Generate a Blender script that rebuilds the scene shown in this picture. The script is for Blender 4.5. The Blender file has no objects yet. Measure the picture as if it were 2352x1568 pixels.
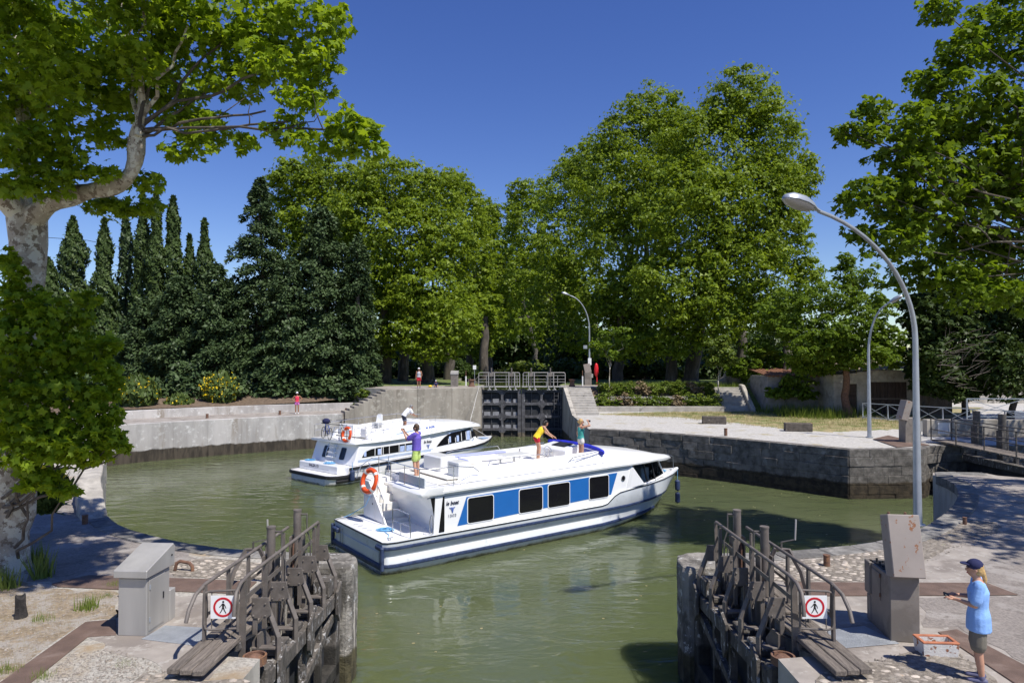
import bpy, math, random
import numpy as np
from mathutils import Vector, Matrix
from math import sin, cos, pi, sqrt, atan2, radians as R

random.seed(11); RNG = np.random.default_rng(5)
sc = bpy.context.scene
COL = sc.collection

# ---------------------------------------------------------------- camera
CAMZ = 6.6; FOC = 1568.0; PITCH = R(1.315)
cd = bpy.data.cameras.new('camera'); cam = bpy.data.objects.new('camera', cd); COL.objects.link(cam)
cam.location = (0, 0, CAMZ); cam.rotation_euler = (R(90) + PITCH, 0, 0)
cd.sensor_width = 36; cd.lens = 24.0; cd.clip_start = .1; cd.clip_end = 5000
sc.camera = cam
# ---------------------------------------------------------------- light
SUN_EL = R(58); TO_SUN = Vector((cos(SUN_EL) * .72, -cos(SUN_EL) * .694, sin(SUN_EL)))
w = bpy.data.worlds.new('World'); sc.world = w; w.use_nodes = True
nt = w.node_tree; nt.nodes.clear()
sky = nt.nodes.new('ShaderNodeTexSky'); sky.sky_type = 'NISHITA'; sky.sun_disc = False
sky.sun_elevation = SUN_EL; sky.sun_rotation = atan2(TO_SUN.x, TO_SUN.y)
sky.altitude = 0; sky.air_density = 1.0; sky.dust_density = .05; sky.ozone_density = 4.0
hs = nt.nodes.new('ShaderNodeHueSaturation'); hs.inputs['Saturation'].default_value = 1.22; hs.inputs['Hue'].default_value = .5215
bg = nt.nodes.new('ShaderNodeBackground'); bg.inputs[1].default_value = .102
wo = nt.nodes.new('ShaderNodeOutputWorld')
nt.links.new(sky.outputs[0], hs.inputs['Color']); nt.links.new(hs.outputs[0], bg.inputs[0]); nt.links.new(bg.outputs[0], wo.inputs[0])
sd = bpy.data.lights.new('sun', 'SUN'); sd.energy = 4.6; sd.angle = R(.53); sd.color = (1, .955, .88)
so = bpy.data.objects.new('sun', sd); COL.objects.link(so)
so.rotation_euler = TO_SUN.to_track_quat('Z', 'Y').to_euler()
so.location = (20, -20, 40)
vs = sc.view_settings; vs.view_transform = 'Standard'; vs.look = 'None'; vs.exposure = 0.35; vs.gamma = 1.0; vs.use_curve_mapping = False

# ---------------------------------------------------------------- helpers
LQ = 2.3; UQ = 4.1           # heights of the lower quays and of the upper ground above the basin water
def ray(u, v):
    x = (u - 1176) / FOC; y = -(v - 784) / FOC; c, s = cos(PITCH), sin(PITCH)
    return x, c - y * s, s + y * c
def G(u, v, z=LQ):           # surveyed point on a level z
    d = ray(u, v); t = (z - CAMZ) / d[2]
    return (d[0] * t, d[1] * t)
def at(u, v, y):             # surveyed point at a distance y
    d = ray(u, v); t = y / d[1]
    return Vector((d[0] * t, y, CAMZ + d[2] * t))
def V(*a): return Vector(a)

class MB:
    def __init__(s): s.v = []; s.f = []; s.mi = []; s.cm = 0
    def add(s, vs, fs):
        o = len(s.v); s.v += [tuple(p) for p in vs]
        for f in fs: s.f.append([i + o for i in f]); s.mi.append(s.cm)
        return s
    def box(s, c, sz, rz=0, M=None):
        hx, hy, hz = sz[0] / 2, sz[1] / 2, sz[2] / 2
        m = M if M else Matrix.Rotation(rz, 3, 'Z'); c = Vector(c)
        vs = [c + m @ Vector((x * hx, y * hy, z * hz)) for x in (-1, 1) for y in (-1, 1) for z in (-1, 1)]
        return s.add(vs, [(0, 1, 3, 2), (4, 6, 7, 5), (0, 4, 5, 1), (2, 3, 7, 6), (0, 2, 6, 4), (1, 5, 7, 3)])
    def bar(s, p, q, w_, h_, up=(0, 0, 1)):
        p, q = Vector(p), Vector(q); d = (q - p); L = d.length
        if L < 1e-6: return s
        d /= L; u = Vector(up)
        if abs(d.dot(u)) > .97: u = Vector((0, 1, 0))
        x = d.cross(u).normalized(); z = x.cross(d)
        M = Matrix((x, d, z)).transposed()
        return s.box((p + q) / 2, (w_, L, h_), M=M)
    def frames(s, pts):
        pts = [Vector(p) for p in pts]; n = len(pts); out = []
        t0 = (pts[1] - pts[0]).normalized()
        a = Vector((0, 0, 1)) if abs(t0.z) < .9 else Vector((1, 0, 0))
        x = t0.cross(a).normalized()
        for i in range(n):
            t = (pts[min(i + 1, n - 1)] - pts[max(i - 1, 0)]).normalized()
            x = (x - t * x.dot(t))
            x = x.normalized() if x.length > 1e-6 else t.orthogonal().normalized()
            out.append((pts[i], x, t.cross(x), t))
        return out
    def tube(s, pts, r, n=8, caps=True, sx=1., sy=1.):
        fr = s.frames(pts); rs = r if isinstance(r, (list, tuple)) else [r] * len(pts)
        vs = []; fs = []
        for (p, x, y, t), rr in zip(fr, rs):
            for k in range(n):
                a = 2 * pi * k / n; vs.append(p + x * (cos(a) * rr * sx) + y * (sin(a) * rr * sy))
        m = len(fr)
        for i in range(m - 1):
            for k in range(n):
                k2 = (k + 1) % n
                fs.append((i * n + k, i * n + k2, (i + 1) * n + k2, (i + 1) * n + k))
        if caps:
            fs.append(tuple(reversed(range(n)))); fs.append(tuple((m - 1) * n + k for k in range(n)))
        return s.add(vs, fs)
    def loop(s, pts, r, n=6):     # closed tube
        pts = [Vector(p) for p in pts]; m = len(pts); vs = []; fs = []
        nrm = (pts[1] - pts[0]).cross(pts[m // 3] - pts[0]).normalized()
        for i in range(m):
            t = (pts[(i + 1) % m] - pts[i - 1]).normalized(); x = t.cross(nrm).normalized()
            for k in range(n):
                a = 2 * pi * k / n; vs.append(pts[i] + x * cos(a) * r + nrm * sin(a) * r)
        for i in range(m):
            j = (i + 1) % m
            for k in range(n):
                k2 = (k + 1) % n; fs.append((i * n + k, i * n + k2, j * n + k2, j * n + k))
        return s.add(vs, fs)
    def cyl(s, p, q, r, n=12): return s.tube([p, q], r, n)
    def prism(s, poly, z0, z1):
        n = len(poly)
        A = sum(poly[i][0] * poly[(i + 1) % n][1] - poly[(i + 1) % n][0] * poly[i][1] for i in range(n))
        if A < 0: poly = list(reversed(poly))
        vs = [(p[0], p[1], z0) for p in poly] + [(p[0], p[1], z1) for p in poly]
        fs = [tuple(reversed(range(n))), tuple(range(n, 2 * n))] + [(i, (i + 1) % n, n + (i + 1) % n, n + i) for i in range(n)]
        return s.add(vs, fs)
    def extr(s, poly, vec):       # flat 3-D polygon given a thickness
        n = len(poly); vec = Vector(vec); P_ = [Vector(p) for p in poly]
        nr = sum(((P_[i].cross(P_[(i + 1) % n])) for i in range(n)), Vector())
        if nr.dot(vec) > 0: P_.reverse()
        vs = P_ + [p + vec for p in P_]
        fs = [tuple(range(n)), tuple(reversed(range(n, 2 * n)))] + [((i + 1) % n, i, n + i, n + (i + 1) % n) for i in range(n)]
        return s.add(vs, fs)
    def lathe(s, prof, c=(0, 0, 0), n=16, M=None):
        c = Vector(c); vs = []; fs = []; m = len(prof)
        for (r, z) in prof:
            for k in range(n):
                a = 2 * pi * k / n; p = Vector((r * cos(a), r * sin(a), z)); vs.append(c + (M @ p if M else p))
        for i in range(m - 1):
            for k in range(n):
                k2 = (k + 1) % n; fs.append((i * n + k, i * n + k2, (i + 1) * n + k2, (i + 1) * n + k))
        fs.append(tuple(reversed(range(n)))); fs.append(tuple((m - 1) * n + k for k in range(n)))
        return s.add(vs, fs)
    def ell(s, c, r, n=12, m=8, M=None):
        c = Vector(c); prof = [(max(sin(pi * i / m), .002), -cos(pi * i / m)) for i in range(m + 1)]
        vs = []; fs = []
        for (rr, z) in prof:
            for k in range(n):
                a = 2 * pi * k / n; p = Vector((rr * cos(a) * r[0], rr * sin(a) * r[1], z * r[2])); vs.append(c + (M @ p if M else p))
        for i in range(m):
            for k in range(n):
                k2 = (k + 1) % n; fs.append((i * n + k, i * n + k2, (i + 1) * n + k2, (i + 1) * n + k))
        fs.append(tuple(reversed(range(n)))); fs.append(tuple(m * n + k for k in range(n)))
        return s.add(vs, fs)
    def caps(s, p, q, r1, r2, n=10):      # tapered capsule
        p, q = Vector(p), Vector(q); d = (q - p).normalized()
        pts = [p - d * r1 * .95, p - d * r1 * .6, p, q, q + d * r2 * .6, q + d * r2 * .95]
        return s.tube(pts, [r1 * .3, r1 * .8, r1, r2, r2 * .8, r2 * .3], n)
    def loft(s, rings, caps=True):
        n = len(rings[0]); vs = [p for r_ in rings for p in r_]; fs = []
        for i in range(len(rings) - 1):
            for k in range(n):
                k2 = (k + 1) % n; fs.append((i * n + k, i * n + k2, (i + 1) * n + k2, (i + 1) * n + k))
        if caps:
            fs.append(tuple(reversed(range(n)))); m = len(rings) - 1; fs.append(tuple(m * n + k for k in range(n)))
        return s.add(vs, fs)
    def grid(s, rows, closed=False):
        n = len(rows[0]); vs = [p for r_ in rows for p in r_]; fs = []
        for i in range(len(rows) - 1):
            for k in range(n - 1): fs.append((i * n + k, i * n + k + 1, (i + 1) * n + k + 1, (i + 1) * n + k))
        return s.add(vs, fs)
    def mesh(s, name):
        me = bpy.data.meshes.new(name); me.from_pydata(s.v, [], s.f); me.update(); return me
    def build(s, name, mats, parent=None, smooth=False, world=False, bevel=0, fix=False, seg=1):
        me = s.mesh(name)
        if fix:
            import bmesh
            bm = bmesh.new(); bm.from_mesh(me); bmesh.ops.recalc_face_normals(bm, faces=bm.faces); bm.to_mesh(me); bm.free()
        if not isinstance(mats, (list, tuple)): mats = [mats]
        for m_ in mats: me.materials.append(m_)
        if len(mats) > 1: me.polygons.foreach_set('material_index', s.mi)
        if smooth:
            me.polygons.foreach_set('use_smooth', [True] * len(me.polygons)); me.set_sharp_from_angle(angle=R(42))
        o = link(name, me, parent, world)
        if bevel:
            b = o.modifiers.new('bevel', 'BEVEL'); b.width = bevel; b.segments = seg; b.limit_method = 'ANGLE'; b.angle_limit = R(35)
        return o

def link(name, me, parent=None, world=False):
    o = bpy.data.objects.new(name, me); COL.objects.link(o)
    if parent is not None:
        o.parent = parent
        if world: o.matrix_parent_inverse = wm(parent).inverted()
    return o
def wm(o):
    m = Matrix.LocRotScale(o.location, o.rotation_euler, o.scale)
    return (wm(o.parent) @ o.matrix_parent_inverse @ m) if o.parent else m
def thing(name, label, cat, loc=(0, 0, 0), rz=0, group=None):
    o = bpy.data.objects.new(name, None); COL.objects.link(o); o.location = loc; o.rotation_euler = (0, 0, rz)
    o.empty_display_size = .2
    return tag(o, label, cat, group)
def tag(o, label, cat, group=None):
    o['label'] = label; o['category'] = cat
    if group: o['group'] = group
    return o
def struct(o): o['kind'] = 'structure'; return o
def stuff(o): o['kind'] = 'stuff'; return o
def copy_tree(o, parent=None):
    c = o.copy(); COL.objects.link(c)
    if parent is not None: c.parent = parent
    for ch in o.children: copy_tree(ch, c)
    return c

# ---------------------------------------------------------------- materials
def newmat(name):
    m = bpy.data.materials.new(name); m.use_nodes = True; n = m.node_tree; n.nodes.clear()
    return m, n, n.nodes.new, n.links.new
def mth(N, Lk, op, a, b=None, clamp=False):
    x = N('ShaderNodeMath'); x.operation = op; x.use_clamp = clamp
    for i, q in enumerate((a, b)):
        if q is None: continue
        if isinstance(q, (int, float)): x.inputs[i].default_value = q
        else: Lk(q, x.inputs[i])
    return x.outputs[0]
def mixc(N, Lk, f, a, b):
    x = N('ShaderNodeMix'); x.data_type = 'RGBA'
    if isinstance(f, (int, float)): x.inputs[0].default_value = f
    else: Lk(f, x.inputs[0])
    for i, q in ((6, a), (7, b)):
        if isinstance(q, (tuple, list)): x.inputs[i].default_value = (*q[:3], 1)
        else: Lk(q, x.inputs[i])
    return x.outputs[2]
def noise(N, Lk, vec, scale, detail=4, rough=.6, dist=0):
    x = N('ShaderNodeTexNoise'); x.inputs['Scale'].default_value = scale; x.inputs['Detail'].default_value = detail
    x.inputs['Roughness'].default_value = rough; x.inputs['Distortion'].default_value = dist
    if vec is not None: Lk(vec, x.inputs['Vector'])
    return x.outputs[0]
def ramp(N, Lk, f, lo, hi):
    x = N('ShaderNodeMapRange'); x.inputs[1].default_value = lo; x.inputs[2].default_value = hi; x.interpolation_type = 'SMOOTHSTEP'
    Lk(f, x.inputs[0]); return x.outputs[0]
def scl(c, k): return tuple(min(max(x * k, 0), 1) for x in c[:3])
def pm(name, col, rough=.7, metal=0, var=.18, scale=3., bump=0., bscale=40., rnd=0., col2=None, c2lo=.55, c2hi=.7, c2scale=2., spec=.5, coat=0,
       stretch=None, tide=None, tidecol=(.05, .043, .03), col3=None, c3lo=.6, c3hi=.75, c3scale=9.):
    m, n, N, Lk = newmat(name)
    out = N('ShaderNodeOutputMaterial'); b = N('ShaderNodeBsdfPrincipled'); Lk(b.outputs[0], out.inputs[0])
    geo = N('ShaderNodeNewGeometry'); pos = geo.outputs['Position']; vec = pos
    if stretch:
        mp = N('ShaderNodeVectorMath'); mp.operation = 'MULTIPLY'; mp.inputs[1].default_value = stretch; Lk(pos, mp.inputs[0]); vec = mp.outputs[0]
    f = ramp(N, Lk, noise(N, Lk, vec, scale, 5, .62), .3, .7)
    c = mixc(N, Lk, f, scl(col, 1 - var), scl(col, 1 + var))
    if col2: c = mixc(N, Lk, ramp(N, Lk, noise(N, Lk, vec, c2scale, 6, .65, .3), c2lo, c2hi), c, col2)
    if col3: c = mixc(N, Lk, ramp(N, Lk, noise(N, Lk, pos, c3scale, 5, .7), c3lo, c3hi), c, col3)
    if rnd:
        oi = N('ShaderNodeObjectInfo'); k = mth(N, Lk, 'ADD', mth(N, Lk, 'MULTIPLY', oi.outputs['Random'], 2 * rnd), 1 - rnd)
        x = N('ShaderNodeVectorMath'); x.operation = 'SCALE'; Lk(c, x.inputs[0]); Lk(k, x.inputs['Scale']); c = x.outputs[0]
    if tide is not None:
        sp = N('ShaderNodeSeparateXYZ'); Lk(pos, sp.inputs[0])
        zz = mth(N, Lk, 'ADD', sp.outputs[2], mth(N, Lk, 'MULTIPLY', mth(N, Lk, 'SUBTRACT', noise(N, Lk, pos, 1.5, 5), .5), .35))
        ff = ramp(N, Lk, zz, tide + .06, tide - .06)
        tc = mixc(N, Lk, ramp(N, Lk, noise(N, Lk, vec, 4, 5), .35, .65), scl(tidecol, .6), scl(tidecol, 1.5))
        c = mixc(N, Lk, ff, c, tc)
    Lk(c, b.inputs['Base Color'])
    b.inputs['Roughness'].default_value = rough; b.inputs['Metallic'].default_value = metal; b.inputs['Specular IOR Level'].default_value = spec
    if coat: b.inputs['Coat Weight'].default_value = coat; b.inputs['Coat Roughness'].default_value = .06
    if bump:
        bp = N('ShaderNodeBump'); bp.inputs['Strength'].default_value = min(bump, 1); bp.inputs['Distance'].default_value = .03 if bump <= 1 else .03 * bump
        Lk(noise(N, Lk, pos, bscale, 5, .65), bp.inputs['Height']); Lk(bp.outputs[0], b.inputs['Normal'])
    return m
def leafmat(name, col, col2, trans=.35, tcol=None, spec=.25):
    m, n, N, Lk = newmat(name); out = N('ShaderNodeOutputMaterial')
    geo = N('ShaderNodeNewGeometry')
    c = mixc(N, Lk, geo.outputs['Random Per Island'], col, col2)
    f = ramp(N, Lk, noise(N, Lk, geo.outputs['Position'], .55, 3), .3, .7)
    c = mixc(N, Lk, f, c, mixc(N, Lk, .35, c, scl(col2, 1.3)))
    b = N('ShaderNodeBsdfPrincipled'); Lk(c, b.inputs['Base Color']); b.inputs['Roughness'].default_value = .5; b.inputs['Specular IOR Level'].default_value = spec
    t = N('ShaderNodeBsdfTranslucent')
    tc = mixc(N, Lk, .5, c, tcol or (.22, .3, .02)); Lk(tc, t.inputs[0])
    mx = N('ShaderNodeMixShader'); mx.inputs[0].default_value = trans; Lk(b.outputs[0], mx.inputs[1]); Lk(t.outputs[0], mx.inputs[2]); Lk(mx.outputs[0], out.inputs[0])
    return m

M = {}
M['gravel'] = pm('gravel', (.40, .37, .32), .95, var=.3, scale=22, bump=.7, bscale=60, col2=(.34, .25, .15), c2scale=.9, c2lo=.5, c2hi=.68, col3=(.55, .52, .47), c3scale=35, c3lo=.58)
M['drygrass'] = pm('dry_grass_soil', (.29, .225, .15), .95, var=.3, scale=14, bump=.9, bscale=50, col2=(.38, .34, .295), c2scale=2.2, c2lo=.45, c2hi=.6, col3=(.46, .43, .39), c3scale=30, c3lo=.58, c3hi=.66)
M['path'] = pm('path_gravel', (.245, .215, .19), .95, var=.25, scale=25, bump=.5, bscale=70, col2=(.33, .30, .27), c2scale=1.1, c2lo=.5, c2hi=.64, col3=(.18, .155, .135), c3scale=2.4, c3lo=.55, c3hi=.66)
M['white_gravel'] = pm('white_gravel', (.45, .43, .395), .95, var=.2, scale=9, bump=.5, bscale=40, col2=(.34, .29, .17), c2scale=.7, c2lo=.55, c2hi=.68)
M['quay_grass'] = pm('thin_grass_soil', (.33, .27, .14), .95, var=.3, scale=5, bump=.6, bscale=25, col2=(.13, .17, .04), c2scale=.9, c2lo=.45, c2hi=.65)
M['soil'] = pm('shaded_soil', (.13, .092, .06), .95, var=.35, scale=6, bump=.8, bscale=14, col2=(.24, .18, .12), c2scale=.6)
M['turf'] = pm('turf', (.12, .16, .04), .95, var=.35, scale=3, bump=.8, bscale=20, col2=(.25, .2, .1), c2scale=.5)
M['concrete'] = pm('concrete', (.315, .28, .245), .9, var=.14, scale=2.2, bump=.25, bscale=60, col2=(.215, .185, .16), c2scale=.9, c2lo=.47, c2hi=.60, col3=(.39, .36, .32), c3scale=5, c3lo=.54, c3hi=.66)
M['wallconc'] = pm('wall_concrete', (.40, .38, .355), .92, var=.2, scale=1.2, bump=.35, bscale=30, stretch=(1, 1, .22), col2=(.25, .215, .175), c2scale=.85, c2lo=.56, c2hi=.7, rnd=.06, tide=.72, col3=(.58, .57, .54), c3scale=2.5, c3lo=.52, c3hi=.7, tidecol=(.052, .042, .03))
M['highconc'] = pm('high_wall_concrete', (.30, .27, .225), .92, var=.22, scale=1.0, bump=.35, bscale=30, stretch=(1, 1, .16), col2=(.17, .145, .115), c2scale=.7, c2lo=.55, c2hi=.72, rnd=.05, tide=.72, col3=(.42, .39, .33), c3scale=2.5, c3lo=.5, c3hi=.7)
M['darkconc'] = pm('old_concrete', (.40, .37, .32), .92, var=.22, scale=2, bump=.5, bscale=25, stretch=(1, 1, .3), col2=(.16, .145, .125), c2scale=1.3, c2lo=.5, c2hi=.7, tide=.62, tidecol=(.07, .06, .03))
M['basalt'] = pm('basalt_block', (.14, .128, .114), .95, var=.45, scale=3, bump=1.6, bscale=16, rnd=.14, col2=(.28, .27, .25), c2scale=2.2, c2lo=.56, c2hi=.72, tide=.75, tidecol=(.045, .034, .021), col3=(.33, .32, .3), c3scale=14, c3lo=.63, c3hi=.75)
M['coping'] = pm('coping_stone', (.185, .175, .16), .92, var=.3, scale=5, bump=.8, bscale=26, rnd=.28, col2=(.33, .31, .27), c2scale=2.5)
M['pierstone'] = pm('pier_stone', (.25, .23, .20), .95, var=.35, scale=3, bump=1.2, bscale=18, stretch=(1, 1, .45), col2=(.11, .10, .085), c2scale=2.2, c2lo=.48, c2hi=.6, tide=.62, tidecol=(.07, .06, .03), col3=(.5, .49, .46), c3scale=4, c3lo=.57, c3hi=.63)
M['mortar'] = pm('mortar', (.16, .145, .12), .95, var=.2, scale=6, bump=.4, tide=.7)
M['cobble'] = pm('cobble_stone', (.38, .33, .275), .85, var=.35, scale=9, bump=.5, bscale=60, rnd=.35, col2=(.44, .29, .16), c2scale=5, c2lo=.6, c2hi=.7, col3=(.2, .18, .155), c3scale=6, c3lo=.58, c3hi=.68)
M['cobblebed'] = pm('cobble_bed', (.21, .18, .145), .95, var=.35, scale=18, bump=.8, bscale=50, col2=(.3, .265, .22), c2scale=5, c2lo=.52, c2hi=.62, col3=(.14, .15, .06), c3scale=2.5, c3lo=.62)
M['rustplate'] = pm('rusty_plate', (.15, .098, .074), .75, var=.18, scale=4, bump=.6, bscale=90, col2=(.21, .15, .12), c2scale=2)
M['checker'] = pm('checker_plate', (.38, .40, .42), .5, metal=.4, var=.12, scale=5, bump=.9, bscale=55)
M['greypaint'] = pm('grey_brown_paint', (.14, .12, .105), .55, var=.18, scale=6, bump=.15, bscale=50, col2=(.195, .17, .15), c2scale=3, col3=(.12, .085, .065), c3scale=12, c3lo=.62, c3hi=.68)
M['greypaint2'] = pm('worn_dark_paint', (.09, .08, .072), .6, var=.3, scale=6, bump=.2, bscale=50, col2=(.22, .2, .18), c2scale=6, c2lo=.55)
M['stainless'] = pm('brushed_steel', (.40, .385, .36), .5, metal=.3, var=.12, scale=2, stretch=(1, 1, .1), bump=.06, bscale=80)
M['galv'] = pm('galvanised_steel', (.42, .45, .49), .42, metal=.55, var=.08, scale=3)
M['chrome'] = pm('polished_steel', (.6, .6, .6), .2, metal=.9, var=.05)
M['boxpaint'] = pm('cabinet_paint', (.215, .19, .165), .6, var=.1, scale=2, bump=.08, bscale=40, col2=(.16, .14, .12), c2scale=1.6, c2lo=.5, c2hi=.62)
M['lidpaint'] = pm('rusting_cabinet_paint', (.29, .25, .22), .6, var=.08, scale=2, col2=(.24, .10, .04), c2scale=6.5, c2lo=.605, c2hi=.635)
M['rust'] = pm('rusty_iron', (.16, .085, .055), .8, var=.35, scale=9, bump=.5, bscale=50, col2=(.27, .13, .06), c2scale=6)
M['timber'] = pm('grey_timber', (.185, .155, .128), .88, var=.35, scale=5, bump=.8, bscale=60, stretch=(10, .9, 4), rnd=.12)
M['gatewood'] = pm('peeling_gate_timber', (.10, .088, .076), .85, var=.4, scale=5, bump=.7, bscale=30, col2=(.42, .41, .40), c2scale=7, c2lo=.56, c2hi=.64, stretch=(2, 2, .7), tide=.9, tidecol=(.03, .027, .022))
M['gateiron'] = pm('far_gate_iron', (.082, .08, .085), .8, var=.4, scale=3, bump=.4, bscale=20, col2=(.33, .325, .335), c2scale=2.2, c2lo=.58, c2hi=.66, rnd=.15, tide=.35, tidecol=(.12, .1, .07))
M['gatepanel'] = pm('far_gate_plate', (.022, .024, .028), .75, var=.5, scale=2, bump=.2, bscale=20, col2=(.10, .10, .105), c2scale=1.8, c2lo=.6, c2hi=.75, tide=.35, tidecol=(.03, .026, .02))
M['gatesilt'] = pm('far_gate_silt', (.27, .27, .28), .9, var=.25, scale=3)
M['rail'] = pm('pale_rail_paint', (.46, .44, .41), .5, var=.1, scale=4, metal=.2)
M['black'] = pm('black_rubber', (.018, .018, .02), .6, var=.2)
M['white'] = pm('white_gelcoat', (.86, .86, .85), .25, var=.02, scale=1.5, coat=.4)
M['cream'] = pm('cream_deck', (.80, .775, .71), .55, var=.03, scale=4)
M['hullgrey'] = pm('pale_grey_hull', (.66, .69, .70), .3, var=.06, scale=1.2, coat=.3, tide=.07, tidecol=(.2, .19, .14), col2=(.55, .57, .56), c2scale=3, c2lo=.58, c2hi=.7)
M['hullwhite'] = pm('white_hull', (.84, .84, .83), .25, var=.03, scale=1.2, coat=.4, tide=.07, tidecol=(.25, .24, .18))
M['navy'] = pm('navy_fender', (.028, .045, .105), .55, var=.3, scale=7, col2=(.06, .085, .15), c2scale=5)
M['bandblue'] = pm('blue_vinyl', (.018, .135, .43), .3, var=.03, coat=.3)
M['lineblue'] = pm('pale_blue_stripe', (.32, .46, .68), .35, var=.05)
M['logoblue'] = pm('logo_blue', (.10, .16, .45), .4, var=.05)
M['ink'] = pm('dark_lettering', (.03, .03, .06), .5, var=.05)
M['greyink'] = pm('grey_lettering', (.33, .34, .38), .5, var=.05)
M['tarp'] = pm('blue_canvas', (.015, .022, .42), .75, var=.25, scale=6, bump=.4, bscale=18)
M['lilac'] = pm('lilac_cushion', (.36, .39, .66), .8, var=.06)
M['orange'] = pm('orange_buoy', (.75, .085, .012), .5, var=.08, scale=6)
M['reflect'] = pm('white_band', (.75, .74, .7), .5, var=.05)
M['rope'] = pm('blue_rope', (.16, .42, .68), .85, var=.3, scale=40)
M['curtain'] = pm('pale_blue_curtain', (.42, .52, .78), .9, var=.3, scale=14, stretch=(3, 3, .3))
M['red'] = pm('red_paint', (.62, .012, .02), .45, var=.06)
M['signwhite'] = pm('sign_white', (.80, .80, .79), .45, var=.02)
M['signred'] = pm('sign_red', (.52, .008, .02), .45, var=.02)
M['signblack'] = pm('sign_black', (.012, .012, .012), .5, var=.02)
M['plaster'] = pm('rough_plaster', (.42, .39, .34), .95, var=.2, scale=2.5, bump=.8, bscale=22, col2=(.25, .22, .19), c2scale=1.2)
M['greyplaster'] = pm('grey_render', (.26, .25, .245), .95, var=.2, scale=2, bump=.4, bscale=15, col2=(.16, .15, .14), c2scale=.9)
M['ruin'] = pm('ruin_render', (.26, .235, .21), .95, var=.3, scale=2, bump=.8, bscale=12, stretch=(1, 1, .3), col2=(.1, .09, .08), c2scale=1.5)
M['olddoor'] = pm('weathered_door_wood', (.065, .045, .036), .85, var=.35, scale=4, bump=.4, bscale=40, stretch=(6, 6, .6), rnd=.2)
M['tilered'] = pm('roof_tile', (.22, .10, .055), .9, var=.35, scale=5, bump=.4)
M['corrug'] = pm('corrugated_sheet', (.36, .30, .22), .85, var=.25, scale=3, col2=(.42, .2, .08), c2scale=3)
M['terra'] = pm('terracotta', (.42, .155, .08), .85, var=.2, scale=8, bump=.3)
M['flaking'] = pm('flaking_white_trough', (.68, .66, .63), .85, var=.1, scale=8, bump=.4, bscale=50, col2=(.3, .13, .07), c2scale=9, c2lo=.57, c2hi=.60)
M['troughstone'] = pm('trough_stone', (.10, .085, .07), .95, var=.3, scale=6, bump=.6, bscale=25, col2=(.3, .27, .24), c2scale=3, c2lo=.62)
M['stairconc'] = pm('stair_concrete', (.40, .375, .335), .92, var=.15, scale=2.5, bump=.35, bscale=30, rnd=.08, col2=(.2, .185, .16), c2scale=2, c2lo=.58)
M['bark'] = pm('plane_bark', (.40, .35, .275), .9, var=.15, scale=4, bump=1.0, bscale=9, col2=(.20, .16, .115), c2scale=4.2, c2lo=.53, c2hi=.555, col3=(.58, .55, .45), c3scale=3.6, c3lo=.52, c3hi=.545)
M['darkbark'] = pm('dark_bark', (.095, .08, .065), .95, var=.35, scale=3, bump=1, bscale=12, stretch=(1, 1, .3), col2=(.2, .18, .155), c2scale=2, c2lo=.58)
M['stump'] = pm('charred_stump', (.03, .026, .024), .9, var=.5, scale=9, bump=.8, bscale=30)
M['leaf_near'] = leafmat('plane_leaf', (.09, .165, .010), (.25, .345, .018), .5, (.47, .60, .016))
M['leaf_right'] = leafmat('plane_leaf_right', (.055, .105, .008), (.16, .235, .013), .44, (.30, .42, .012))
M['leaf_far'] = leafmat('plane_leaf_far', (.050, .098, .008), (.235, .31, .02), .38, (.35, .45, .014))
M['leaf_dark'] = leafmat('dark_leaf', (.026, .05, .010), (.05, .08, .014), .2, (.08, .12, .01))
M['leaf_robinia'] = leafmat('robinia_leaf', (.085, .145, .012), (.15, .22, .02), .4, (.25, .36, .02))
M['leaf_conifer'] = leafmat('conifer_spray', (.026, .052, .017), (.078, .116, .044), .12, (.05, .08, .02), .2)
M['leaf_cypress'] = leafmat('cypress_spray', (.030, .056, .016), (.075, .112, .03), .12, (.05, .08, .02), .2)
M['leaf_bush'] = leafmat('bush_leaf', (.06, .12, .012), (.17, .21, .03), .3)
M['leaf_twig'] = leafmat('dry_twig', (.16, .11, .06), (.26, .2, .12), .1)
M['leaf_broom'] = leafmat('broom_stem', (.05, .085, .02), (.10, .14, .035), .2)
M['flower'] = leafmat('yellow_flower', (.75, .52, .01), (.85, .62, .02), .25, (.8, .6, .02))
M['grass'] = leafmat('grass_blade', (.12, .19, .03), (.22, .26, .06), .3)
M['hay'] = leafmat('dry_grass_blade', (.30, .25, .11), (.42, .36, .19), .3, (.4, .3, .1))
M['skin'] = pm('skin', (.50, .27, .175), .55, var=.06, scale=8)
M['skintan'] = pm('tanned_skin', (.34, .165, .095), .55, var=.06, scale=8)
M['hairbrown'] = pm('brown_hair', (.075, .042, .022), .6, var=.4, scale=30)
M['hairdark'] = pm('dark_hair', (.02, .012, .01), .5, var=.4, scale=30)
M['hairblond'] = pm('blond_hair', (.48, .31, .12), .55, var=.35, scale=30)
M['hairgrey'] = pm('grey_hair', (.22, .21, .2), .6, var=.3, scale=30)
def cloth(n, c, **k): return pm(n, c, .9, var=.1, scale=7, bump=.35, bscale=14, **k)
M['purple'] = cloth('purple_cotton', (.125, .085, .42)); M['limeshorts'] = cloth('lime_print', (.42, .55, .14), col2=(.65, .7, .5), c2scale=14)
M['yellow'] = cloth('yellow_cotton', (.85, .62, .03)); M['redcloth'] = cloth('red_cotton', (.46, .012, .03)); M['teal'] = cloth('teal_cotton', (.06, .36, .32))
M['whitecloth'] = cloth('white_cotton', (.78, .78, .8)); M['beigeshorts'] = cloth('pale_denim', (.66, .62, .58)); M['navycloth'] = cloth('navy_cotton', (.015, .018, .07))
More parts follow.
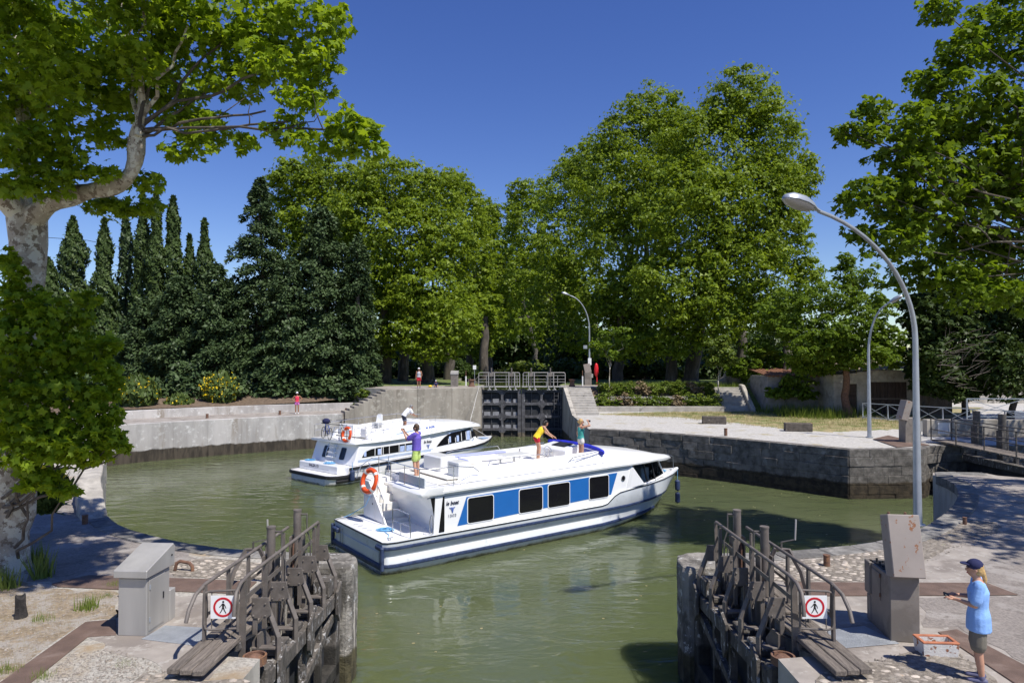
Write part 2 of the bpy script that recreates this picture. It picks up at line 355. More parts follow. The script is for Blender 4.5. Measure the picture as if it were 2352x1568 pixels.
M['pinktop'] = cloth('coral_top', (.75, .04, .09)); M['pinkshorts'] = cloth('pink_shorts', (.62, .18, .5)); M['greytop'] = cloth('grey_top', (.45, .46, .5))
M['lightblue'] = cloth('light_blue_cotton', (.24, .43, .80)); M['cargo'] = cloth('cargo_cloth', (.16, .145, .115)); M['darkcloth'] = cloth('dark_cloth', (.02, .025, .05))
M['sandal'] = pm('shoe', (.12, .12, .2), .7); M['whiteshoe'] = pm('white_shoe', (.7, .7, .7), .7); M['yellowtoy'] = pm('yellow_toy', (.8, .55, .02), .5)
def glassmat():
    m, n, N, Lk = newmat('dark_window_glass'); out = N('ShaderNodeOutputMaterial'); b = N('ShaderNodeBsdfPrincipled')
    b.inputs['Base Color'].default_value = (.010, .010, .012, 1); b.inputs['Roughness'].default_value = .04; b.inputs['Specular IOR Level'].default_value = .5
    Lk(b.outputs[0], out.inputs[0]); return m
M['glass'] = glassmat()
def clearglass():
    m, n, N, Lk = newmat('clear_window_glass'); out = N('ShaderNodeOutputMaterial'); g = N('ShaderNodeBsdfGlossy'); g.inputs['Roughness'].default_value = .02
    t = N('ShaderNodeBsdfTransparent'); t.inputs[0].default_value = (.55, .6, .62, 1); fr = N('ShaderNodeFresnel'); fr.inputs[0].default_value = 1.5
    mx = N('ShaderNodeMixShader'); Lk(fr.outputs[0], mx.inputs[0]); Lk(t.outputs[0], mx.inputs[1]); Lk(g.outputs[0], mx.inputs[2]); Lk(mx.outputs[0], out.inputs[0]); return m
M['clear'] = clearglass()
def watermat(name, c1, c2, b1=.22, b2=.12):
    m, n, N, Lk = newmat(name); out = N('ShaderNodeOutputMaterial'); b = N('ShaderNodeBsdfPrincipled'); Lk(b.outputs[0], out.inputs[0])
    geo = N('ShaderNodeNewGeometry'); pos = geo.outputs['Position']
    Lk(mixc(N, Lk, ramp(N, Lk, noise(N, Lk, pos, .12, 3, .6, .6), .35, .65), c1, c2), b.inputs['Base Color'])
    b.inputs['Roughness'].default_value = .03; b.inputs['IOR'].default_value = 1.333
    b.subsurface_method = 'BURLEY'; b.inputs['Subsurface Weight'].default_value = 1; b.inputs['Subsurface Radius'].default_value = (1, 1, .7); b.inputs['Subsurface Scale'].default_value = .55   # silty water scatters light sideways
    mp = N('ShaderNodeVectorMath'); mp.operation = 'MULTIPLY'; mp.inputs[1].default_value = (.55, 1.3, 1); Lk(pos, mp.inputs[0])
    calm = ramp(N, Lk, noise(N, Lk, pos, .16, 2), .40, .62)
    h = mth(N, Lk, 'ADD', mth(N, Lk, 'MULTIPLY', noise(N, Lk, mp.outputs[0], 1.1, 3, .5, .8), 1.0), mth(N, Lk, 'MULTIPLY', mth(N, Lk, 'MULTIPLY', noise(N, Lk, mp.outputs[0], 4.5, 3, .55, .5), .28), mth(N, Lk, 'ADD', mth(N, Lk, 'MULTIPLY', calm, 1.6), .12)))
    bp = N('ShaderNodeBump'); bp.inputs['Strength'].default_value = 1.0; bp.inputs['Distance'].default_value = b1
    Lk(h, bp.inputs['Height']); Lk(bp.outputs[0], b.inputs['Normal'])
    return m
M['water'] = watermat('canal_water', (.078, .096, .042), (.096, .112, .052), .045)

CHAM = None
def chamfer_mesh(name='stone_block', c=.06):       # a unit block with chamfered edges (shared by alike pieces)
    v = []
    for x in (-1, 1):
        for y in (-1, 1):
            for z in (-1, 1):
                for k in range(3):
                    p = [x * .5, y * .5, z * .5]; 
                    for j in range(3):
                        if j != k: p[j] *= (1 - 2 * c)
                    v.append(p)
    import bmesh
    bm = bmesh.new()
    for p in v: bm.verts.new(p)
    bmesh.ops.convex_hull(bm, input=bm.verts); bmesh.ops.dissolve_limit(bm, angle_limit=R(2), verts=bm.verts, edges=bm.edges)
    me = bpy.data.meshes.new(name); bm.to_mesh(me); bm.free(); return me
BLOCK = chamfer_mesh('stone_block', .035)
def piece(name, me, mat, parent, M4):
    o = bpy.data.objects.new(name, me); COL.objects.link(o); o.parent = parent; o.matrix_parent_inverse = wm(parent).inverted(); o.matrix_basis = M4
    if not me.materials: me.materials.append(mat)
    return o
def polyline(pts, step=.5):
    out = []; n = len(pts)
    for i in range(n - 1):
        p0 = Vector(pts[max(i - 1, 0)]); p1 = Vector(pts[i]); p2 = Vector(pts[i + 1]); p3 = Vector(pts[min(i + 2, n - 1)])
        m = max(2, int((p2 - p1).length / step))
        for k in range(m):
            t = k / m
            out.append(.5 * ((2 * p1) + (p2 - p0) * t + (2 * p0 - 5 * p1 + 4 * p2 - p3) * t * t + (3 * p1 - p0 - 3 * p2 + p3) * t ** 3))
    out.append(Vector(pts[-1])); return out
def along(pl):        # returns a function s -> (point, tangent) and the length
    L = [0]
    for i in range(1, len(pl)): L.append(L[-1] + (pl[i] - pl[i - 1]).length)
    def f(s):
        s = min(max(s, 0), L[-1]); i = 0
        while i < len(L) - 2 and L[i + 1] < s: i += 1
        t = (s - L[i]) / (L[i + 1] - L[i]); return pl[i].lerp(pl[i + 1], t), (pl[i + 1] - pl[i]).normalized()
    return f, L[-1]
def txt(name, s, size, mat, parent, M4, shear=0., depth=.004, bold=0., sx=1.):
    c = bpy.data.curves.new(name, 'FONT'); c.body = s; c.size = size; c.shear = shear; c.extrude = depth; c.offset = bold; c.align_x = 'CENTER'; c.align_y = 'CENTER'; c.resolution_u = 2
    o = bpy.data.objects.new(name, c); COL.objects.link(o); bpy.context.view_layer.update()
    me = bpy.data.meshes.new_from_object(o.evaluated_get(bpy.context.evaluated_depsgraph_get())); bpy.data.objects.remove(o); bpy.data.curves.remove(c)
    me.transform(M4 @ Matrix.Diagonal((sx, 1, 1, 1))); me.materials.clear(); me.materials.append(mat)
    return link(name, me, parent)
def basis(x, y, o):   # 4x4 matrix with the given text x and y directions
    x = Vector(x).normalized(); y = Vector(y).normalized(); z = x.cross(y)
    m = Matrix((x, y, z)).transposed().to_4x4(); m.translation = Vector(o); return m
# ================================================================ the setting
def land(name, poly, z, top, side=None, z0=-1.6):
    n = len(poly); A = sum(poly[i][0] * poly[(i + 1) % n][1] - poly[(i + 1) % n][0] * poly[i][1] for i in range(n))
    if A < 0: poly = list(reversed(poly))
    b = MB(); vs = [(p[0], p[1], z) for p in poly]; b.add(vs, [tuple(range(n))]); b.cm = 1
    b.add(vs + [(p[0], p[1], z0) for p in poly], [(n + i, n + (i + 1) % n, (i + 1) % n, i) for i in range(n)])
    return struct(b.build(name, [top, side or top]))
def rough(poly, step=.22, amp=.05):
    out = []; n = len(poly)
    for i in range(n):
        a, c = Vector(poly[i]), Vector(poly[(i + 1) % n]); m = min(60, max(1, int((c - a).length / step))); d = (c - a).normalized() if (c - a).length else Vector((1, 0)); nn = Vector((-d.y, d.x))
        for k in range(m): q_ = a.lerp(c, k / m) + nn * (random.gauss(0, amp) * (k > 0)); out.append((q_.x, q_.y))
    return out
def sheet(name, poly, z, mat, t=.004, amp=0):
    if amp: poly = rough(poly, amp=amp)
    return struct(MB().prism(poly, z, z + t).build(name, mat))
def Gp(pts, z=LQ): return [G(u, v, z) for u, v in pts]

struct(MB().add([(-34, -12, 0), (46, -12, 0), (46, 62, 0), (-34, 62, 0)], [(0, 1, 2, 3)]).build('basin_water', M['water']))

# left basin edge, from the lock chamber round to the far concrete wall
ledge_l = polyline([(-3.55, 14.9), (-4.7, 15.05), (-6.24, 15.3), (-7.9, 16.0), (-10.2, 17.65), (-12.4, 20.6), (-14.4, 24.3), (-18.6, 30), (-22.6, 35.8), (-25.3, 41.0)], .8)
LEFT = [(-3.6, -9), (-3.6, 9.85), (-4.25, 9.95), (-4.1, 13.95), (-3.3, 14.0), (-3.24, 14.2), (-3.27, 14.5), (-3.36, 14.78)] + [(p.x, p.y) for p in ledge_l]
land('quay_ground', LEFT + [(-70, 41.0), (-70, -9)], LQ, M['gravel'], M['darkconc'])
land('quay_ledge', [(-25.3, 41.0), (-24.8, 42.4), (-22.0, 45.05), (-17.6, 48.3), (-12.6, 51.15), (-12.6, 54.5), (-20, 51.5), (-25, 47.2), (-30, 41.0)], 2.4, M['concrete'])
# right near quay
redge = polyline([(3.75, 14.95), (5.2, 15.0), (6.5, 15.27), (8.4, 15.9), (10.3, 17.2), (13.0, 20.1), (14.85, 22.9), (15.3, 24.4), (15.65, 25.5), (17.6, 25.4), (18.4, 24.4), (26, 23.6)], .6)
RIGHT = [(3.8, -9), (3.8, 9.85), (4.45, 9.95), (4.3, 13.95), (3.52, 14.0), (3.46, 14.2), (3.5, 14.5), (3.6, 14.8)] + [(p.x, p.y) for p in redge]
land('quay_ground', RIGHT + [(80, 23.6), (80, -9)], LQ, M['concrete'], M['darkconc'])
# right far quay
land('quay_ground', [(4.35, 57.3), (4.65, 41.05), (7.4, 39.7), (10.15, 37.65), (15.75, 32.05), (19.3, 32.3), (20.3, 33.4), (80, 33.4), (80, 70), (30, 70), (30, 57.3)], LQ - .02, M['white_gravel'], M['mortar'])
# the upper ground either side of the canal, out to the horizon
land('upper_ground', [(-900, 60), (-14.5, 57.5), (-12, 55.0), (-9.6, 53.6), (-2.62, 56.6), (-2.75, 62), (-6, 75), (-8, 400), (-900, 1500)], UQ, M['turf'], M['darkconc'])
land('upper_ground', [(4.15, 57.0), (19, 57.0), (30, 64), (900, 64), (900, 1500), (8, 400), (7, 75), (4.3, 62)], UQ, M['turf'], M['darkconc'])
land('canal_water', [(-9, 56.95), (8, 56.95), (9, 400), (-9, 400)], 3.55, watermat('upper_canal_water', (.05, .062, .02), (.06, .07, .025), .06), M['gatepanel'])
land('far_ground', [(-1500, 380), (1500, 380), (1500, 2500), (-1500, 2500)], UQ - .3, M['turf'])
sheet('paved_ground', [(-12, 55.3), (-9.6, 53.62), (-2.64, 56.62), (-2.7, 60), (-12, 59)], UQ + .004, M['concrete'])
sheet('paved_ground', [(4.2, 57.02), (8.5, 57.02), (9, 61), (4.3, 61)], UQ + .004, M['concrete'])
# bank behind the left ledge
b = MB()
rows = []
for k, (p, q) in enumerate(zip([(-33, 41.5), (-27, 46.5), (-20.2, 51.9), (-15.5, 54.2), (-12.6, 55.4)], [(-50, 50), (-35, 58), (-24, 60), (-17, 60), (-12.5, 59)])):
    P0, Q0 = Vector(p), Vector(q); zt = [2.85, 2.95, 3.0, 3.1, 3.3][k]
    rows.append([(*P0.lerp(Q0, t), zt + (UQ + .05 - zt) * t ** .8 + .08 * sin(7 * t + k * 2)) for t in (0, .2, .4, .6, .8, 1)])
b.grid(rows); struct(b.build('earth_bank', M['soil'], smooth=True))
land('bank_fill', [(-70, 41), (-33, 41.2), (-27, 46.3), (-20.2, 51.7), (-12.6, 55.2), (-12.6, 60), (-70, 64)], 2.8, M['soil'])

# sheets lying on the near-left quay
sheet('dry_ground', Gp([(0, 1330), (70, 1340), (120, 1352), (266, 1358), (266, 1420), (196, 1425), (100, 1490), (0, 1562), (-200, 1568), (-200, 1340)]), LQ, M['drygrass'], amp=.045)
sheet('path', Gp([(60, 1335), (130, 1340), (210, 1322), (420, 1326), (470, 1290), (392, 1247), (262, 1206), (205, 1165), (186, 1120), (60, 1120)]), LQ, M['path'], amp=.045)
sheet('concrete_apron', Gp([(200, 1462), (262, 1425), (268, 1368), (480, 1368), (600, 1375), (520, 1500), (480, 1560), (400, 1555), (330, 1510), (262, 1500)]), LQ, M['concrete'], amp=.045)
def plate(name, label, pts, mat, z=LQ, t=.02):
    c = Gp(pts, z); cx = sum(p[0] for p in c) / len(c); cy = sum(p[1] for p in c) / len(c)
    o = MB().prism([(p[0] - cx, p[1] - cy) for p in c], 0, t).build(name, mat, bevel=.006); o.location = (cx, cy, z + .004); return tag(o, label, 'metal plate')
plate('duct_cover', 'rust brown duct cover running from the plane tree behind the steel cabinet', [(118, 1342), (205, 1322), (470, 1331), (590, 1337), (560, 1364), (262, 1354), (133, 1348)], M['rustplate'])
plate('duct_cover', 'rust brown ribbed duct cover running to the bottom left corner', [(-10, 1575), (63, 1575), (202, 1463), (266, 1459), (266, 1423), (196, 1429)], M['rustplate'], t=.014)
plate('checker_plate', 'grey checker plate in the ground between steel cabinet and gate', [(325, 1468), (379, 1437), (482, 1443), (455, 1484)], M['checker'], t=.012)
# sheets on the near-right quay
plate('duct_cover', 'rust brown duct cover passing behind the open control desk', [(1800, 1338), (2267, 1340), (2338, 1367), (1860, 1369)], M['rustplate'])
plate('duct_cover', 'rust brown duct cover slanting past the girl to the bottom right corner', [(2154, 1452), (2198, 1446), (2360, 1532), (2365, 1580), (2330, 1570)], M['rustplate'], t=.014)
plate('checker_plate', 'grey checker plate in the ground before the open control desk', [(1900, 1448), (1985, 1438), (2066, 1478), (1912, 1491)], M['checker'], t=.012)
plate('duct_cover', 'dark rusty plate on the corner of the right far quay', [(2005, 1008), (2040, 1000), (2135, 1022), (2060, 1027)], M['rustplate'])
sheet('asphalt', Gp([(2120, 1440), (2200, 1438), (2360, 1525), (2500, 1500), (2500, 1190), (2330, 1180), (2290, 1260), (2240, 1330), (2275, 1338), (2345, 1368), (2110, 1372)]), LQ, M['path'], amp=.045)
# far right: grass, gravel strip
sheet('thin_grass', Gp([(1370, 951), (1560, 958), (1700, 972), (1800, 985), (1900, 992), (2080, 985), (2200, 960), (2260, 935), (1900, 930), (1700, 944), (1500, 946)], LQ - .02), LQ - .02, M['quay_grass'], amp=.12)
# slope up to the shed
b = MB(); rows = []
for x0, x1 in [((18.9, 55.0), (19.2, 57.3)), ((21, 54), (22, 58)), ((24, 53), (25, 60)), ((28, 53), (29, 64))]:
    a, c = Vector(x0), Vector(x1); rows.append([(*a.lerp(c, t), LQ - .03 + (UQ + .02 - LQ) * t ** .9 + .1 * sin(5 * t + a.x)) for t in (0, .2, .4, .6, .8, 1)])
b.grid(rows); struct(b.build('grass_bank', M['turf'], smooth=True))

# ---------------------------------------------------------------- walls
def panel(th, name, mat, m4, sz):
    o = MB().box((0, 0, 0), sz).build(name, mat, th, bevel=.018); o.matrix_parent_inverse = wm(th).inverted(); l_, r_, s_ = m4.decompose(); o.matrix_basis = Matrix.LocRotScale(l_, r_, None); return o
def wall_boxes(th, pl, courses, lens, mat, depth=.35, jit=.02, name='stone', gap=.012, s0=0, s1=None):
    me = BLOCK.copy(); me.materials.clear(); me.materials.append(mat); f, L = along(pl); s1 = L if s1 is None else s1
    for ci in range(len(courses) - 1):
        zt, zb = courses[ci], courses[ci + 1]; s = s0 - (random.random() * .6 if ci % 2 else 0)
        while s < s1 - .05:
            l = random.uniform(*lens); a = max(s, s0); e = min(s + l, s1)
            if s1 - e < .25: e = s1
            if e - a > .08:
                p, t = f((a + e) / 2); p0, _ = f(a); p1, _ = f(e); t = (p1 - p0).normalized(); nrm = Vector((t.y, -t.x))
                pp = (p0 + p1) / 2 - nrm * (depth / 2 - random.uniform(0, jit))
                m4 = Matrix.Translation((pp.x, pp.y, (zt + zb) / 2)) @ Matrix.Rotation(atan2(t.y, t.x) + (random.gauss(0, .012) if name != 'panel' else 0), 4, 'Z') @ Matrix.Diagonal(((p1 - p0).length - gap, depth, zt - zb - gap, 1))
                if name == 'panel': panel(th, name, mat, m4, ((p1 - p0).length - gap, depth, zt - zb - gap))
                else: piece(name, me, mat, th, m4)
            s += l
# right far basin wall of basalt (traversed so that the outward side is the water)
t = thing('basin_wall', 'dark basalt block wall round the right side of the basin', 'wall', (10, 37.6, 0))
pl = polyline([(4.6, 41.0), (7.35, 39.6), (10.1, 37.55), (12.9, 34.9), (15.7, 31.95)], .5)
COPI = [LQ, 1.93]; CO = [1.93, 1.5, 1.06, .62, .2, -.25]
wall_boxes(t, pl, COPI, (1.2, 2.0), M['basalt'], .6, .02, 'coping_stone', .006); wall_boxes(t, pl, CO, (.7, 1.7), M['basalt'], .35, .04, gap=.006)
t = thing('quay_wall', 'sunlit basalt block wall at the corner leading to the right side lock', 'wall', (17.5, 32, 0))
pl2 = [Vector((15.72, 31.93)), Vector((19.35, 32.18))]
wall_boxes(t, pl2, COPI, (.9, 1.5), M['basalt'], .5, .02, 'coping_stone', .006); wall_boxes(t, pl2, CO, (.5, 1.2), M['basalt'], .3, .035, gap=.007)
pl2 = [Vector((19.35, 32.2)), Vector((20.35, 33.3)), Vector((34, 33.3))]
wall_boxes(t, pl2, COPI + CO[1:], (.9, 1.6), M['basalt'], .3, .02)
# wing wall beside the far gate stairs
o = MB().extr([(4.12, 57.2, -.6), (4.2, 57.2, UQ - .02), (4.26, 56.4, UQ - .02), (4.45, 50.6, LQ + .02), (4.62, 41.0, LQ - .03), (4.55, 41.0, -.6)], (.3, 0, 0)).build('wing_wall', M['darkconc'])
tag(o, 'shaded concrete wing wall stepping down beside the far lock gate', 'wall')
# left far wall: concrete panels
t = thing('basin_wall', 'pale streaked concrete panel wall curving round the far left of the basin', 'wall', (-20, 46.5, 0))
pl = polyline([(-25.3, 41.0), (-24.8, 42.35), (-22.0, 45.0), (-17.6, 48.25), (-12.75, 51.0)], .5)
wall_boxes(t, list(reversed(pl)), [2.42, -.4], (2.1, 2.4), M['wallconc'], .5, .012, 'panel', .016)
t = thing('high_wall', 'tall stained concrete wall between the left steps and the far lock gate', 'wall', (-7, 53.8, 0))
pl = [Vector((-12.75, 51.0)), Vector((-9.4, 52.75)), Vector((-2.55, 56.25))]
f, L = along(pl); me = BLOCK.copy(); me.materials.append(M['highconc'])
for a, e in [(3.75, 6.0), (6.0, 8.9), (8.9, L)]:
    p0, p1 = f(a)[0], f(e)[0]; tt = (p1 - p0).normalized(); n_ = Vector((tt.y, -tt.x)); c = (p0 + p1) / 2 - n_ * .45
    panel(t, 'panel', M['highconc'], Matrix.Translation((c.x, c.y, 1.72)) @ Matrix.Rotation(atan2(tt.y, tt.x), 4, 'Z'), ((p1 - p0).length - .012, .9, 4.78))
n = 10
st = thing('steps', 'concrete steps climbing the far left wall to the lock gate', 'steps', (-11, 51.8, LQ))
mst = BLOCK.copy(); mst.materials.append(M['highconc'])
for i in range(n):
    a, e = .3 + i * .345, .3 + (i + 1) * .345; p0, p1 = f(a)[0], f(e)[0]; tt = (p1 - p0).normalized(); n_ = Vector((tt.y, -tt.x)); c = (p0 + p1) / 2 - n_ * .6
    zt = 2.4 + (i + 1) * .17
    panel(st, 'step', M['highconc'], Matrix.Translation((c.x, c.y, (zt - .4) / 2)) @ Matrix.Rotation(atan2(tt.y, tt.x), 4, 'Z'), ((p1 - p0).length + .02, 1.25, zt + .4))
b = MB(); p0, p1 = f(0)[0], f(.3)[0]
# parapet behind the ledge
t = thing('parapet', 'low pale concrete parapet behind the far left ledge', 'wall', (-20, 50, 2.4))
pl = polyline([(-31, 41.0), (-26.3, 46.4), (-20.0, 51.4), (-12.5, 54.9)], .5)
wall_boxes(t, list(reversed(pl)), [2.98, 2.3], (3.2, 3.8), M['wallconc'], .35, .01, 'panel', .012)
# gate masonry walls each side of the far lock mouth
o = MB().box((-2.95, 59, 1.75), (.9, 5, 4.68)).build('lock_wall', M['highconc']); tag(o, 'concrete lock wall to the left of the far gate', 'wall')

# right stairs, terraces and second stairs
def stairs(name, label, x0, x1, y0, y1, z0, z1, n, mat):
    s = thing(name, label, 'steps', ((x0 + x1) / 2, y0, z0)); me = BLOCK.copy(); me.materials.append(mat)
    for i in range(n):
        h = (z1 - z0) / n; ya = y0 + (y1 - y0) * i / n; yb = y0 + (y1 - y0) * (i + 1) / n + .1; zt = z0 + h * (i + 1)
        piece('step', me, None, s, Matrix.Translation(((x0 + x1) / 2, (ya + yb) / 2, zt - h * .55)) @ Matrix.Diagonal((x1 - x0 + .05 * (n - i) / n, yb - ya, h * 1.1, 1)))
    return s
stairs('steps', 'wide concrete steps up beside the far lock gate', 4.45, 6.5, 51.2, 56.9, LQ, UQ, 11, M['stairconc'])
MB().prism([(4.5, 52.5), (6.4, 52.5), (6.4, 57), (4.5, 57)], 1, 2.4)
stairs('steps', 'concrete steps between the terraced bed and the sloping side wall', 16.75, 18.9, 54.6, 57.0, LQ, UQ, 9, M['stairconc'])
o = MB().extr([(18.95, 54.0, 2.2), (18.95, 54.2, 2.6), (18.95, 56.6, 4.3), (18.95, 57.2, 4.35), (18.95, 57.2, 2.2)], (.35, 0, 0)).build('sloping_wall', M['darkconc'], bevel=.05); tag(o, 'sloping grey concrete side wall right of the second steps', 'wall')
t = thing('terrace_wall', 'low pale concrete retaining walls of the planted terrace', 'wall', (11, 54.4, LQ))
MB().box((11.6, 54.3, 2.48), (10.4, .3, .44)).build('lower_wall', M['stairconc'], t, world=True, bevel=.02)
MB().box((11.6, 55.75, 3.1), (10.4, .25, .6)).build('upper_wall', M['stairconc'], t, world=True, bevel=.02)
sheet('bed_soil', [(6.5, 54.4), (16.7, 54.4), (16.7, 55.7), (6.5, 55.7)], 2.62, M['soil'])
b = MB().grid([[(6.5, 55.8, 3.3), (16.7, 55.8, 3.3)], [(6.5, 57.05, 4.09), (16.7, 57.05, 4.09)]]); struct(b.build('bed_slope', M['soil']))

# near quay coping stones and cobbles
def coping(pl, th, w, lens, s0, s1, zt=LQ + .03, side=1):
    me = BLOCK.copy(); me.materials.append(M['coping']); f, L = along(pl); s = s0
    while s < s1:
        l = random.uniform(*lens); e = min(s + l, s1); p0, p1 = f(s)[0], f(e)[0]; tt = (p1 - p0).normalized(); n_ = Vector((-tt.y, tt.x)) * side
        c = (p0 + p1) / 2 - n_ * (w / 2 - .03)
        piece('coping_stone', me, None, th, Matrix.Translation((c.x, c.y, zt - .16)) @ Matrix.Rotation(atan2(tt.y, tt.x), 4, 'Z') @ Matrix.Diagonal((e - s - .012, w, .32 + random.uniform(-.012, .012), 1)))
        s = e
t = thing('coping', 'grey coping stones along the near right edge of the basin', 'kerb', (6.5, 15.3, LQ)); f, L = along(redge)
coping(redge, t, .55, (.7, 1.25), .2, L - 9.2)
t = thing('coping', 'grey coping stones along the near left edge of the basin', 'kerb', (-7, 15.6, LQ))
coping(ledge_l, t, .5, (.7, 1.2), .2, 9.2, side=-1)
def rugged(o, amp, lev=4, size=.35):
    m_ = o.modifiers.new('sub', 'SUBSURF'); m_.subdivision_type = 'SIMPLE'; m_.levels = m_.render_levels = lev
    tx = bpy.data.textures.new('rugged', 'CLOUDS'); tx.noise_scale = size; tx.noise_depth = 4
    d = o.modifiers.new('disp', 'DISPLACE'); d.texture = tx; d.strength = amp; d.mid_level = .5; d.texture_coords = 'GLOBAL'
# rounded pier heads
for s, xs, lab in ((-1, -3.24, 'rounded whitewashed stone pier head at the end of the left gate'), (1, 3.46, 'rounded stone pier head at the end of the right gate')):
    x0 = xs; x1 = xs + s * .95
    pts = [(x0 + s * .1, 13.86), (x0, 13.98), (x0 - s * .015, 14.4), (x0 + s * .08, 14.72), (x0 + s * .3, 14.92), (x0 + s * .6, 14.98), (x1, 15.0), (x1, 13.86)]
    bb = MB(); rings = []
    for z, d in ((-1.4, .1), (.5, .06), (2.0, .02), (2.25, .0), (2.34, .05), (2.36, .14)):
        cx = (x0 + x1) / 2; rings.append([(cx + (p[0] - cx) * (1 - d * .6 + .05 * 0), 14.45 + (p[1] - 14.45) * (1 - d * .5) , z) for p in pts])
    if s > 0: rings = [list(reversed(r_)) for r_ in rings]
    o = bb.loft(rings).build('pier_head', M['pierstone'], fix=True, smooth=False); tag(o, lab, 'stone pier'); rugged(o, .05, 5)

def inpoly(x, y, P_):
    c = False; j = len(P_) - 1
    for i in range(len(P_)):
        if (P_[i][1] > y) != (P_[j][1] > y) and x < (P_[j][0] - P_[i][0]) * (y - P_[i][1]) / (P_[j][1] - P_[i][1]) + P_[i][0]: c = not c
        j = i
    return c
def cobbles(label, polys, pitch, npart, base=None):
    th = thing('cobble_paving', label, 'paving', (*polys[0][0], LQ)); pts = []
    for P_ in polys:
        MB().prism(rough(P_, amp=.05), LQ + .006, LQ + .012).build('bed', M['cobblebed'], th, world=True)
        xs = [p[0] for p in P_]; ys = [p[1] for p in P_]; y = min(ys); r_ = 0
        while y < max(ys):
            x = min(xs) + (r_ % 2) * pitch * .6
            while x < max(xs):
                px, py = x + random.uniform(-.3, .3) * pitch, y + random.uniform(-.22, .22) * pitch
                if inpoly(px, py, P_) and random.random() < .93: pts.append((px, py))
                x += pitch * 1.25
            y += pitch * .86; r_ += 1
    pts.sort(key=lambda p: p[0] ** 2 + p[1] ** 2)
    mes = []
    for k in range(5):
        bb = MB(); rings = []
        ph = [1 + random.uniform(-.16, .16) for _ in range(7)]
        for rr, z in ((1, -.25), (1.0, .1), (.72, .33), (.3, .42)):
            rings.append([(rr * .5 * ph[i] * cos(2 * pi * i / 7), rr * .5 * ph[i] * sin(2 * pi * i / 7), z) for i in range(7)])
        me = bb.loft(rings).mesh('cobble_shape'); me.materials.append(M['cobble']); me.polygons.foreach_set('use_smooth', [True] * len(me.polygons)); mes.append(me)
    rest = MB()
    for i, (x, y) in enumerate(pts):
        sx = pitch * random.uniform(.7, 1.45); sy = pitch * random.uniform(.5, 1.0); a = random.uniform(-.5, .5)
        m4 = Matrix.Translation((x, y, LQ + .004 + random.uniform(-.008, .008))) @ Matrix.Rotation(a, 4, 'Z') @ Matrix.Diagonal((sx, sy, pitch * random.uniform(.22, .34), 1))
        if i < npart: piece('cobble', random.choice(mes), None, th, m4)
        else:
            me = random.choice(mes); rest.add([m4 @ v.co for v in me.vertices], [tuple(p.vertices) for p in me.polygons])
    if rest.v: stuff(rest.build('cobble_field', M['cobble'], th, smooth=True, world=True))
cobbles('pale rounded cobbles along the near right quay edge', [Gp([(1700, 1305), (1760, 1296), (1880, 1283), (2000, 1262), (2090, 1240), (2150, 1218), (2195, 1190), (2290, 1200), (2300, 1222), (2200, 1240), (2150, 1275), (2060, 1306), (1990, 1332), (1830, 1336), (1720, 1332)])], .135, 220)
cobbles('pale worn cobbles at the feet of the girl at the bottom right', [Gp([(1890, 1545), (1960, 1530), (2070, 1502), (2120, 1492), (2180, 1492), (2260, 1540), (2320, 1600), (1850, 1600)])], .12, 90)
cobbles('pale cobbles strewn with litter behind the left gate', [Gp([(392, 1292), (458, 1283), (540, 1287), (640, 1300), (600, 1330), (543, 1330), (398, 1322)])], .13, 120)
cobbles('worn brown cobbles at the bottom edge left of the gate planks', [Gp([(330, 1545), (400, 1552), (470, 1565), (560, 1560), (600, 1600), (300, 1600)])], .13, 60)
# raised wedge block on the left quay edge
rings = []
for s_, h_ in ((0, .04), (.12, .4), (.35, .75), (1, 1.0)):
    p, tt = along(ledge_l)[0](8.3 + s_ * 6.5); n_ = Vector((-tt.y, tt.x))
    n_ = Vector((-tt.y, tt.x)); q = p + n_ * (-.02)
    i_ = p - Vector((tt.y * -1, tt.x)) * 0
    inn = p + Vector((tt.y, -tt.x)) * .02; out_ = p - Vector((tt.y, -tt.x)) * (.6)
    rings.append([(inn.x, inn.y, LQ - .1), (inn.x, inn.y, LQ + h_), (out_.x, out_.y, LQ + h_), (out_.x, out_.y, LQ - .1)])
o = MB().loft(rings).build('kerb_wall', M['darkconc'], fix=True, bevel=.05, seg=2); rugged(o, .06, 4); tag(o, 'rising concrete kerb wall on the left quay edge under the leaves', 'wall')

# loose stones strewn over the quays
def pebbles(label, polys, n, s0, s1, mat):
    b = MB()
    for P_ in polys:
        xs = [q_[0] for q_ in P_]; ys = [q_[1] for q_ in P_]; k = 0
        while k < n // len(polys):
            x, y = random.uniform(min(xs), max(xs)), random.uniform(min(ys), max(ys))
            if not inpoly(x, y, P_): continue
            k += 1; s_ = random.uniform(s0, s1) * (.5 + random.random()); a = random.random() * 6.3; c, sn = cos(a) * s_, sin(a) * s_; z = LQ + .008
            b.add([(x + c, y + sn, z), (x - sn * .7, y + c * .7, z), (x - c * .9, y - sn, z), (x + sn * .6, y - c * .8, z), (x + c * .2, y + sn * .1, z + s_ * .5)], [(0, 1, 4), (1, 2, 4), (2, 3, 4), (3, 0, 4)])
    o = stuff(b.build('loose_stones', mat)); o['label'] = label; o['category'] = 'stones'
pebbles('small pale stones strewn over the left quay', [Gp([(0, 1345), (110, 1355), (262, 1362), (262, 1415), (190, 1425), (90, 1492), (0, 1555)]), Gp([(160, 1500), (262, 1490), (330, 1512), (400, 1556), (380, 1600), (60, 1600)]), Gp([(400, 1290), (640, 1292), (600, 1332), (400, 1325)])], 4200, .006, .02, M['cobble'])
pebbles('small pale stones strewn over the right quay', [Gp([(1700, 1300), (2090, 1240), (2195, 1190), (2310, 1215), (2150, 1285), (1990, 1338), (1720, 1336)]), Gp([(1890, 1540), (2070, 1498), (2190, 1488), (2320, 1590), (1850, 1600)])], 2600, .006, .022, M['cobble'])
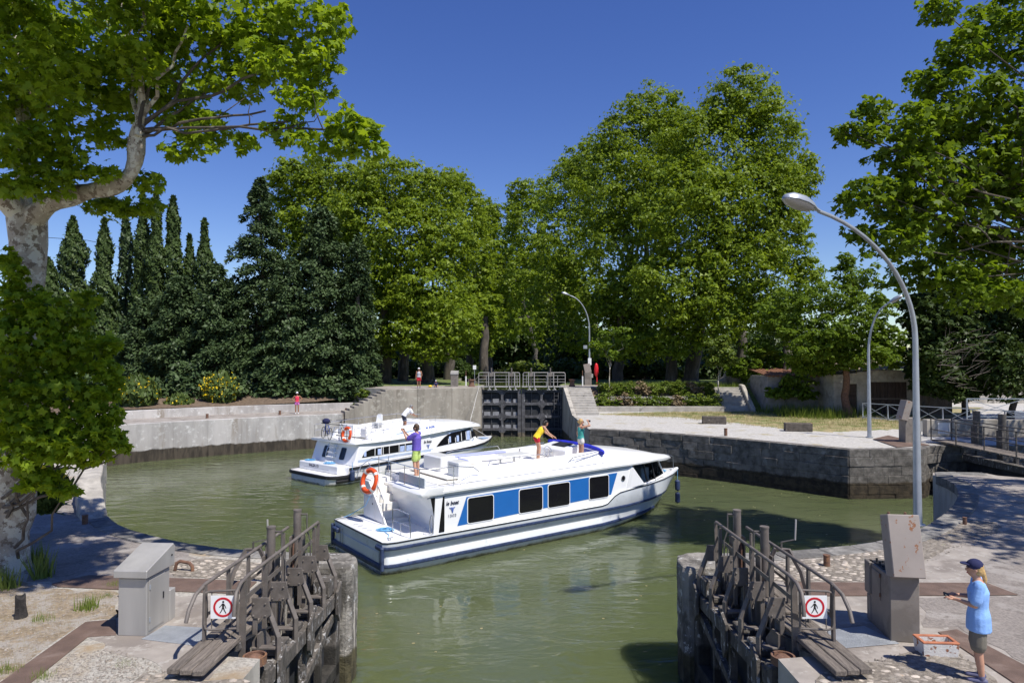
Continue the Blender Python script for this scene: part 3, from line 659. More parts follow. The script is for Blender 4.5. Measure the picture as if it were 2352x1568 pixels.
sheet('road', [(23.8, 36.0), (60, 35.2), (60, 46), (30.5, 44), (26.4, 49.8), (24.2, 49.8), (28.4, 41.2), (24.0, 40.5)], LQ - .018, M['path'])
# ================================================================ near lock gates (one leaf each side, standing open)
def near_gate(s, x0, label):
    # local frame: X grows from the chamber face into the quay, Y along the leaf, Z up from the water
    root = thing('lock_gate', label, 'lock gate', (x0, 10.32, 0))
    ZT = [(-2, -2), (2.0, 1.98), (2.3, 2.29), (2.415, 2.36), (2.54, 2.485), (2.84, 2.70), (3.03, 2.98), (3.3, 3.2), (3.52, 3.36), (3.85, 3.70)]
    def zm(z):
        for (a, va), (c, vc) in zip(ZT, ZT[1:]):
            if z <= c: return va + (vc - va) * (z - a) / (c - a)
        return z - .15
    def X(x, y, z): return (s * (x + .245 - .035 * (y - 9.3)), (y - 9.3) * .93 - .2, zm(z))
    def rect(b, x0_, x1_, y0, y1, z0, z1):      # a slightly skewed block between two corners
        vs = [X(x, y, z) for x in (x0_, x1_) for y in (y0, y1) for z in (z0, z1)]
        b.add(vs, [(0, 1, 3, 2), (4, 6, 7, 5), (0, 4, 5, 1), (2, 3, 7, 6), (0, 2, 6, 4), (1, 5, 7, 3)])
    def part(b, name, mat, par=root, **k): return b.build(name, mat, par, fix=True, **k)
    # timber and iron leaf
    b = MB(); rect(b, .0, .34, 9.45, 13.3, 1.72, 1.98); part(b, 'top_beam', M['gatewood'], bevel=.02)
    b = MB(); rect(b, .02, .32, 9.45, 13.3, .28, .55); part(b, 'lower_beam', M['gatewood'], bevel=.02)
    b = MB(); rect(b, .02, .30, 13.06, 13.34, -.5, 2.15); part(b, 'mitre_post', M['gatewood'], bevel=.02)
    b = MB(); rect(b, .02, .34, 9.35, 9.62, -.5, 2.05); part(b, 'heel_post', M['gatewood'], bevel=.03)
    for y in (10.35, 11.25, 12.15):
        b = MB(); rect(b, .05, .17, y - .05, y + .05, .5, 1.75); part(b, 'upright', M['gatewood'])
    b = MB(); rect(b, .26, .30, 9.6, 13.1, -.4, 1.75); part(b, 'skin_plate', M['gatepanel'])
    b = MB(); b.bar(X(.08, 9.7, .55), X(.08, 13.0, 1.55), .1, .14); part(b, 'diagonal_brace', M['gatewood'])
    # dark notched boards on the chamber face
    for y in (9.75, 11.2, 12.95):
        b = MB(); b.extr([X(-.03, y - .13, 2.05), X(-.03, y + .13, 2.18), X(-.03, y + .13, 1.62), X(-.03, y, 1.45), X(-.03, y - .13, 1.62)], (-s * .05, 0, 0)); part(b, 'rubbing_board', M['gatewood'])
    for y0, y1 in ((9.9, 10.5), (10.75, 11.2), (11.55, 12.0), (12.35, 12.8)):
        b = MB(); rect(b, .08, .3, y0, y1, 1.99, 2.08); part(b, 'sill_block', M['gatewood'], bevel=.015)
    b = MB(); rect(b, .04, .36, 12.62, 13.0, 2.0, 2.34); part(b, 'end_block', M['gatewood'], bevel=.02)
    # cranked brackets
    for k, y in enumerate((12.98, 12.2, 11.42, 10.62, 9.82)):
        b = MB()
        b.tube([X(.03, y, 1.75), X(.03, y, 2.32), X(.25, y + .05, 2.92)], .052, 4, sx=.9, sy=1.0)
        b.bar(X(.06, y, 2.16), X(.42, y, 2.16), .12, .035); b.bar(X(.4, y, 1.95), X(.38, y, 2.95), .075, .03)
        br = part(b, 'bracket', M['greypaint'], bevel=.006)
        b = MB(); b.extr([X(.18, y - .035, 2.98), X(.43, y - .035, 2.98), X(.43, y - .035, 2.7), X(.2, y - .035, 2.7), X(.13, y - .035, 2.78)], (0, .03, 0)); pl_ = part(b, 'gusset_plate', M['greypaint'])
        for dx, dz in ((.22, .92), (.4, .92), (.22, .75), (.4, .75)):
            b = MB(); b.ell(X(dx, y - .04, 2 + dz), (.018, .018, .018), 6, 4); o = part(b, 'bolt', M['greypaint'], par=br)
    # the walkway planks
    for i, (xa, xb) in enumerate(((.46, .62), (.635, .80), (.815, .985))):
        b = MB(); rect(b, xa - .02, xb - .02, 8.2 + .03 * i, 10.55, 2.45, 2.53); part(b, 'plank', M['timber'], bevel=.012)
        b = MB(); rect(b, xa, xb, 10.25 + .04 * i, 13.1, 2.535, 2.60); part(b, 'plank', M['timber'], bevel=.012)
    for ya_, yb_, zt_ in ((10.7, 10.82, 2.53), (12.3, 12.42, 2.53), (9.3, 9.42, 2.445)):
        b = MB(); rect(b, .43, .99, ya_, yb_, 2.30, zt_); part(b, 'plank_bearer', M['gatewood'])
    # hydraulic posts with housings and pipes
    for j, y in enumerate((11.12, 12.5)):
        b = MB(); b.cyl(X(.62, y, 2.1), X(.62, y, 3.82), .072, 16); b.cyl(X(.62, y, 3.82), X(.62, y, 3.845), .078, 16)
        cy = part(b, 'hydraulic_post', M['greypaint'], smooth=True)
        b = MB(); rect(b, .50, .53, y - .11, y + .11, 1.9, 3.3); rect(b, .71, .74, y - .11, y + .11, 1.9, 3.3); rect(b, .53, .71, y + .085, y + .11, 1.9, 3.22)
        part(b, 'post_housing', M['greypaint'])
        b = MB(); b.cyl(X(.55, y, 3.76), X(.44, y, 3.76), .017, 8); b.tube([X(.44, y, 3.78), X(.43, y - .02, 3.45), X(.35, y - .06, 3.2), X(.35, y - .06, 2.5), X(.36, y - .1, 2.2)], .013, 6)
        b.tube([X(.5, y, 3.0), X(.43, y - .05, 3.02), X(.4, y - .09, 2.95), X(.4, y - .09, 2.45), X(.36, y - .14, 2.38)], .011, 6); part(b, 'pipe', M['greypaint2'], par=cy, smooth=True)
        b = MB(); b.tube([X(.66, y - .09, 3.15), X(.66, y - .11, 3.0), X(.66, y - .11, 2.75)], .016, 6)
        if j: part(b, 'lever', M['rust'], par=cy)
    # hand rails
    b = MB(); b.tube([X(.93, 8.72, 2.98), X(.93, 8.80, 3.12), X(.92, 8.98, 3.32), X(.90, 9.25, 3.42), X(.85, 9.7, 3.47), X(.80, 12.5, 3.52)], .028, 10); orl = part(b, 'outer_handrail', M['greypaint'], smooth=True)
    b = MB(); b.tube([X(.37, 8.98, 2.98), X(.37, 9.0, 3.12), X(.39, 9.1, 3.3), X(.41, 9.3, 3.40), X(.41, 9.6, 3.45), X(.36, 12.95, 3.52)], .028, 10); irl = part(b, 'inner_handrail', M['greypaint'], smooth=True)
    for k, y in enumerate((9.22, 9.98, 10.72, 11.5, 12.3)):
        b = MB(); b.bar(X(.90 - .02 * k, y, 2.28), X(.89 - .02 * k, y, 3.43), .035, .075, (0, 1, 0)); b.bar(X(.885 - .02 * k, y + .05, 2.9), X(.885 - .02 * k, y + .012, 3.42), .02, .05, (0, 1, 0)); part(b, 'stanchion', M['greypaint'])
    for k, y in enumerate((9.45, 10.3, 11.1, 11.95, 12.75)):
        b = MB(); b.bar(X(.44 - .015 * k, y, 2.1), X(.42 - .012 * k, y, 3.42), .085 if k == 0 else .06, .06, (0, 1, 0)); part(b, 'stanchion', M['greypaint'])
    b = MB(); b.bar(X(.45, 9.55, 3.02), X(.39, 12.95, 3.12), .012, .07); part(b, 'mid_rail', M['greypaint'])
    b = MB(); b.bar(X(.9, 9.25, 2.92), X(.84, 12.3, 2.98), .01, .05); part(b, 'mid_rail', M['greypaint'])
    b = MB(); b.bar(X(.37, 12.95, 2.9), X(.36, 12.98, 3.5), .06, .02); part(b, 'end_strap', M['greypaint'])
    # swing barrier with its sign
    yb = 9.18
    pts = [X(.42, yb + .06, 3.30), X(.80, yb, 3.30), X(.865, yb, 3.27), X(.885, yb, 3.2), X(.885, yb, 2.86), X(.865, yb, 2.79), X(.80, yb, 2.765), X(.42, yb + .06, 2.765)]
    b = MB(); b.tube(pts, .017, 8); b.cyl(X(.42, yb + .06, 2.7), X(.42, yb + .06, 3.34), .02, 8); b.bar(X(.5, yb + .05, 2.77), X(.5, yb + .05, 3.29), .012, .012); b.bar(X(.78, yb + .01, 2.77), X(.78, yb + .01, 3.29), .012, .012)
    part(b, 'barrier', M['greypaint'], smooth=True)
    # sign: plate, ring and walking figure
    cx, cz = .60, 3.03; ys = yb - .02
    q0 = X(cx, ys, cz); c0 = q0[0]; yy0 = q0[1]; cz = q0[2]
    b = MB(); b.box(q0, (.36, .008, .33)); sg = part(b, 'warning_sign', M['signwhite'])
    b = MB(); ro, ri = .142, .112; n = 40; vs = []; fs = []
    for k in range(n):
        a = 2 * pi * k / n
        for r_, d in ((ro, -.007), (ri, -.007), (ri, -.004), (ro, -.004)): vs.append((c0 + r_ * cos(a), yy0 + d, cz + r_ * sin(a)))
    for k in range(n):
        a_, c_ = 4 * k, 4 * ((k + 1) % n)
        for j in range(4): fs.append((a_ + j, c_ + j, c_ + (j + 1) % 4, a_ + (j + 1) % 4))
    b.add(vs, fs); part(b, 'red_ring', M['signred'], par=sg)
    b = MB(); yy = yy0 - .0065
    def q(pts_): b.extr([(c0 + px * .09, yy, cz + pz * .09) for px, pz in pts_], (0, .002, 0))
    def limb(x0_, z0_, x1_, z1_, w0, w1):
        d = Vector((x1_ - x0_, z1_ - z0_)).normalized(); n_ = Vector((-d.y, d.x)); q([(x0_ + n_.x * w0, z0_ + n_.y * w0), (x1_ + n_.x * w1, z1_ + n_.y * w1), (x1_ - n_.x * w1, z1_ - n_.y * w1), (x0_ - n_.x * w0, z0_ - n_.y * w0)])
    q([(.02 + .17 * cos(2 * pi * k / 12), .86 + .17 * sin(2 * pi * k / 12)) for k in range(12)])
    q([(-.18, .6), (.18, .6), (.14, -.12), (-.14, -.12)])
    limb(-.1, .55, -.42, .12, .07, .06); limb(-.42, .12, -.62, -.02, .06, .05); limb(.12, .52, .36, .12, .07, .06); limb(.36, .12, .48, -.18, .06, .05)
    limb(-.04, -.05, -.2, -.5, .11, .08); limb(-.2, -.5, -.52, -.98, .08, .06); limb(.05, -.05, .22, -.52, .11, .08); limb(.22, -.52, .5, -.98, .08, .06)
    part(b, 'walking_figure', M['signblack'], par=sg)
    # hose bundle and heel collar
    b = MB()
    for k in range(4):
        o_ = k * .022; b.tube([X(.42 + o_, 11.2, 2.2 - .2), X(.38 + o_, 10.4, 2.14 + .1), X(.36 + o_, 9.9, 2.36), X(.42 + o_, 9.6, 2.4), X(.5 + o_ * 2, 9.2, 2.36), X(.75 + o_, 8.9, 2.31)], .014, 6)
    part(b, 'hose_bundle', M['black'], smooth=True)
    b = MB(); b.lathe([(.17, 0), (.17, .12), (.14, .12), (.14, .07), (.002, .07)], X(.16, 9.22, 2.16), 20); part(b, 'heel_collar', M['rust'], smooth=True)
    b = MB(); b.lathe([(.11, 0), (.11, .05), (.05, .09), (.002, .09)], X(.16, 9.22, 2.2), 14); part(b, 'heel_pin', M['rust'], smooth=True)
    b = MB(); b.extr([X(.3, 9.75, 2.0), X(.3, 9.75, 2.42), X(.3, 10.0, 2.42), X(.3, 10.25, 2.15), X(.3, 10.25, 2.0)], (s * .03, 0, 0)); part(b, 'bearing_plate', M['greypaint'])
    # winch frame with a crank on the quay side
    b = MB(); b.tube([X(1.72, 12.0, 2.3), X(1.66, 12.1, 2.75), X(1.52, 12.3, 3.03), X(1.3, 12.4, 3.03), X(1.2, 12.5, 2.8), X(1.18, 12.55, 2.3)], .045, 4); part(b, 'winch_frame', M['greypaint'])
    b = MB(); hx = 1.66 if s > 0 else 1.12; b.cyl(X(1.4, 12.35, 3.02), X(1.4, 12.35, 3.2), .018, 8); b.bar(X(1.4, 12.35, 3.2), X(hx, 12.35, 3.26), .03, .014); ch = part(b, 'crank', M['greypaint2'])
    b = MB(); b.cyl(X(hx, 12.35, 3.25), X(hx + .01, 12.33, 3.7), .017, 8); part(b, 'crank_handle', M['rail'], par=ch)
    return root
near_gate(-1, -3.34, 'open left lock gate with plank walkway and grey brown railings and brackets')
near_gate(1, 3.54, 'open right lock gate with plank walkway, in front of the open control desk')
# ground under the quay side of the walkways
# ================================================================ far lock gate
for k, (s, lab) in enumerate(((-1, 'left leaf of the dark far lock gate with pale railings'), (1, 'right leaf of the dark far lock gate with a ladder and pale railings'))):
    cx = .78; xe = -2.52 if s < 0 else 4.12
    root = thing('lock_gate', lab, 'lock gate', ((cx + xe) / 2, 56.9, 0))
    xa, xb = (xe, cx - .02) if s < 0 else (cx + .02, xe); ya = lambda x: 56.6 + .0 * x; y = 56.8
    def bx(name, mat, x0_, x1_, y0, y1, z0, z1, par=root, bevel=0): return MB().box(((x0_ + x1_) / 2, (y0 + y1) / 2, (z0 + z1) / 2), (x1_ - x0_, y1 - y0, z1 - z0)).build(name, mat, par, world=True, bevel=bevel)
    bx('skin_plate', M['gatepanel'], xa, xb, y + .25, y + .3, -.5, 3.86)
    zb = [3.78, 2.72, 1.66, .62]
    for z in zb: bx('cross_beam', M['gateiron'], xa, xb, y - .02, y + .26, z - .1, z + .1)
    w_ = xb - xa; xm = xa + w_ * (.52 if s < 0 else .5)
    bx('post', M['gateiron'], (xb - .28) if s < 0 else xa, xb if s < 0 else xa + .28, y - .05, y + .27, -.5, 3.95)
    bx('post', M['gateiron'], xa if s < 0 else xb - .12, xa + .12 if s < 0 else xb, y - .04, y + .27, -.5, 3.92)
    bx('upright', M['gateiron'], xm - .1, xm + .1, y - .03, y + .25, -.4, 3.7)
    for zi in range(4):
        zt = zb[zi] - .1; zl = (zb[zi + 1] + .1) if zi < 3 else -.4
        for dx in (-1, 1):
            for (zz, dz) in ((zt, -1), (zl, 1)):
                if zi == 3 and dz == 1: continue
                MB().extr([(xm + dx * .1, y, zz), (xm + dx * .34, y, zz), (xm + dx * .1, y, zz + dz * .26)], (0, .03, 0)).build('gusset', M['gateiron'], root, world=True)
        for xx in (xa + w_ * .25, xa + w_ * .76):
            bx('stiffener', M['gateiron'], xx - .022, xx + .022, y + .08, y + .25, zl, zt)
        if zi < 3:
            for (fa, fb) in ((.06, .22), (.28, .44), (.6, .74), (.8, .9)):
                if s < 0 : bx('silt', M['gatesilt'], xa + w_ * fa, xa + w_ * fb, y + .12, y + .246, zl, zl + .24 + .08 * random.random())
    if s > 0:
        b = MB()
        for xx in (xb - .62, xb - .28): b.bar((xx, y - .08, -.3), (xx, y - .08, 3.8), .04, .04)
        for j in range(13): b.bar((xb - .62, y - .08, .1 + j * .3), (xb - .28, y - .08, .1 + j * .3), .03, .03)
        b.build('ladder', M['gateiron'], root, world=True)
    # railing on top
    zr = 5.32; b = MB(); x0_, x1_ = (xa - .25, xb - .12) if s < 0 else (xa + .12, xb + .3)
    b.tube([(x0_, y, 4.15), (x0_, y, zr - .12), (x0_ + .04, y, zr - .03), (x0_ + .12, y, zr), (x1_ - .12, y, zr), (x1_ - .04, y, zr - .03), (x1_, y, zr - .12), (x1_, y, 4.15)], .026, 8)
    b.build('handrail', M['rail'], root, world=True, smooth=True)
    for z in (4.55, 4.78, 5.08): MB().bar((x0_, y, z), (x1_, y, z), .03, .03).build('rail_bar', M['rail'], root, world=True)
    for f_ in (.12, .62, .9): MB().bar((xa + w_ * f_, y, 4.2), (xa + w_ * f_, y, 5.08), .03, .03).build('baluster', M['rail'], root, world=True)
    bx('walkway', M['rail'], x0_ - .1, x1_ + .05, y - .3, y + .35, 4.12, 4.2)
    for xx in ((xa + w_ * .25, xa + w_ * .76) if s < 0 else (xa + w_ * .24, xa + w_ * .72)):
        for dx in (-.24, .24):
            b = MB(); b.tube([(xx + dx, y - .34, 5.3), (xx + dx, y - .34, 4.25), (xx + dx + .05, y - .3, 4.05), (xx + dx + .13, y - .28, 3.9)], .04, 4); b.extr([(xx + dx - .1, y - .3, 3.88), (xx + dx + .25, y - .3, 3.88), (xx + dx + .13, y - .3, 4.05)], (0, .04, 0)); b.build('bracket', M['rail'], root, world=True)
        bx('rack_box', M['boxpaint'], xx - .16, xx + .16, y - .2, y - .02, 5.0, 5.3)
        bx('rack_post', M['greypaint'], xx - .06, xx + .06, y - .14, y - .04, 4.0, 5.02)
        bx('rack_head', M['greypaint'], xx - .05, xx + .05, y - .14, y - .04, 5.3, 5.72)
# ================================================================ cabinets, lamps, bollards, signs
def W(u, v, z=LQ): g = G(u, v, z); return Vector((g[0], g[1], z))
# steel cabinet on the left
t = thing('control_cabinet', 'closed brushed steel control cabinet with sloping lid left of the near gate', 'cabinet', (-5.85, 10.9, LQ), R(-4))
MB().box((0, .05, .44), (.46, .62, .88)).build('body', M['stainless'], t, bevel=.01)
MB().extr([(-.27, -.33, .90), (-.27, -.33, 1.02), (-.27, .40, 1.26), (-.27, .45, 1.2), (-.27, .43, .90)], (.54, 0, 0)).build('lid', M['stainless'], t, bevel=.012, fix=True)
MB().box((.236, .0, .45), (.012, .42, .78)).build('door', M['stainless'], t, bevel=.004)
MB().box((.12, .44, .25), (.24, .16, .5)).build('side_box', M['stainless'], t, bevel=.008)
MB().cyl((.272, .34, 1.08), (.285, .34, 1.08), .014, 8).build('lock', M['black'], t)
MB().cyl((-.3, .05, .86), (-.26, .05, .98), .05, 10).build('lamp', M['signwhite'], t, smooth=True)
for z_ in (.2, .7): MB().cyl((.247, -.2, z_), (.247, -.2, z_ + .07), .012, 8).build('hinge', M['galv'], t)
MB().box((.246, .16, .5), (.02, .02, .1)).build('handle', M['black'], t)
MB().box((0, .05, .03), (.44, .6, .05)).build('plinth', M['boxpaint'], t)
# open control desk on the right
t = thing('control_desk', 'open grey control desk with raised rusting lid in front of the lamp post', 'control desk', (6.0, 10.85, LQ), R(-8))
MB().box((.0, .0, .49), (.42, .9, .98)).build('body', M['boxpaint'], t, bevel=.012)
MB().box((-.2, .38, .72), (.1, .2, .52)).build('side_box', M['boxpaint'], t, bevel=.01); MB().box((-.18, .39, .22), (.08, .16, .42)).build('side_box', M['boxpaint'], t, bevel=.01)
MB().box((-.215, .08, .70), (.012, .34, .42)).build('door', M['boxpaint'], t, bevel=.005)
Ml = Matrix.Rotation(R(-14), 3, 'X')
MB().box((.02, -.34, 1.42), (.46, .3, .92), M=Ml).build('lid', M['lidpaint'], t, bevel=.012)
for x in (-.12, .12):
    MB().cyl(Vector((x, -.2, 1.84)), Vector((x, -.2, 1.90)), .02, 8).build('lid_knob', M['rust'], t)
b = MB()
for i in range(4):
    for j in range(3): b.cyl((-.14 + .09 * i, .0 + .12 * j, .98), (-.14 + .09 * i, .0 + .12 * j, 1.02 + .02 * ((i + j) % 3)), .018, 6)
b.cyl((.05, .05, .98), (.06, .04, 1.16), .009, 6); b.ell((.06, .04, 1.17), (.025, .025, .025), 8, 6); b.box((0, .12, .985), (.36, .46, .02)); b.build('switch_panel', M['black'], t)
for z_ in (.55, .85): MB().cyl((-.225, -.1, z_), (-.225, -.1, z_ + .06), .012, 8).build('hinge', M['rust'], t)
MB().tube([(.02, -.1, 1.0), (.05, -.22, 1.12), (.1, -.28, 1.3)], .014, 6).build('cable', M['black'], t, smooth=True)
MB().cyl((.1, .3, .985), (.1, .3, 1.02), .03, 10).build('red_button', M['red'], t)
MB().box((.25, .3, .5), (.1, .26, .8)).build('back_box', M['stainless'], t, bevel=.01)
# planter trough
t = thing('planter_trough', 'flaking white and terracotta planter trough at the foot of the control desk', 'planter', (6.16, 10.02, LQ), R(-4))
b = MB(); b.cm = 0
o_, i_ = [(-.25, -.15), (.25, -.15), (.25, .15), (-.25, .15)], [(-.2, -.1), (.2, -.1), (.2, .1), (-.2, .1)]
vs = [(x * .92, y * .9, 0) for x, y in o_] + [(x, y, .2) for x, y in o_] + [(x, y, .2) for x, y in i_] + [(x, y, .1) for x, y in i_]
b.add(vs, [(3, 2, 1, 0)] + [(i, (i + 1) % 4, 4 + (i + 1) % 4, 4 + i) for i in range(4)] + [(4 + i, 4 + (i + 1) % 4, 8 + (i + 1) % 4, 8 + i) for i in range(4)] + [(8 + i, 8 + (i + 1) % 4, 12 + (i + 1) % 4, 12 + i) for i in range(4)])
b.build('trough_body', M['flaking'], t)
for (xa_, ya_, lx_, ly_) in ((0, -.128, .51, .05), (0, .128, .51, .05), (-.23, 0, .05, .206), (.23, 0, .05, .206)): MB().box((xa_, ya_, .205), (lx_, ly_, .03)).build('rim', M['terra'], t, bevel=.008)
MB().box((0, 0, .1), (.4, .2, .02)).build('soil', M['drygrass'], t)
# street lamps: pole, curved arm, cobra head
def lamp(label, base, h, reach, dirv, r0, head, group='curved steel street lamps'):
    t = thing('street_lamp', label, 'street lamp', base, 0, group); d = Vector(dirv).normalized(); d.z = 0
    pts = [(0, 0, 0), (0, 0, h * .3), (0, 0, h * .62)]; n = 14
    for k in range(1, n + 1):
        a = k / n * R(80); e = Vector((d.x * reach * (1 - cos(a)) / (1 - cos(R(80))), d.y * reach * (1 - cos(a)) / (1 - cos(R(80))), h * .62 + (h * .38) * sin(a) / sin(R(80)))); pts.append(tuple(e))
    m = len(pts); MB().tube(pts, [r0 * (1 - .58 * min(Vector(p).z / h, 1)) for p in pts], 12).build('pole', M['galv'], t, smooth=True)
    end = Vector(pts[-1]); tg = (end - Vector(pts[-2])).normalized(); sd_ = tg.cross(Vector((0, 0, 1))).normalized(); up = sd_.cross(tg)
    rings = []; rl = []
    for f_, wv, hv, lo in ((-.02, .2, .25, .2), (.1, .3, .35, .3), (.3, .75, .75, .45), (.55, 1, 1, .6), (.8, .9, .9, .55), (.95, .55, .55, .3), (1, .15, .2, .1)):
        c = end + tg * (f_ * head); rings.append([c + sd_ * (cos(a) * wv * head * .19) + up * (sin(a) * (hv * head * .17 if sin(a) > 0 else lo * head * .02)) for a in [2 * pi * k / 14 for k in range(14)]])
        rl.append([c + sd_ * (cos(a) * wv * head * .165) + up * (-.012 * head + (sin(a) * (.02 * head if sin(a) > 0 else lo * head * .17))) for a in [2 * pi * k / 12 for k in range(12)]])
    MB().loft(rings).build('lamp_head', M['galv'], t, smooth=True, fix=True); MB().loft(rl[2:]).build('lens', M['stainless'], t, smooth=True, fix=True)
    b = MB(); b.cyl((0, 0, 0), (0, 0, .03), r0 * 1.7, 12); b.build('base_plate', M['galv'], t)
    return t
tp = at(1868, 480, 15.2)
b0 = Vector((10.4, 17.6, LQ))
hd = (at(1880, 485, 15.6) - b0); lamp('tall curved steel street lamp rising behind the open control desk', b0, hd.z, sqrt(hd.x ** 2 + hd.y ** 2), (hd.x, hd.y, 0), .105, 1.2)
b0 = Vector((*G(1997, 1004), LQ)); hd = at(2036, 700, b0.y - .6) - b0; lamp('curved steel street lamp on the right far quay before the shed', b0, hd.z, sqrt(hd.x ** 2 + hd.y ** 2), (hd.x, hd.y, 0), .11, .9)
b0 = Vector((*G(1354, 884, UQ), UQ)); hd = at(1310, 679, b0.y - .3) - b0; lp = lamp('curved steel street lamp beside the far lock gate', b0, hd.z, sqrt(hd.x ** 2 + hd.y ** 2), (hd.x, hd.y, 0), .1, .85)
MB().box((0, -.16, 2.1), (.3, .12, .62)).build('control_box', M['signwhite'], lp, bevel=.01)
for dx in (-.5, .5): MB().box((dx * .8, -.2, 3.55 + dx * .3), (.34, .2, .3)).build('floodlight', M['galv'], lp, bevel=.01)
# far cabinets
def cab(label, p, w_, d_, h_, open_=False):
    t = thing('control_desk' if open_ else 'control_cabinet', label, 'control desk' if open_ else 'cabinet', p)
    MB().box((0, 0, h_ / 2), (w_, d_, h_)).build('body', M['boxpaint'], t, bevel=.015)
    if open_:
        MB().box((-.05, -.1, h_ + .36), (w_ * .95, .28, .78), M=Matrix.Rotation(R(-12), 3, 'Y')).build('lid', M['lidpaint'], t, bevel=.01)
        MB().box((w_ * .6, 0, h_ * .72), (.18, .3, .34)).build('side_box', M['stainless'], t, bevel=.01)
    else: MB().extr([(-w_ * .54, -d_ * .55, h_ + .003), (-w_ * .54, d_ * .55, h_ + .003), (-w_ * .54, d_ * .55, h_ + .34), (-w_ * .54, d_ * .3, h_ + .34), (-w_ * .54, -d_ * .55, h_ + .16)], (w_ * 1.08, 0, 0)).build('lid', M['stainless'], t, bevel=.01, fix=True)
cab('closed pale control cabinet on the far quay left of the lock gate', W(1044, 887, UQ), .62, .6, 1.0)
cab('open grey control desk at the top of the far steps', W(1350, 884, UQ), .62, .6, 1.15, True)
t = thing('control_desk', 'open grey control desk beside the right side lock gate', 'control desk', W(2090, 1015))
MB().box((0, 0, .62), (.8, .6, 1.24)).build('body', M['boxpaint'], t, bevel=.015); MB().box((-.32, -.1, 1.62), (.34, .55, 1.0), M=Matrix.Rotation(R(16), 3, 'Y')).build('lid', M['lidpaint'], t, bevel=.01); MB().box((.25, -.36, .82), (.3, .12, .5)).build('side_box', M['stainless'], t)
# bollards
def bollard(name, label, p, r_, h_, mat, cap=False, group=None):
    prof = [(r_ * 1.5, 0), (r_ * 1.25, h_ * .2), (r_, h_ * .35), (r_, h_ * .8), (r_ * 1.45, h_ * .86), (r_ * 1.4, h_), (.004, h_)] if cap else [(r_, 0), (r_, h_ * .93), (r_ * 1.12, h_ * .93), (r_ * 1.1, h_), (.004, h_)]
    o = MB().lathe(prof, (0, 0, 0), 14).build(name, mat, smooth=True); o.location = p; return tag(o, label, 'bollard', group)
for lab, u, v, z, r_, h_, c in [('short rusty mooring post on the near right quay cobbles', 1899, 1300, LQ, .065, .24, False), ('small rusty mooring post by the shadow edge on the right quay', 2216, 1205, LQ, .05, .2, False),
        ('short rusty mooring post in the shade of the left quay', 195, 1203, LQ, .07, .24, False), ('squat red and grey bollard left of the far lock gate', 1083, 888, UQ, .2, .62, True), ('squat red and grey bollard right of the far lock gate', 1314, 888, UQ, .2, .62, True),
        ('tiny rusty mooring post at the edge of the right far quay', 1667, 1000, LQ, .09, .4, False), ('small dark mooring post on the left ledge, nearer the broom bushes', 472, 963, 2.4, .09, .3, False), ('small dark mooring post on the left ledge, beside the woman in pink', 640, 955, 2.4, .09, .3, False), ('small dark mooring post on the left ledge at the foot of the steps', 793, 949, 2.4, .09, .3, False)]:
    p = W(u, v, z)
    if z == 2.4: p = Vector((p.x * 1.015, p.y * 1.015 + .25, z))
    bollard('bollard', lab, p, r_, h_, M['rust'], c, 'mooring posts and bollards')
for lab, u, v in (('white marker post with red tip left of the far gate', 1070, 886), ('white marker post with red tip right of the far gate', 1338, 886)):
    t = thing('marker_post', lab, 'post', W(u, v, UQ), 0, 'white marker posts'); MB().cyl((0, 0, 0), (0, 0, .85), .06, 10).build('post', M['signwhite'], t); MB().cyl((0, 0, .85), (0, 0, 1.35), .03, 8).build('tip', M['rust'], t)
t = thing('small_sign', 'small white sign on a post left of the far lock gate', 'sign', W(1090, 885, UQ)); MB().cyl((0, 0, 0), (0, 0, 1.75), .025, 8).build('post', M['galv'], t); MB().box((0, -.03, 1.6), (.28, .02, .36)).build('plate', M['signwhite'], t)
t = thing('lifebuoy_case', 'red lifebuoy case on a red post right of the far gate', 'lifebuoy case', W(1371, 884, UQ)); MB().cyl((0, 0, 0), (0, 0, .9), .05, 8).build('post', M['red'], t); MB().ell((-.05, 0, 1.35), (.2, .14, .62), 16, 12).build('case', M['red'], t, smooth=True)
# mooring hook left, stump left
o = MB().tube([(0, 0, .02), (.03, 0, .16), (.1, 0, .2), (.3, -.02, .17), (.36, -.03, .1), (.37, -.03, -.02)], .035, 8).build('mooring_hook', M['rust'], smooth=True); o.location = W(402, 1311); tag(o, 'bent rusty mooring hook behind the steel cabinet', 'hook')
rings = [[(r_ * cos(a) * (1 + .12 * sin(3 * a + z * 9)), r_ * sin(a), z + .03 * sin(2 * a)) for a in [2 * pi * k / 10 for k in range(10)]] for r_, z in ((.10, 0), (.085, .08), (.075, .2), (.075, .34), (.06, .37))]
o = MB().loft(rings).build('stump', M['stump']); o.location = W(47, 1418); tag(o, 'charred dark wooden stump in the dry grass left of the cabinet', 'stump')
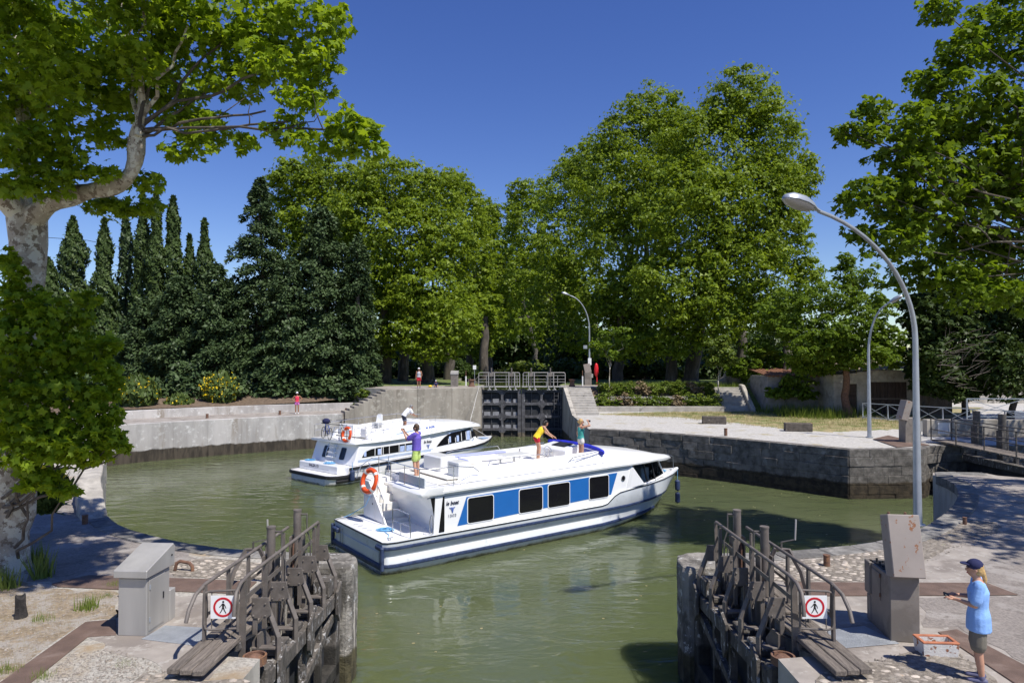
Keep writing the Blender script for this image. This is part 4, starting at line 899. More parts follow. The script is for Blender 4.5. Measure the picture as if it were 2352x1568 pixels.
# stone troughs on the right far quay
for lab, u, v in (('old stone trough with a small plant on the right far quay', 1640, 972), ('old stone trough with an orange chipped edge, nearer the lamp', 1833, 989)):
    t = thing('stone_trough', lab, 'trough', W(u, v), R(-12), 'old stone troughs'); vs = []
    o_, i_ = [(-.75, -.3), (.75, -.3), (.75, .3), (-.75, .3)], [(-.62, -.18), (.62, -.18), (.62, .18), (-.62, .18)]
    b = MB(); vs = [(x, y, -.02) for x, y in o_] + [(x, y, .46) for x, y in o_] + [(x, y, .46) for x, y in i_] + [(x, y, .3) for x, y in i_]
    b.add(vs, [(3, 2, 1, 0)] + [(i, (i + 1) % 4, 4 + (i + 1) % 4, 4 + i) for i in range(4)] + [(4 + i, 4 + (i + 1) % 4, 8 + (i + 1) % 4, 8 + i) for i in range(4)] + [(8 + i, 8 + (i + 1) % 4, 12 + (i + 1) % 4, 12 + i) for i in range(4)] + [(12, 13, 14, 15)])
    b.build('trough_body', M['troughstone'], t, bevel=.03); MB().box((0, 0, .33), (1.22, .35, .06)).build('soil', M['soil'], t)
    if u > 1800: MB().box((.76, .1, .4), (.03, .3, .1)).build('chip', M['terra'], t)

# ================================================================ right side lock: footbridge gate, railings, parapet
t = thing('footbridge_gate', 'dark railed footbridge over the shaded lock gate at the right', 'lock gate', (21.5, 34.6, LQ))
def Wp(b, name, mat, **k): return b.build(name, mat, t, world=True, **k)
A = Vector((21.7, 34.6, 2.42)); Bq = Vector((21.35, 24.4, 2.42))
n = 16
for i in range(n):
    p, q_ = A.lerp(Bq, i / n), A.lerp(Bq, (i + .94) / n); Wp(MB().bar(p, q_, 1.0, .07), 'deck_plank', M['timber'])
for side, x in ((-1, -.52), (1, .52)):
    for k in range(6):
        p = A.lerp(Bq, k / 5) + Vector((x, 0, 0)); Wp(MB().cyl(p, p + Vector((0, 0, 1.08)), .03, 8), 'stanchion', M['greypaint2'])
    for z in (1.08, .55): Wp(MB().cyl(A + Vector((x, 0, z)), Bq + Vector((x, 0, z)), .025, 8), 'handrail' if z > 1 else 'mid_rail', M['greypaint2'])
for f_ in (.12, .30, .62, .92):
    p = A.lerp(Bq, f_) + Vector((1.0, 0, -.6)); Wp(MB().cyl(p, p + Vector((0, 0, 2.15)), .16, 14), 'hydraulic_post', M['greypaint2'], smooth=True)
    Wp(MB().box(p + Vector((0, 0, .4)), (.3, .4, 2.0)), 'post_housing', M['greypaint2'])
for f_ in (.4, .5, .75, .85):
    p = A.lerp(Bq, f_) + Vector((.9, 0, -1.6)); Wp(MB().box(p + Vector((0, 0, .8)), (.15, .15, 1.6)), 'upright', M['greypaint2'])
Wp(MB().box((22.3, 29.4, .3), (.35, 7.8, 2.6)), 'leaf_plate', M['gatepanel'])
Wp(MB().box((22.05, 29.4, 1.75), (.4, 7.6, .3)), 'top_beam', M['gatewood'])
Wp(MB().bar((21.1, 30.2, .0), (21.1, 27.5, 1.9), .1, .1), 'brace', M['greypaint2']); Wp(MB().bar((21.1, 24.8, .0), (21.1, 27.5, 1.9), .1, .1), 'brace', M['greypaint2'])
t2 = thing('warning_board', 'small white board hung on the right footbridge railing', 'sign', (21.9, 34.7, 3.0)); MB().box((0, 0, 0), (.6, .02, .55)).build('board', M['signwhite'], t2)
# chamber end walls behind the bridge
t3 = thing('parapet', 'grey concrete parapet behind the right side lock', 'wall', (30, 37, LQ))
for i in range(6): MB().box((24.6 + i * 4.02, 37.5 - i * .15, LQ + .45), (4.0, .4, .9)).build('panel', M['highconc'], t3, world=True, bevel=.02)  # darker concrete colour stands in for the tree shade on this wall
def xrail(label, A_, B_, n_, h_, gr):
    t = thing('railing', label, 'railing', A_, 0, gr); A_, B_ = Vector(A_), Vector(B_)
    for z in (h_, h_ * .12): MB().bar(A_ + V(0, 0, z), B_ + V(0, 0, z), .05, .05).build('rail_bar', M['galv'], t, world=True)
    for k in range(n_ + 1):
        p = A_.lerp(B_, k / n_); MB().bar(p, p + V(0, 0, h_), .06, .06).build('post', M['galv'], t, world=True)
        if k < n_:
            q_ = A_.lerp(B_, (k + 1) / n_); MB().bar(p + V(0, 0, h_ * .12), q_ + V(0, 0, h_), .03, .03).build('brace', M['galv'], t, world=True); MB().bar(p + V(0, 0, h_), q_ + V(0, 0, h_ * .12), .03, .03).build('brace', M['galv'], t, world=True)
xrail('galvanised cross braced railing in front of the shed doors', (24.4, 47.6, LQ), (30.5, 39.6, LQ), 6, 1.1, 'cross braced railings')
xrail('galvanised cross braced railing above the right parapet', (25.8, 38.8, LQ + .8), (48, 37.5, LQ + .8), 7, 1.15, 'cross braced railings')
# stern of a moored boat at the right frame edge
rings = [[(x, y, z) for (y, z) in ((38.6 - w_, 2.9), (38.6 - w_ * .7, 2.2), (38.6 + w_ * .7, 2.2), (38.6 + w_, 2.9))] for x, w_ in ((27.6, .25), (28.1, .7), (30, 1.1), (33, 1.1))]
t = thing('small_boat', 'grey boat with orange cover stored beyond the right railings', 'boat', (30, 38.6, 2.3))
MB().loft([[V(p[0] + 2.1, p[1] + 1.6, p[2] + .5) for p in r_] for r_ in rings]).build('hull', M['hullgrey'], t, world=True, fix=True)
MB().loft([[(30.1, 40.1, 3.43), (30.1, 40.3, 3.43), (30.1, 40.2, 3.5)], [(32.1, 39.4, 3.42), (32.1, 41.0, 3.42), (32.1, 40.2, 3.75)], [(35.1, 39.2, 3.42), (35.1, 41.2, 3.42), (35.1, 40.2, 3.9)]]).build('cover', M['orange'], t, world=True, fix=True)
# ================================================================ shed, annex, ruin
sx0, sx1, sy = 24.6, 30.3, 51.0
t = thing('shed', 'rough plastered shed with brown double doors and corrugated roof', 'shed', ((sx0 + sx1) / 2, sy, LQ))
def Sb(name, mat, x0_, x1_, y0, y1, z0, z1, par=None, bevel=0): return MB().box(((x0_ + x1_) / 2, (y0 + y1) / 2, (z0 + z1) / 2), (x1_ - x0_, y1 - y0, z1 - z0)).build(name, mat, par or t, world=True, bevel=bevel)
# front wall pieces leave the openings
dx0, dx1, dz = 26.7, 29.5, 4.75; ex0, ex1 = 24.75, 25.75
Sb('wall', M['plaster'], dx1, sx1, sy, sy + .25, LQ - .1, 5.7); Sb('wall', M['plaster'], ex1, dx0, sy, sy + .25, LQ - .1, 5.5); Sb('wall', M['plaster'], sx0 - .6, ex0, sy, sy + .25, LQ - .1, 5.3)
Sb('wall', M['plaster'], dx0 - .003, dx1 + .003, sy + .003, sy + .247, dz, 5.6); Sb('wall', M['plaster'], ex0 - .003, ex1 + .003, sy + .003, sy + .247, 4.6, 5.4)
Sb('wall', M['plaster'], sx1 - .25, sx1 + .003, sy + .25, sy + 5, LQ - .1, 5.6); Sb('wall', M['plaster'], sx0 - .6, sx0 - .35, sy + .25, sy + 5, LQ - .1, 5.3); Sb('wall', M['plaster'], sx0 - .3, sx1 - .3, sy + 4.8, sy + 5, LQ, 6.0)
dr = Sb('double_door', M['olddoor'], dx0, dx1, sy + .14, sy + .18, LQ, dz)
for i in range(10):
    w_ = (dx1 - dx0) / 10; MB().box((dx0 + w_ * (i + .5), sy + .12, (LQ + dz) / 2), (w_ - .025, .04, dz - LQ - .02)).build('plank', M['olddoor'], dr, world=True)
MB().box(((dx0 + dx1) / 2, sy + .085, 3.5), (dx1 - dx0, .03, .09)).build('cross_bar', M['timber'], dr, world=True)
dr = Sb('side_door', M['olddoor'], ex0, ex1, sy + .14, sy + .18, LQ, 4.6)
for i in range(12): MB().box(((ex0 + ex1) / 2, sy + .12, LQ + .12 + i * .185), (ex1 - ex0 - .06, .03, .14)).build('slat', M['olddoor'], dr, world=True)
b = MB(); nC = 64; rows = []
for k in range(nC + 1):
    x = sx0 - .9 + (sx1 - sx0 + 1.2) * k / nC; zz = .04 * cos(k * pi / 2); rows.append([(x, sy - .35, 5.58 + (x - sx0) * .035 + zz), (x, sy + 5.2, 6.3 + (x - sx0) * .035 + zz)])
b.grid(rows); o = b.build('roof', M['corrug'], t, world=True); o.modifiers.new('s', 'SOLIDIFY').thickness = .02
t = thing('gate_panel', 'grey plank side gate right of the shed', 'gate', (31.6, 51.1, LQ))
for i in range(9): MB().box((30.5 + i * .28, 51.1, 3.35), (.265, .05, 2.1)).build('plank', M['timber'], t, world=True)
MB().box((31.62, 51.16, 4.2), (2.6, .05, .1)).build('rail_bar', M['timber'], t, world=True); MB().box((31.62, 51.16, 2.7), (2.6, .05, .1)).build('rail_bar', M['timber'], t, world=True)
# grey annex with barred window
t = thing('annex', 'grey rendered annex with a small barred window left of the shed', 'building', (22.3, 53.2, LQ))
MB().box((22.2, 56.0, 3.6), (4.4, 5.0, 3.0)).build('wall', M['greyplaster'], t, world=True, bevel=.03)
for xx in (21.2, 22.9):
    fr_ = MB().box((xx, 53.47, 4.15), (.56, .06, .78)).build('window', M['glass'], t, world=True)
    for k in range(4): MB().bar((xx - .2 + .13 * k, 53.42, 3.78), (xx - .2 + .13 * k, 53.42, 4.52), .025, .025).build('bar', M['black'], fr_, world=True)
    MB().box((xx, 53.44, 3.74), (.66, .1, .06)).build('sill', M['stairconc'], fr_, world=True)
b = MB()
for i in range(14):
    x = 20.05 + i * .32; b = MB(); b.tube([(x, 53.2, 5.12), (x, 58.6, 5.7)], .12, 8, sy=.6); b.build('roof_tile', M['tilered'], t, world=True)
# ruin: rounded broken wall
pts = [(17.6, 3.9), (18.2, 4.6), (18.7, 4.9), (19.2, 5.9), (19.7, 6.35), (20.3, 6.5), (20.9, 6.2), (21.4, 5.4), (21.6, 4.2), (21.6, 3.6)]
o = MB().extr([(x, 59.5, z) for x, z in pts], (0, 1.2, 0)).build('ruined_wall', M['ruin'], fix=True, bevel=.12, seg=2); tag(o, 'broken rounded ruin wall under the trees left of the annex', 'wall')
# overhead wire behind the cypresses
o = MB().tube([tuple(at(100, 545, 75)), tuple(at(200, 552, 75)), tuple(at(300, 572, 75))], .03, 5).build('overhead_wire', M['black']); tag(o, 'thin overhead wire between the left cypresses', 'wire')
# ================================================================ boats (local frame: x forward, y to port, z up from the water)
def interp(tab, x):
    for (a, va), (b_, vb) in zip(tab, tab[1:]):
        if x <= b_:
            t_ = (x - a) / (b_ - a) if b_ > a else 0; t_ = min(max(t_, 0), 1); return va + (vb - va) * t_
    return tab[-1][1]
def rrect(x0, x1, z0, z1, r_, n=4, skew=0):
    pts = []
    for cx, cz, a0 in ((x1 - r_, z1 - r_, 0), (x0 + r_, z1 - r_, 90), (x0 + r_, z0 + r_, 180), (x1 - r_, z0 + r_, 270)):
        for k in range(n + 1): a = R(a0 + 90 * k / n); pts.append((cx + r_ * cos(a) + skew * (cz + r_ * sin(a) - z0), cz + r_ * sin(a)))
    return pts
def logo_fan(name, parent, o, ex, ez, size):     # the small triangle of curved stripes under the lettering
    b = MB(); ex, ez = Vector(ex), Vector(ez); o = Vector(o); nrm = ex.cross(ez).normalized() * .004
    for k in range(4):
        a0, a1 = -.5 + k * .27, -.5 + k * .27 + .17; top = .5
        pts = [o + ex * (a0 * size) + ez * (top * size * .55), o + ex * (a1 * size) + ez * (top * size * .55), o + ex * ((a1 * .35 + .06) * size) + ez * (.0 * size), o + ex * ((a1 * .12 + .07) * size) + ez * (-.45 * size), o + ex * ((a0 * .12 + .04) * size) + ez * (-.45 * size), o + ex * ((a0 * .35 + .03) * size) + ez * (0 * size)]
        b.extr(pts, nrm)
    return b.build(name, M['logoblue'], parent)
def lifebuoy(label, M4, R_=.36, r_=.085):
    t = thing('lifebuoy', label, 'lifebuoy'); t.matrix_world = M4; t.location = M4.to_translation(); t.rotation_euler = M4.to_euler()
    b = MB(); n = 32; vs = []; fs = []; 
    ring = [(R_ * cos(2 * pi * k / n), R_ * sin(2 * pi * k / n), 0) for k in range(n)]
    b.loop(ring, r_, 10); b.build('ring', M['orange'], t, smooth=True)
    for k in range(4):
        a = R(45 + 90 * k); pts = [((R_) * cos(a + d), (R_) * sin(a + d), 0) for d in (-.12, 0, .12)]; MB().tube(pts, r_ * 1.06, 10).build('reflective_band', M['reflect'], t, smooth=True)
    pts = [((R_ + r_ * (1.15 + .5 * abs(sin(2 * a)))) * cos(a), (R_ + r_ * (1.15 + .5 * abs(sin(2 * a)))) * sin(a), .01) for a in [2 * pi * k / 28 for k in range(28)]]
    MB().loop(pts, .012, 5).build('grab_line', M['reflect'], t, smooth=True); return t
def rope_coil(label, p, r_, mat='rope', parentless=True):
    pts = []
    for k in range(90): a = k * .42; rr = r_ * (.45 + .55 * (k / 90)) * (1 + .08 * sin(3.1 * a)); pts.append((rr * cos(a), rr * .8 * sin(a), .012 + .018 * (k % 7) / 7 + .02 * sin(a * .37)))
    o = MB().tube(pts, .014, 5).build('rope_coil', M[mat], smooth=True); o.location = p; return tag(o, label, 'rope')
def fender(label, top, pts, r_=.11, l_=.55):
    t = thing('fender', label, 'fender', top, 0, 'hanging boat fenders'); z = -.05
    MB().cyl((0, 0, .35), (0, 0, -.08), .012, 6).build('cord', M['rope'], t); b = MB()
    for k in range(pts):
        zz = -.05 - k * (l_ + .02); MB().lathe([(.01, zz - l_), (.04, zz - l_ * .97), (r_, zz - l_ * .85), (r_ * 1.05, zz - l_ * .5), (r_, zz - l_ * .15), (.04, zz - .02), (.01, zz)], (0, 0, 0), 14).build('float', M['navy'], t, smooth=True)
    return t
def hullmesh(b, st, hb, zs, prof, rake, L_):
    rows = []
    for x in st:
        h = interp(hb, x); z1 = interp(zs, x); row = []
        pr_ = prof(h, z1, x)
        for (y, z) in pr_: row.append((x - rake(x, z, z1), y, z))
        rows.append(row + [(px, -py, pz) for (px, py, pz) in reversed(row[:-1])])
    b.grid(rows); n = len(rows[0]); b.add(rows[0], [tuple(range(n))])
    return rows

B1H = .638; B1O = (-5.03, 22.28, 0)
B1M = Matrix.Translation(B1O) @ Matrix.Rotation(B1H, 4, 'Z')
r1 = thing('canal_boat', 'large white canal cruiser with blue window band and navy rubbing strips, nearest', 'boat', B1O, B1H)
hb1 = [(0, 1.86), (.12, 1.98), (.4, 2.04), (9, 2.05), (10.5, 1.98), (12, 1.74), (13.3, 1.36), (14.4, .9), (15.2, .46), (15.8, .06)]
zs1 = [(0, 1.0), (9.0, 1.0), (9.3, 1.04), (9.7, 1.28), (10.0, 1.38), (10.4, 1.42), (15.8, 1.5)]
st1 = [0, .05, .12, .25, .4, 2, 4, 6, 8, 9, 9.3, 9.7, 10, 10.5, 11.2, 12, 12.7, 13.3, 13.9, 14.4, 14.9, 15.3, 15.6, 15.8]
def prof1(h, z1, x):
    k = max(0, (x - 9) / 6.8); fl = .10 * (1 - k) + .02
    return [(max(h - .12, 0), z1), (h, z1 - .01), (h, .86), (max(h - .03 - .1 * k, 0), .78), (max(h - fl - .15 * k * h, 0), .52), (max(h - .03 - .30 * k * h, 0), .33), (max(h - .02 - .36 * k * h, 0), .22), (max(h - .12 - .55 * k * h, 0), .0), (max(h * .7 * (1 - k), 0), -.35), (0, -.5)]
rake1 = lambda x, z, z1: max(0, (x - 11.5) / 4.3) ** 1.6 * (z1 - z) * 1.15
b = MB(); rows1 = hullmesh(b, st1, hb1, zs1, prof1, rake1, 15.8)
hull = b.build('hull', M['hullgrey'], r1, smooth=True, fix=True)
# deck over the hull
b = MB(); dk = [[(r_[0][0], r_[0][1], r_[0][2] - .02), (r_[0][0], 0, r_[0][2] + (.0 if r_[0][0] < 10 else .03)), (r_[-1][0], r_[-1][1], r_[-1][2] - .02)] for r_ in rows1]
b.grid(dk); b.build('deck', M['white'], r1, smooth=True)
def side_strip(rows, z, off, w_, h_, mat, name, par, x0=0, x1=99, side=-1, zf=None, segs=False):
    pts = []
    for r_ in rows:
        best = None
        for a, c in zip(r_[:len(r_) // 2 + 1], r_[1:len(r_) // 2 + 1]):
            zz = z if zf is None else zf(a[0])
            if (a[2] - zz) * (c[2] - zz) <= 0 and a[2] != c[2]:
                t_ = (a[2] - zz) / (a[2] - c[2]); best = (a[0] + (c[0] - a[0]) * t_, a[1] + (c[1] - a[1]) * t_, zz); break
        if best and x0 <= best[0] <= x1: pts.append(Vector((best[0], side * -1 * (best[1] + off) * -1 if side > 0 else -(best[1] + off), best[2])))
    if len(pts) < 2: return
    return MB().tube(pts, 1, 8, sx=w_, sy=h_).build(name, mat, par, smooth=True) if not segs else [MB().tube(pts[i:i + 2], 1, 8, sx=w_, sy=h_).build(name, mat, par, smooth=True) for i in range(len(pts) - 1)]
for sd_ in (-1, 1):
    side_strip(rows1, .8, .01, .042, .06, M['navy'], 'rubbing_strip', hull, 0, 14.6, sd_)
    side_strip(rows1, .27, .012, .04, .06, M['navy'], 'rubbing_strip', hull, 0, 13.2, sd_)
    side_strip(rows1, 0, .004, .018, .022, M['black'], 'seam', hull, 0, 15.75, sd_, zf=lambda x: interp(zs1, x) - .03)
# transom: fenders, recess
for z in (.24, ): MB().tube([(-.03, -1.85, z), (-.05, 0, z), (-.03, 1.85, z)], 1, 8, sx=.05, sy=.1).build('rubbing_strip', M['navy'], hull, smooth=True)
MB().tube([(-.03, -1.95, .8), (-.03, -1.5, .8)], 1, 8, sx=.05, sy=.08).build('rubbing_strip', M['navy'], hull, smooth=True)
for y in (-1.92, 1.92): MB().box((-.04, y, .5), (.12, .12, .72)).build('corner_fender', M['navy'], hull, bevel=.03)
MB().box((.0, 1.55, .72), (.3, .4, .16)).build('corner_fender', M['navy'], hull, bevel=.03)
MB().box((-.012, .0, .5), (.02, 3.3, .34)).build('transom_panel', M['hullgrey'], r1, bevel=.01)
MB().tube([(-.01, -1.86, .97), (-.02, 0, .97), (-.01, 1.86, .97)], .02, 6).build('seam', M['black'], hull)
for y in (1.05, 1.25): MB().bar((-.05, y, .3), (-.05, y, .85), .03, .02).build('swim_ladder', M['chrome'], r1)
MB().box((.45, .1, .985), (.5, 2.6, .012)).build('hatch', M['cream'], r1, bevel=.01)
for k in range(4): MB().box((.3, .75 - .35 * k, 1.0), (.16, .03, .02)).build('vent', M['greyink'], r1)
# cabin
cab1 = MB(); prof = [(2.0, .98), (1.75, 1.6), (1.62, 2.2), (10.75, 2.32), (11.5, 1.5), (10.35, 1.4), (9.95, 1.36), (9.65, 1.25), (9.25, 1.01), (9.0, .985)]
cab1.extr([(x, -1.93, z) for x, z in prof], (0, 3.86, 0)); cabin = cab1.build('cabin', M['white'], r1, fix=True, bevel=.02)
for sd_ in (-1, 1):
    y = 1.935 * sd_
    band = [(2.62, 1.13), (2.97, 2.02), (9.92, 2.12), (9.58, 1.32)]
    MB().extr([(x, y - .002 * sd_, z) for x, z in band], (0, .006 * sd_, 0)).build('blue_band', M['bandblue'], cabin)
    for (x0, x1, z0, z1) in ((3.02, 4.03, 1.16, 1.97), (5.14, 6.16, 1.2, 2.0), (6.44, 7.44, 1.22, 2.03), (8.44, 9.43, 1.27, 2.08)):
        wf = MB().extr([(x, y + .003 * sd_, z) for x, z in rrect(x0 - .03, x1 + .03, z0 - .03, z1 + .03, .1)], (0, .012 * sd_, 0)).build('window', M['white'], cabin, fix=True)
        MB().extr([(x, y + .012 * sd_, z) for x, z in rrect(x0, x1, z0, z1, .08)], (0, .009 * sd_, 0)).build('pane', M['glass'], wf, fix=True)
    pf = MB().lathe([(.11, 0), (.11, .02), (.075, .02), (.07, .012), (.002, .012)], (10.24, y, 1.87), 16, M=Matrix.Rotation(R(90) * (1 if sd_ < 0 else -1), 3, 'X')).build('porthole', M['chrome'], cabin, smooth=True)
    MB().lathe([(.07, 0), (.07, .018), (.002, .018)], (10.24, y, 1.87), 14, M=Matrix.Rotation(R(90) * (1 if sd_ < 0 else -1), 3, 'X')).build('pane', M['glass'], pf)
    # side door: dark glass with a slanting pillar
    d_ = MB().extr([(x, y, z) for x, z in [(1.62, 2.14), (2.13, 2.15), (2.13, 1.02), (1.86, 1.02)]], (0, .01 * sd_, 0)).build('side_door', M['glass'], cabin)
    MB().extr([(x, y + .012 * sd_, z) for x, z in [(1.78, 2.16), (2.06, 2.16), (1.9, 1.0), (1.72, 1.0)]], (0, .012 * sd_, 0)).build('pillar', M['white'], d_)
    MB().loop([(1.62 + .06 * cos(a), y + .06 * sd_, 1.32 + .3 * sin(a)) for a in [2 * pi * k / 12 for k in range(12)]], .014, 6).build('grab_rail', M['chrome'], cabin, smooth=True)
    MB().bar((1.5, y + .0, 2.145), (10.7, y + .0, 2.26), .02, .03).build('gutter', M['greyink'], cabin)
ex, ez = (1, 0, 0), (0, 0, 1)
txt('lettering', 'le boat', .17, M['ink'], cabin, basis(ex, ez, (2.42, -1.945, 1.90)), .25, bold=.004)
logo_fan('emblem', cabin, (2.42, -1.945, 1.70), ex, ez, .24)
txt('lettering', '1503', .13, M['greyink'], cabin, basis(ex, ez, (2.42, -1.945, 1.5)), 0, sx=1.3)
# wheelhouse glazing
wh = MB(); rings = []
for x, hw, z0, z1 in ((10.6, 1.86, 1.45, 2.3), (11.6, 1.72, 1.46, 2.3), (12.6, 1.42, 1.5, 2.24), (13.2, 1.15, 1.52, 2.2)):
    rings.append([(x, -hw, z0), (x, -hw + .06, z1), (x, hw - .06, z1), (x, hw, z0)])
rings.append([(14.05, -.72, 1.5), (13.32, -.95, 2.16), (13.32, .95, 2.16), (14.05, .72, 1.5)])
wh.loft(rings); wsn = wh.build('windscreen', M['clear'], r1, fix=True)
MB().box((11.6, 0, 1.62), (.5, 2.4, .5)).build('saloon_seat', M['cream'], r1, bevel=.05); MB().box((12.9, -.2, 1.66), (.5, .9, .4)).build('lower_helm', M['white'], r1, bevel=.03); MB().box((11.9, 0, 1.44), (3.4, 2.2, .02)).build('saloon_floor', M['olddoor'], r1)
for sd_ in (-1, 1):
    for (x0, y0, x1, y1) in ((11.95, 1.66, 11.7, 1.62), (12.62, 1.46, 12.4, 1.44), (14.0, .74, 13.3, .98)):
        MB().bar((x0, sd_ * y0, 1.46), (x1, sd_ * y1, 2.26), .05, .05).build('mullion', M['white'] if x0 > 13 else M['black'], wsn)
    MB().extr([(10.7, sd_ * 1.925, 2.34), (11.62, sd_ * 1.77, 1.45), (10.4, sd_ * 1.93, 1.4)], (0, sd_ * .03, 0)).build('pillar', M['white'], wsn)
    MB().tube([(11.5, sd_ * 1.8, 1.47), (12.6, sd_ * 1.45, 1.5), (13.2, sd_ * 1.18, 1.51), (14.1, sd_ * .7, 1.5)], 1, 6, sx=.05, sy=.035).build('sill', M['white'], wsn, smooth=True)
MB().bar((13.68, 0, 1.83 - .31), (13.34, 0, 2.16), .04, .04).build('mullion', M['white'], wsn)
# roof shell
hr = [(1.2, 1.9), (1.32, 2.03), (10.5, 2.03), (11.8, 1.86), (12.8, 1.6), (13.7, 1.2), (14.4, .75), (14.85, .3), (14.95, .05)]
zr = [(1.2, 2.2), (10, 2.31), (12.5, 2.28), (14, 2.15), (14.95, 2.06)]; ch = [(1.2, .25), (9.2, .27), (9.7, .6), (10.5, .62), (12, .46), (13.5, .25), (14.95, .06)]
rings = []
for x in (2.0, 2.03, 2.06, 2.5, 4, 6, 8, 9.2, 9.7, 10.2, 10.5, 11.2, 11.8, 12.4, 12.8, 13.3, 13.7, 14.1, 14.4, 14.7, 14.85, 14.95):
    h = interp(hr, x); z0 = interp(zr, x); c = interp(ch, x); k = min(1, h / 1.2); row = [(h - .06, z0), (h + .02, z0 + .05 * k), (h + .03, z0 + .12 * k), (h - .04, z0 + .2 * k), (h * .86, z0 + .2 * k + (c - .2) * .5 if c > .25 else z0 + .24 * k), (h * .5, z0 + c * .93), (0, z0 + c)]
    rings.append([(x, y, z) for y, z in row] + [(x, -y, z) for y, z in reversed(row[:-1])])
b = MB(); b.loft(rings); roof = b.build('roof', M['white'], r1, smooth=True, fix=True)
# upper deck coamings
for sd_ in (-1, 1):
    rings = []
    for x, top in ((2.95, 2.47), (3.35, 2.82), (6, 2.9), (8, 2.93), (9.3, 2.95), (9.9, 2.9)):
        z0 = interp(zr, x) + .2; rings.append([(x, sd_ * 1.98, z0 - .02), (x, sd_ * 1.6, z0 + (top - z0) * .7), (x, sd_ * 1.45, top), (x, sd_ * 1.36, top), (x, sd_ * 1.34, z0 - .02)])
    MB().loft(rings).build('coaming', M['white'], r1, smooth=True, fix=True)
    for a, e in ((1.6, 3.9), (4.1, 6.2), (6.5, 8.9), (9.1, 11.6)):
        za, ze = interp(zr, a) + .26, interp(zr, e) + .26; yy = sd_ * (interp(hr, a) - .12); ye = sd_ * (interp(hr, e) - .12)
        b = MB(); b.tube([(a, yy, za - .05), (a + .05, yy, za), (e - .05, ye, ze), (e, ye, ze - .05)], .013, 6); b.cyl(((a + e) / 2, (yy + ye) / 2, (za + ze) / 2 - .08), ((a + e) / 2, (yy + ye) / 2, (za + ze) / 2), .012, 6); b.build('grab_rail', M['chrome'], roof, smooth=True)
    b = MB(); b.tube([(4.2, sd_ * 1.42, 2.86), (4.25, sd_ * 1.42, 3.0), (4.6, sd_ * 1.42, 3.04), (6.6, sd_ * 1.42, 3.06), (6.7, sd_ * 1.42, 2.92)], .014, 6); b.build('deck_rail', M['chrome'], r1, smooth=True)
MB().box((5.9, 0, 2.545), (6.6, 2.66, .03)).build('upper_deck', M['cream'], r1)
MB().box((2.5, .1, 2.475), (.9, 3.4, .02)).build('aft_terrace', M['cream'], r1)
rings = []
for y, k in ((-2.05, .5), (-2.03, .85), (-1.9, 1), (-.1, 1)): rings.append([(2.06, y, 2.21 + .1 * (1 - k)), (1.25 + .25 * (1 - k), y, 2.21 + .1 * (1 - k)), (1.2 + .2 * (1 - k), y, 2.3), (1.28 + .2 * (1 - k), y, 2.40), (1.45, y, 2.462), (2.06, y, 2.466)])
MB().loft(rings).build('terrace_overhang', M['white'], r1, fix=True, smooth=True)
# galley unit, seats, lilac cushions, table
MB().box((3.3, -.95, 2.75), (.5, .75, .6)).build('galley_unit', M['white'], r1, bevel=.02); MB().box((3.045, -.95, 2.74), (.012, .6, .5)).build('galley_door', M['hullgrey'], r1)
MB().box((3.035, -.95, 2.93), (.01, .45, .05)).build('galley_vent', M['greyink'], r1)
MB().box((3.4, .55, 2.78), (.6, 1.3, .62)).build('seat_back', M['white'], r1, bevel=.05)
MB().box((4.6, 1.0, 2.72), (1.6, .55, .3)).build('bench', M['white'], r1, bevel=.04); MB().box((5.3, .95, 2.90), (2.6, .3, .08)).build('cushion', M['lilac'], r1, bevel=.03); MB().box((4.35, .55, 2.72), (.1, .9, .3)).build('cushion', M['lilac'], r1, bevel=.03)
MB().box((6.2, -.2, 2.95), (1.2, .8, .04)).build('table_top', M['white'], r1, bevel=.01); MB().cyl((6.2, -.2, 2.56), (6.2, -.2, 2.94), .05, 10).build('table_leg', M['chrome'], r1)
for x, y in ((5.0, -1.0), (7.3, .9)): MB().cyl((x, y, 2.56), (x, y, 2.95), .04, 8).build('stanchion', M['chrome'], r1)
# helm console and wheel
MB().extr([(8.5, -.5, 2.56), (8.5, -.5, 2.92), (8.75, -.5, 3.02), (9.25, -.5, 3.1), (9.5, -.5, 2.56)], (0, 1.6, 0)).build('helm_console', M['white'], r1, fix=True, bevel=.03)
MB().extr([(8.72, -.2, 3.02), (9.18, -.2, 3.1), (9.18, -.2, 3.13), (8.72, -.2, 3.05)], (0, .8, 0)).build('instrument_panel', M['black'], r1, fix=True)
b = MB(); wx = Vector((8.35, .35, 2.78)); b.loop([wx + Vector((-.25 * .3 * sin(a), .25 * cos(a), .25 * sin(a))) for a in [2 * pi * k / 20 for k in range(20)]], .014, 6)
for k in range(3): a = 2.1 * k; b.cyl(wx, wx + Vector((-.25 * .3 * sin(a), .25 * cos(a), .25 * sin(a))), .012, 6)
b.cyl(wx, wx + Vector((.18, 0, .02)), .03, 8); b.build('steering_wheel', M['chrome'], r1, smooth=True)
# folded sun canopy roll
pts = [(9.55, 1.75, 3.0), (9.66, 1.2, 3.03), (9.7, .5, 3.04), (9.68, -.4, 3.02), (9.58, -1.1, 2.98), (9.42, -1.6, 2.93), (9.3, -1.7, 2.9)]
rs = [.11, .125, .11, .12, .11, .12, .08]
cn = MB().tube(polyline([Vector(p) for p in pts], .15), .085, 10, sx=1.25).build('folded_canopy', M['tarp'], r1, smooth=True)
b = MB()
for sd_ in (-1, 1): b.tube([(7.6, sd_ * 1.72, 2.72), (7.8, sd_ * 1.72, 2.85), (9.2, sd_ * 1.68, 2.98)], .018, 6); b.tube([(7.9, sd_ * 1.75, 2.7), (9.3, sd_ * 1.6, 2.9)], .016, 6)
b.build('canopy_frame', M['chrome'], r1, smooth=True)
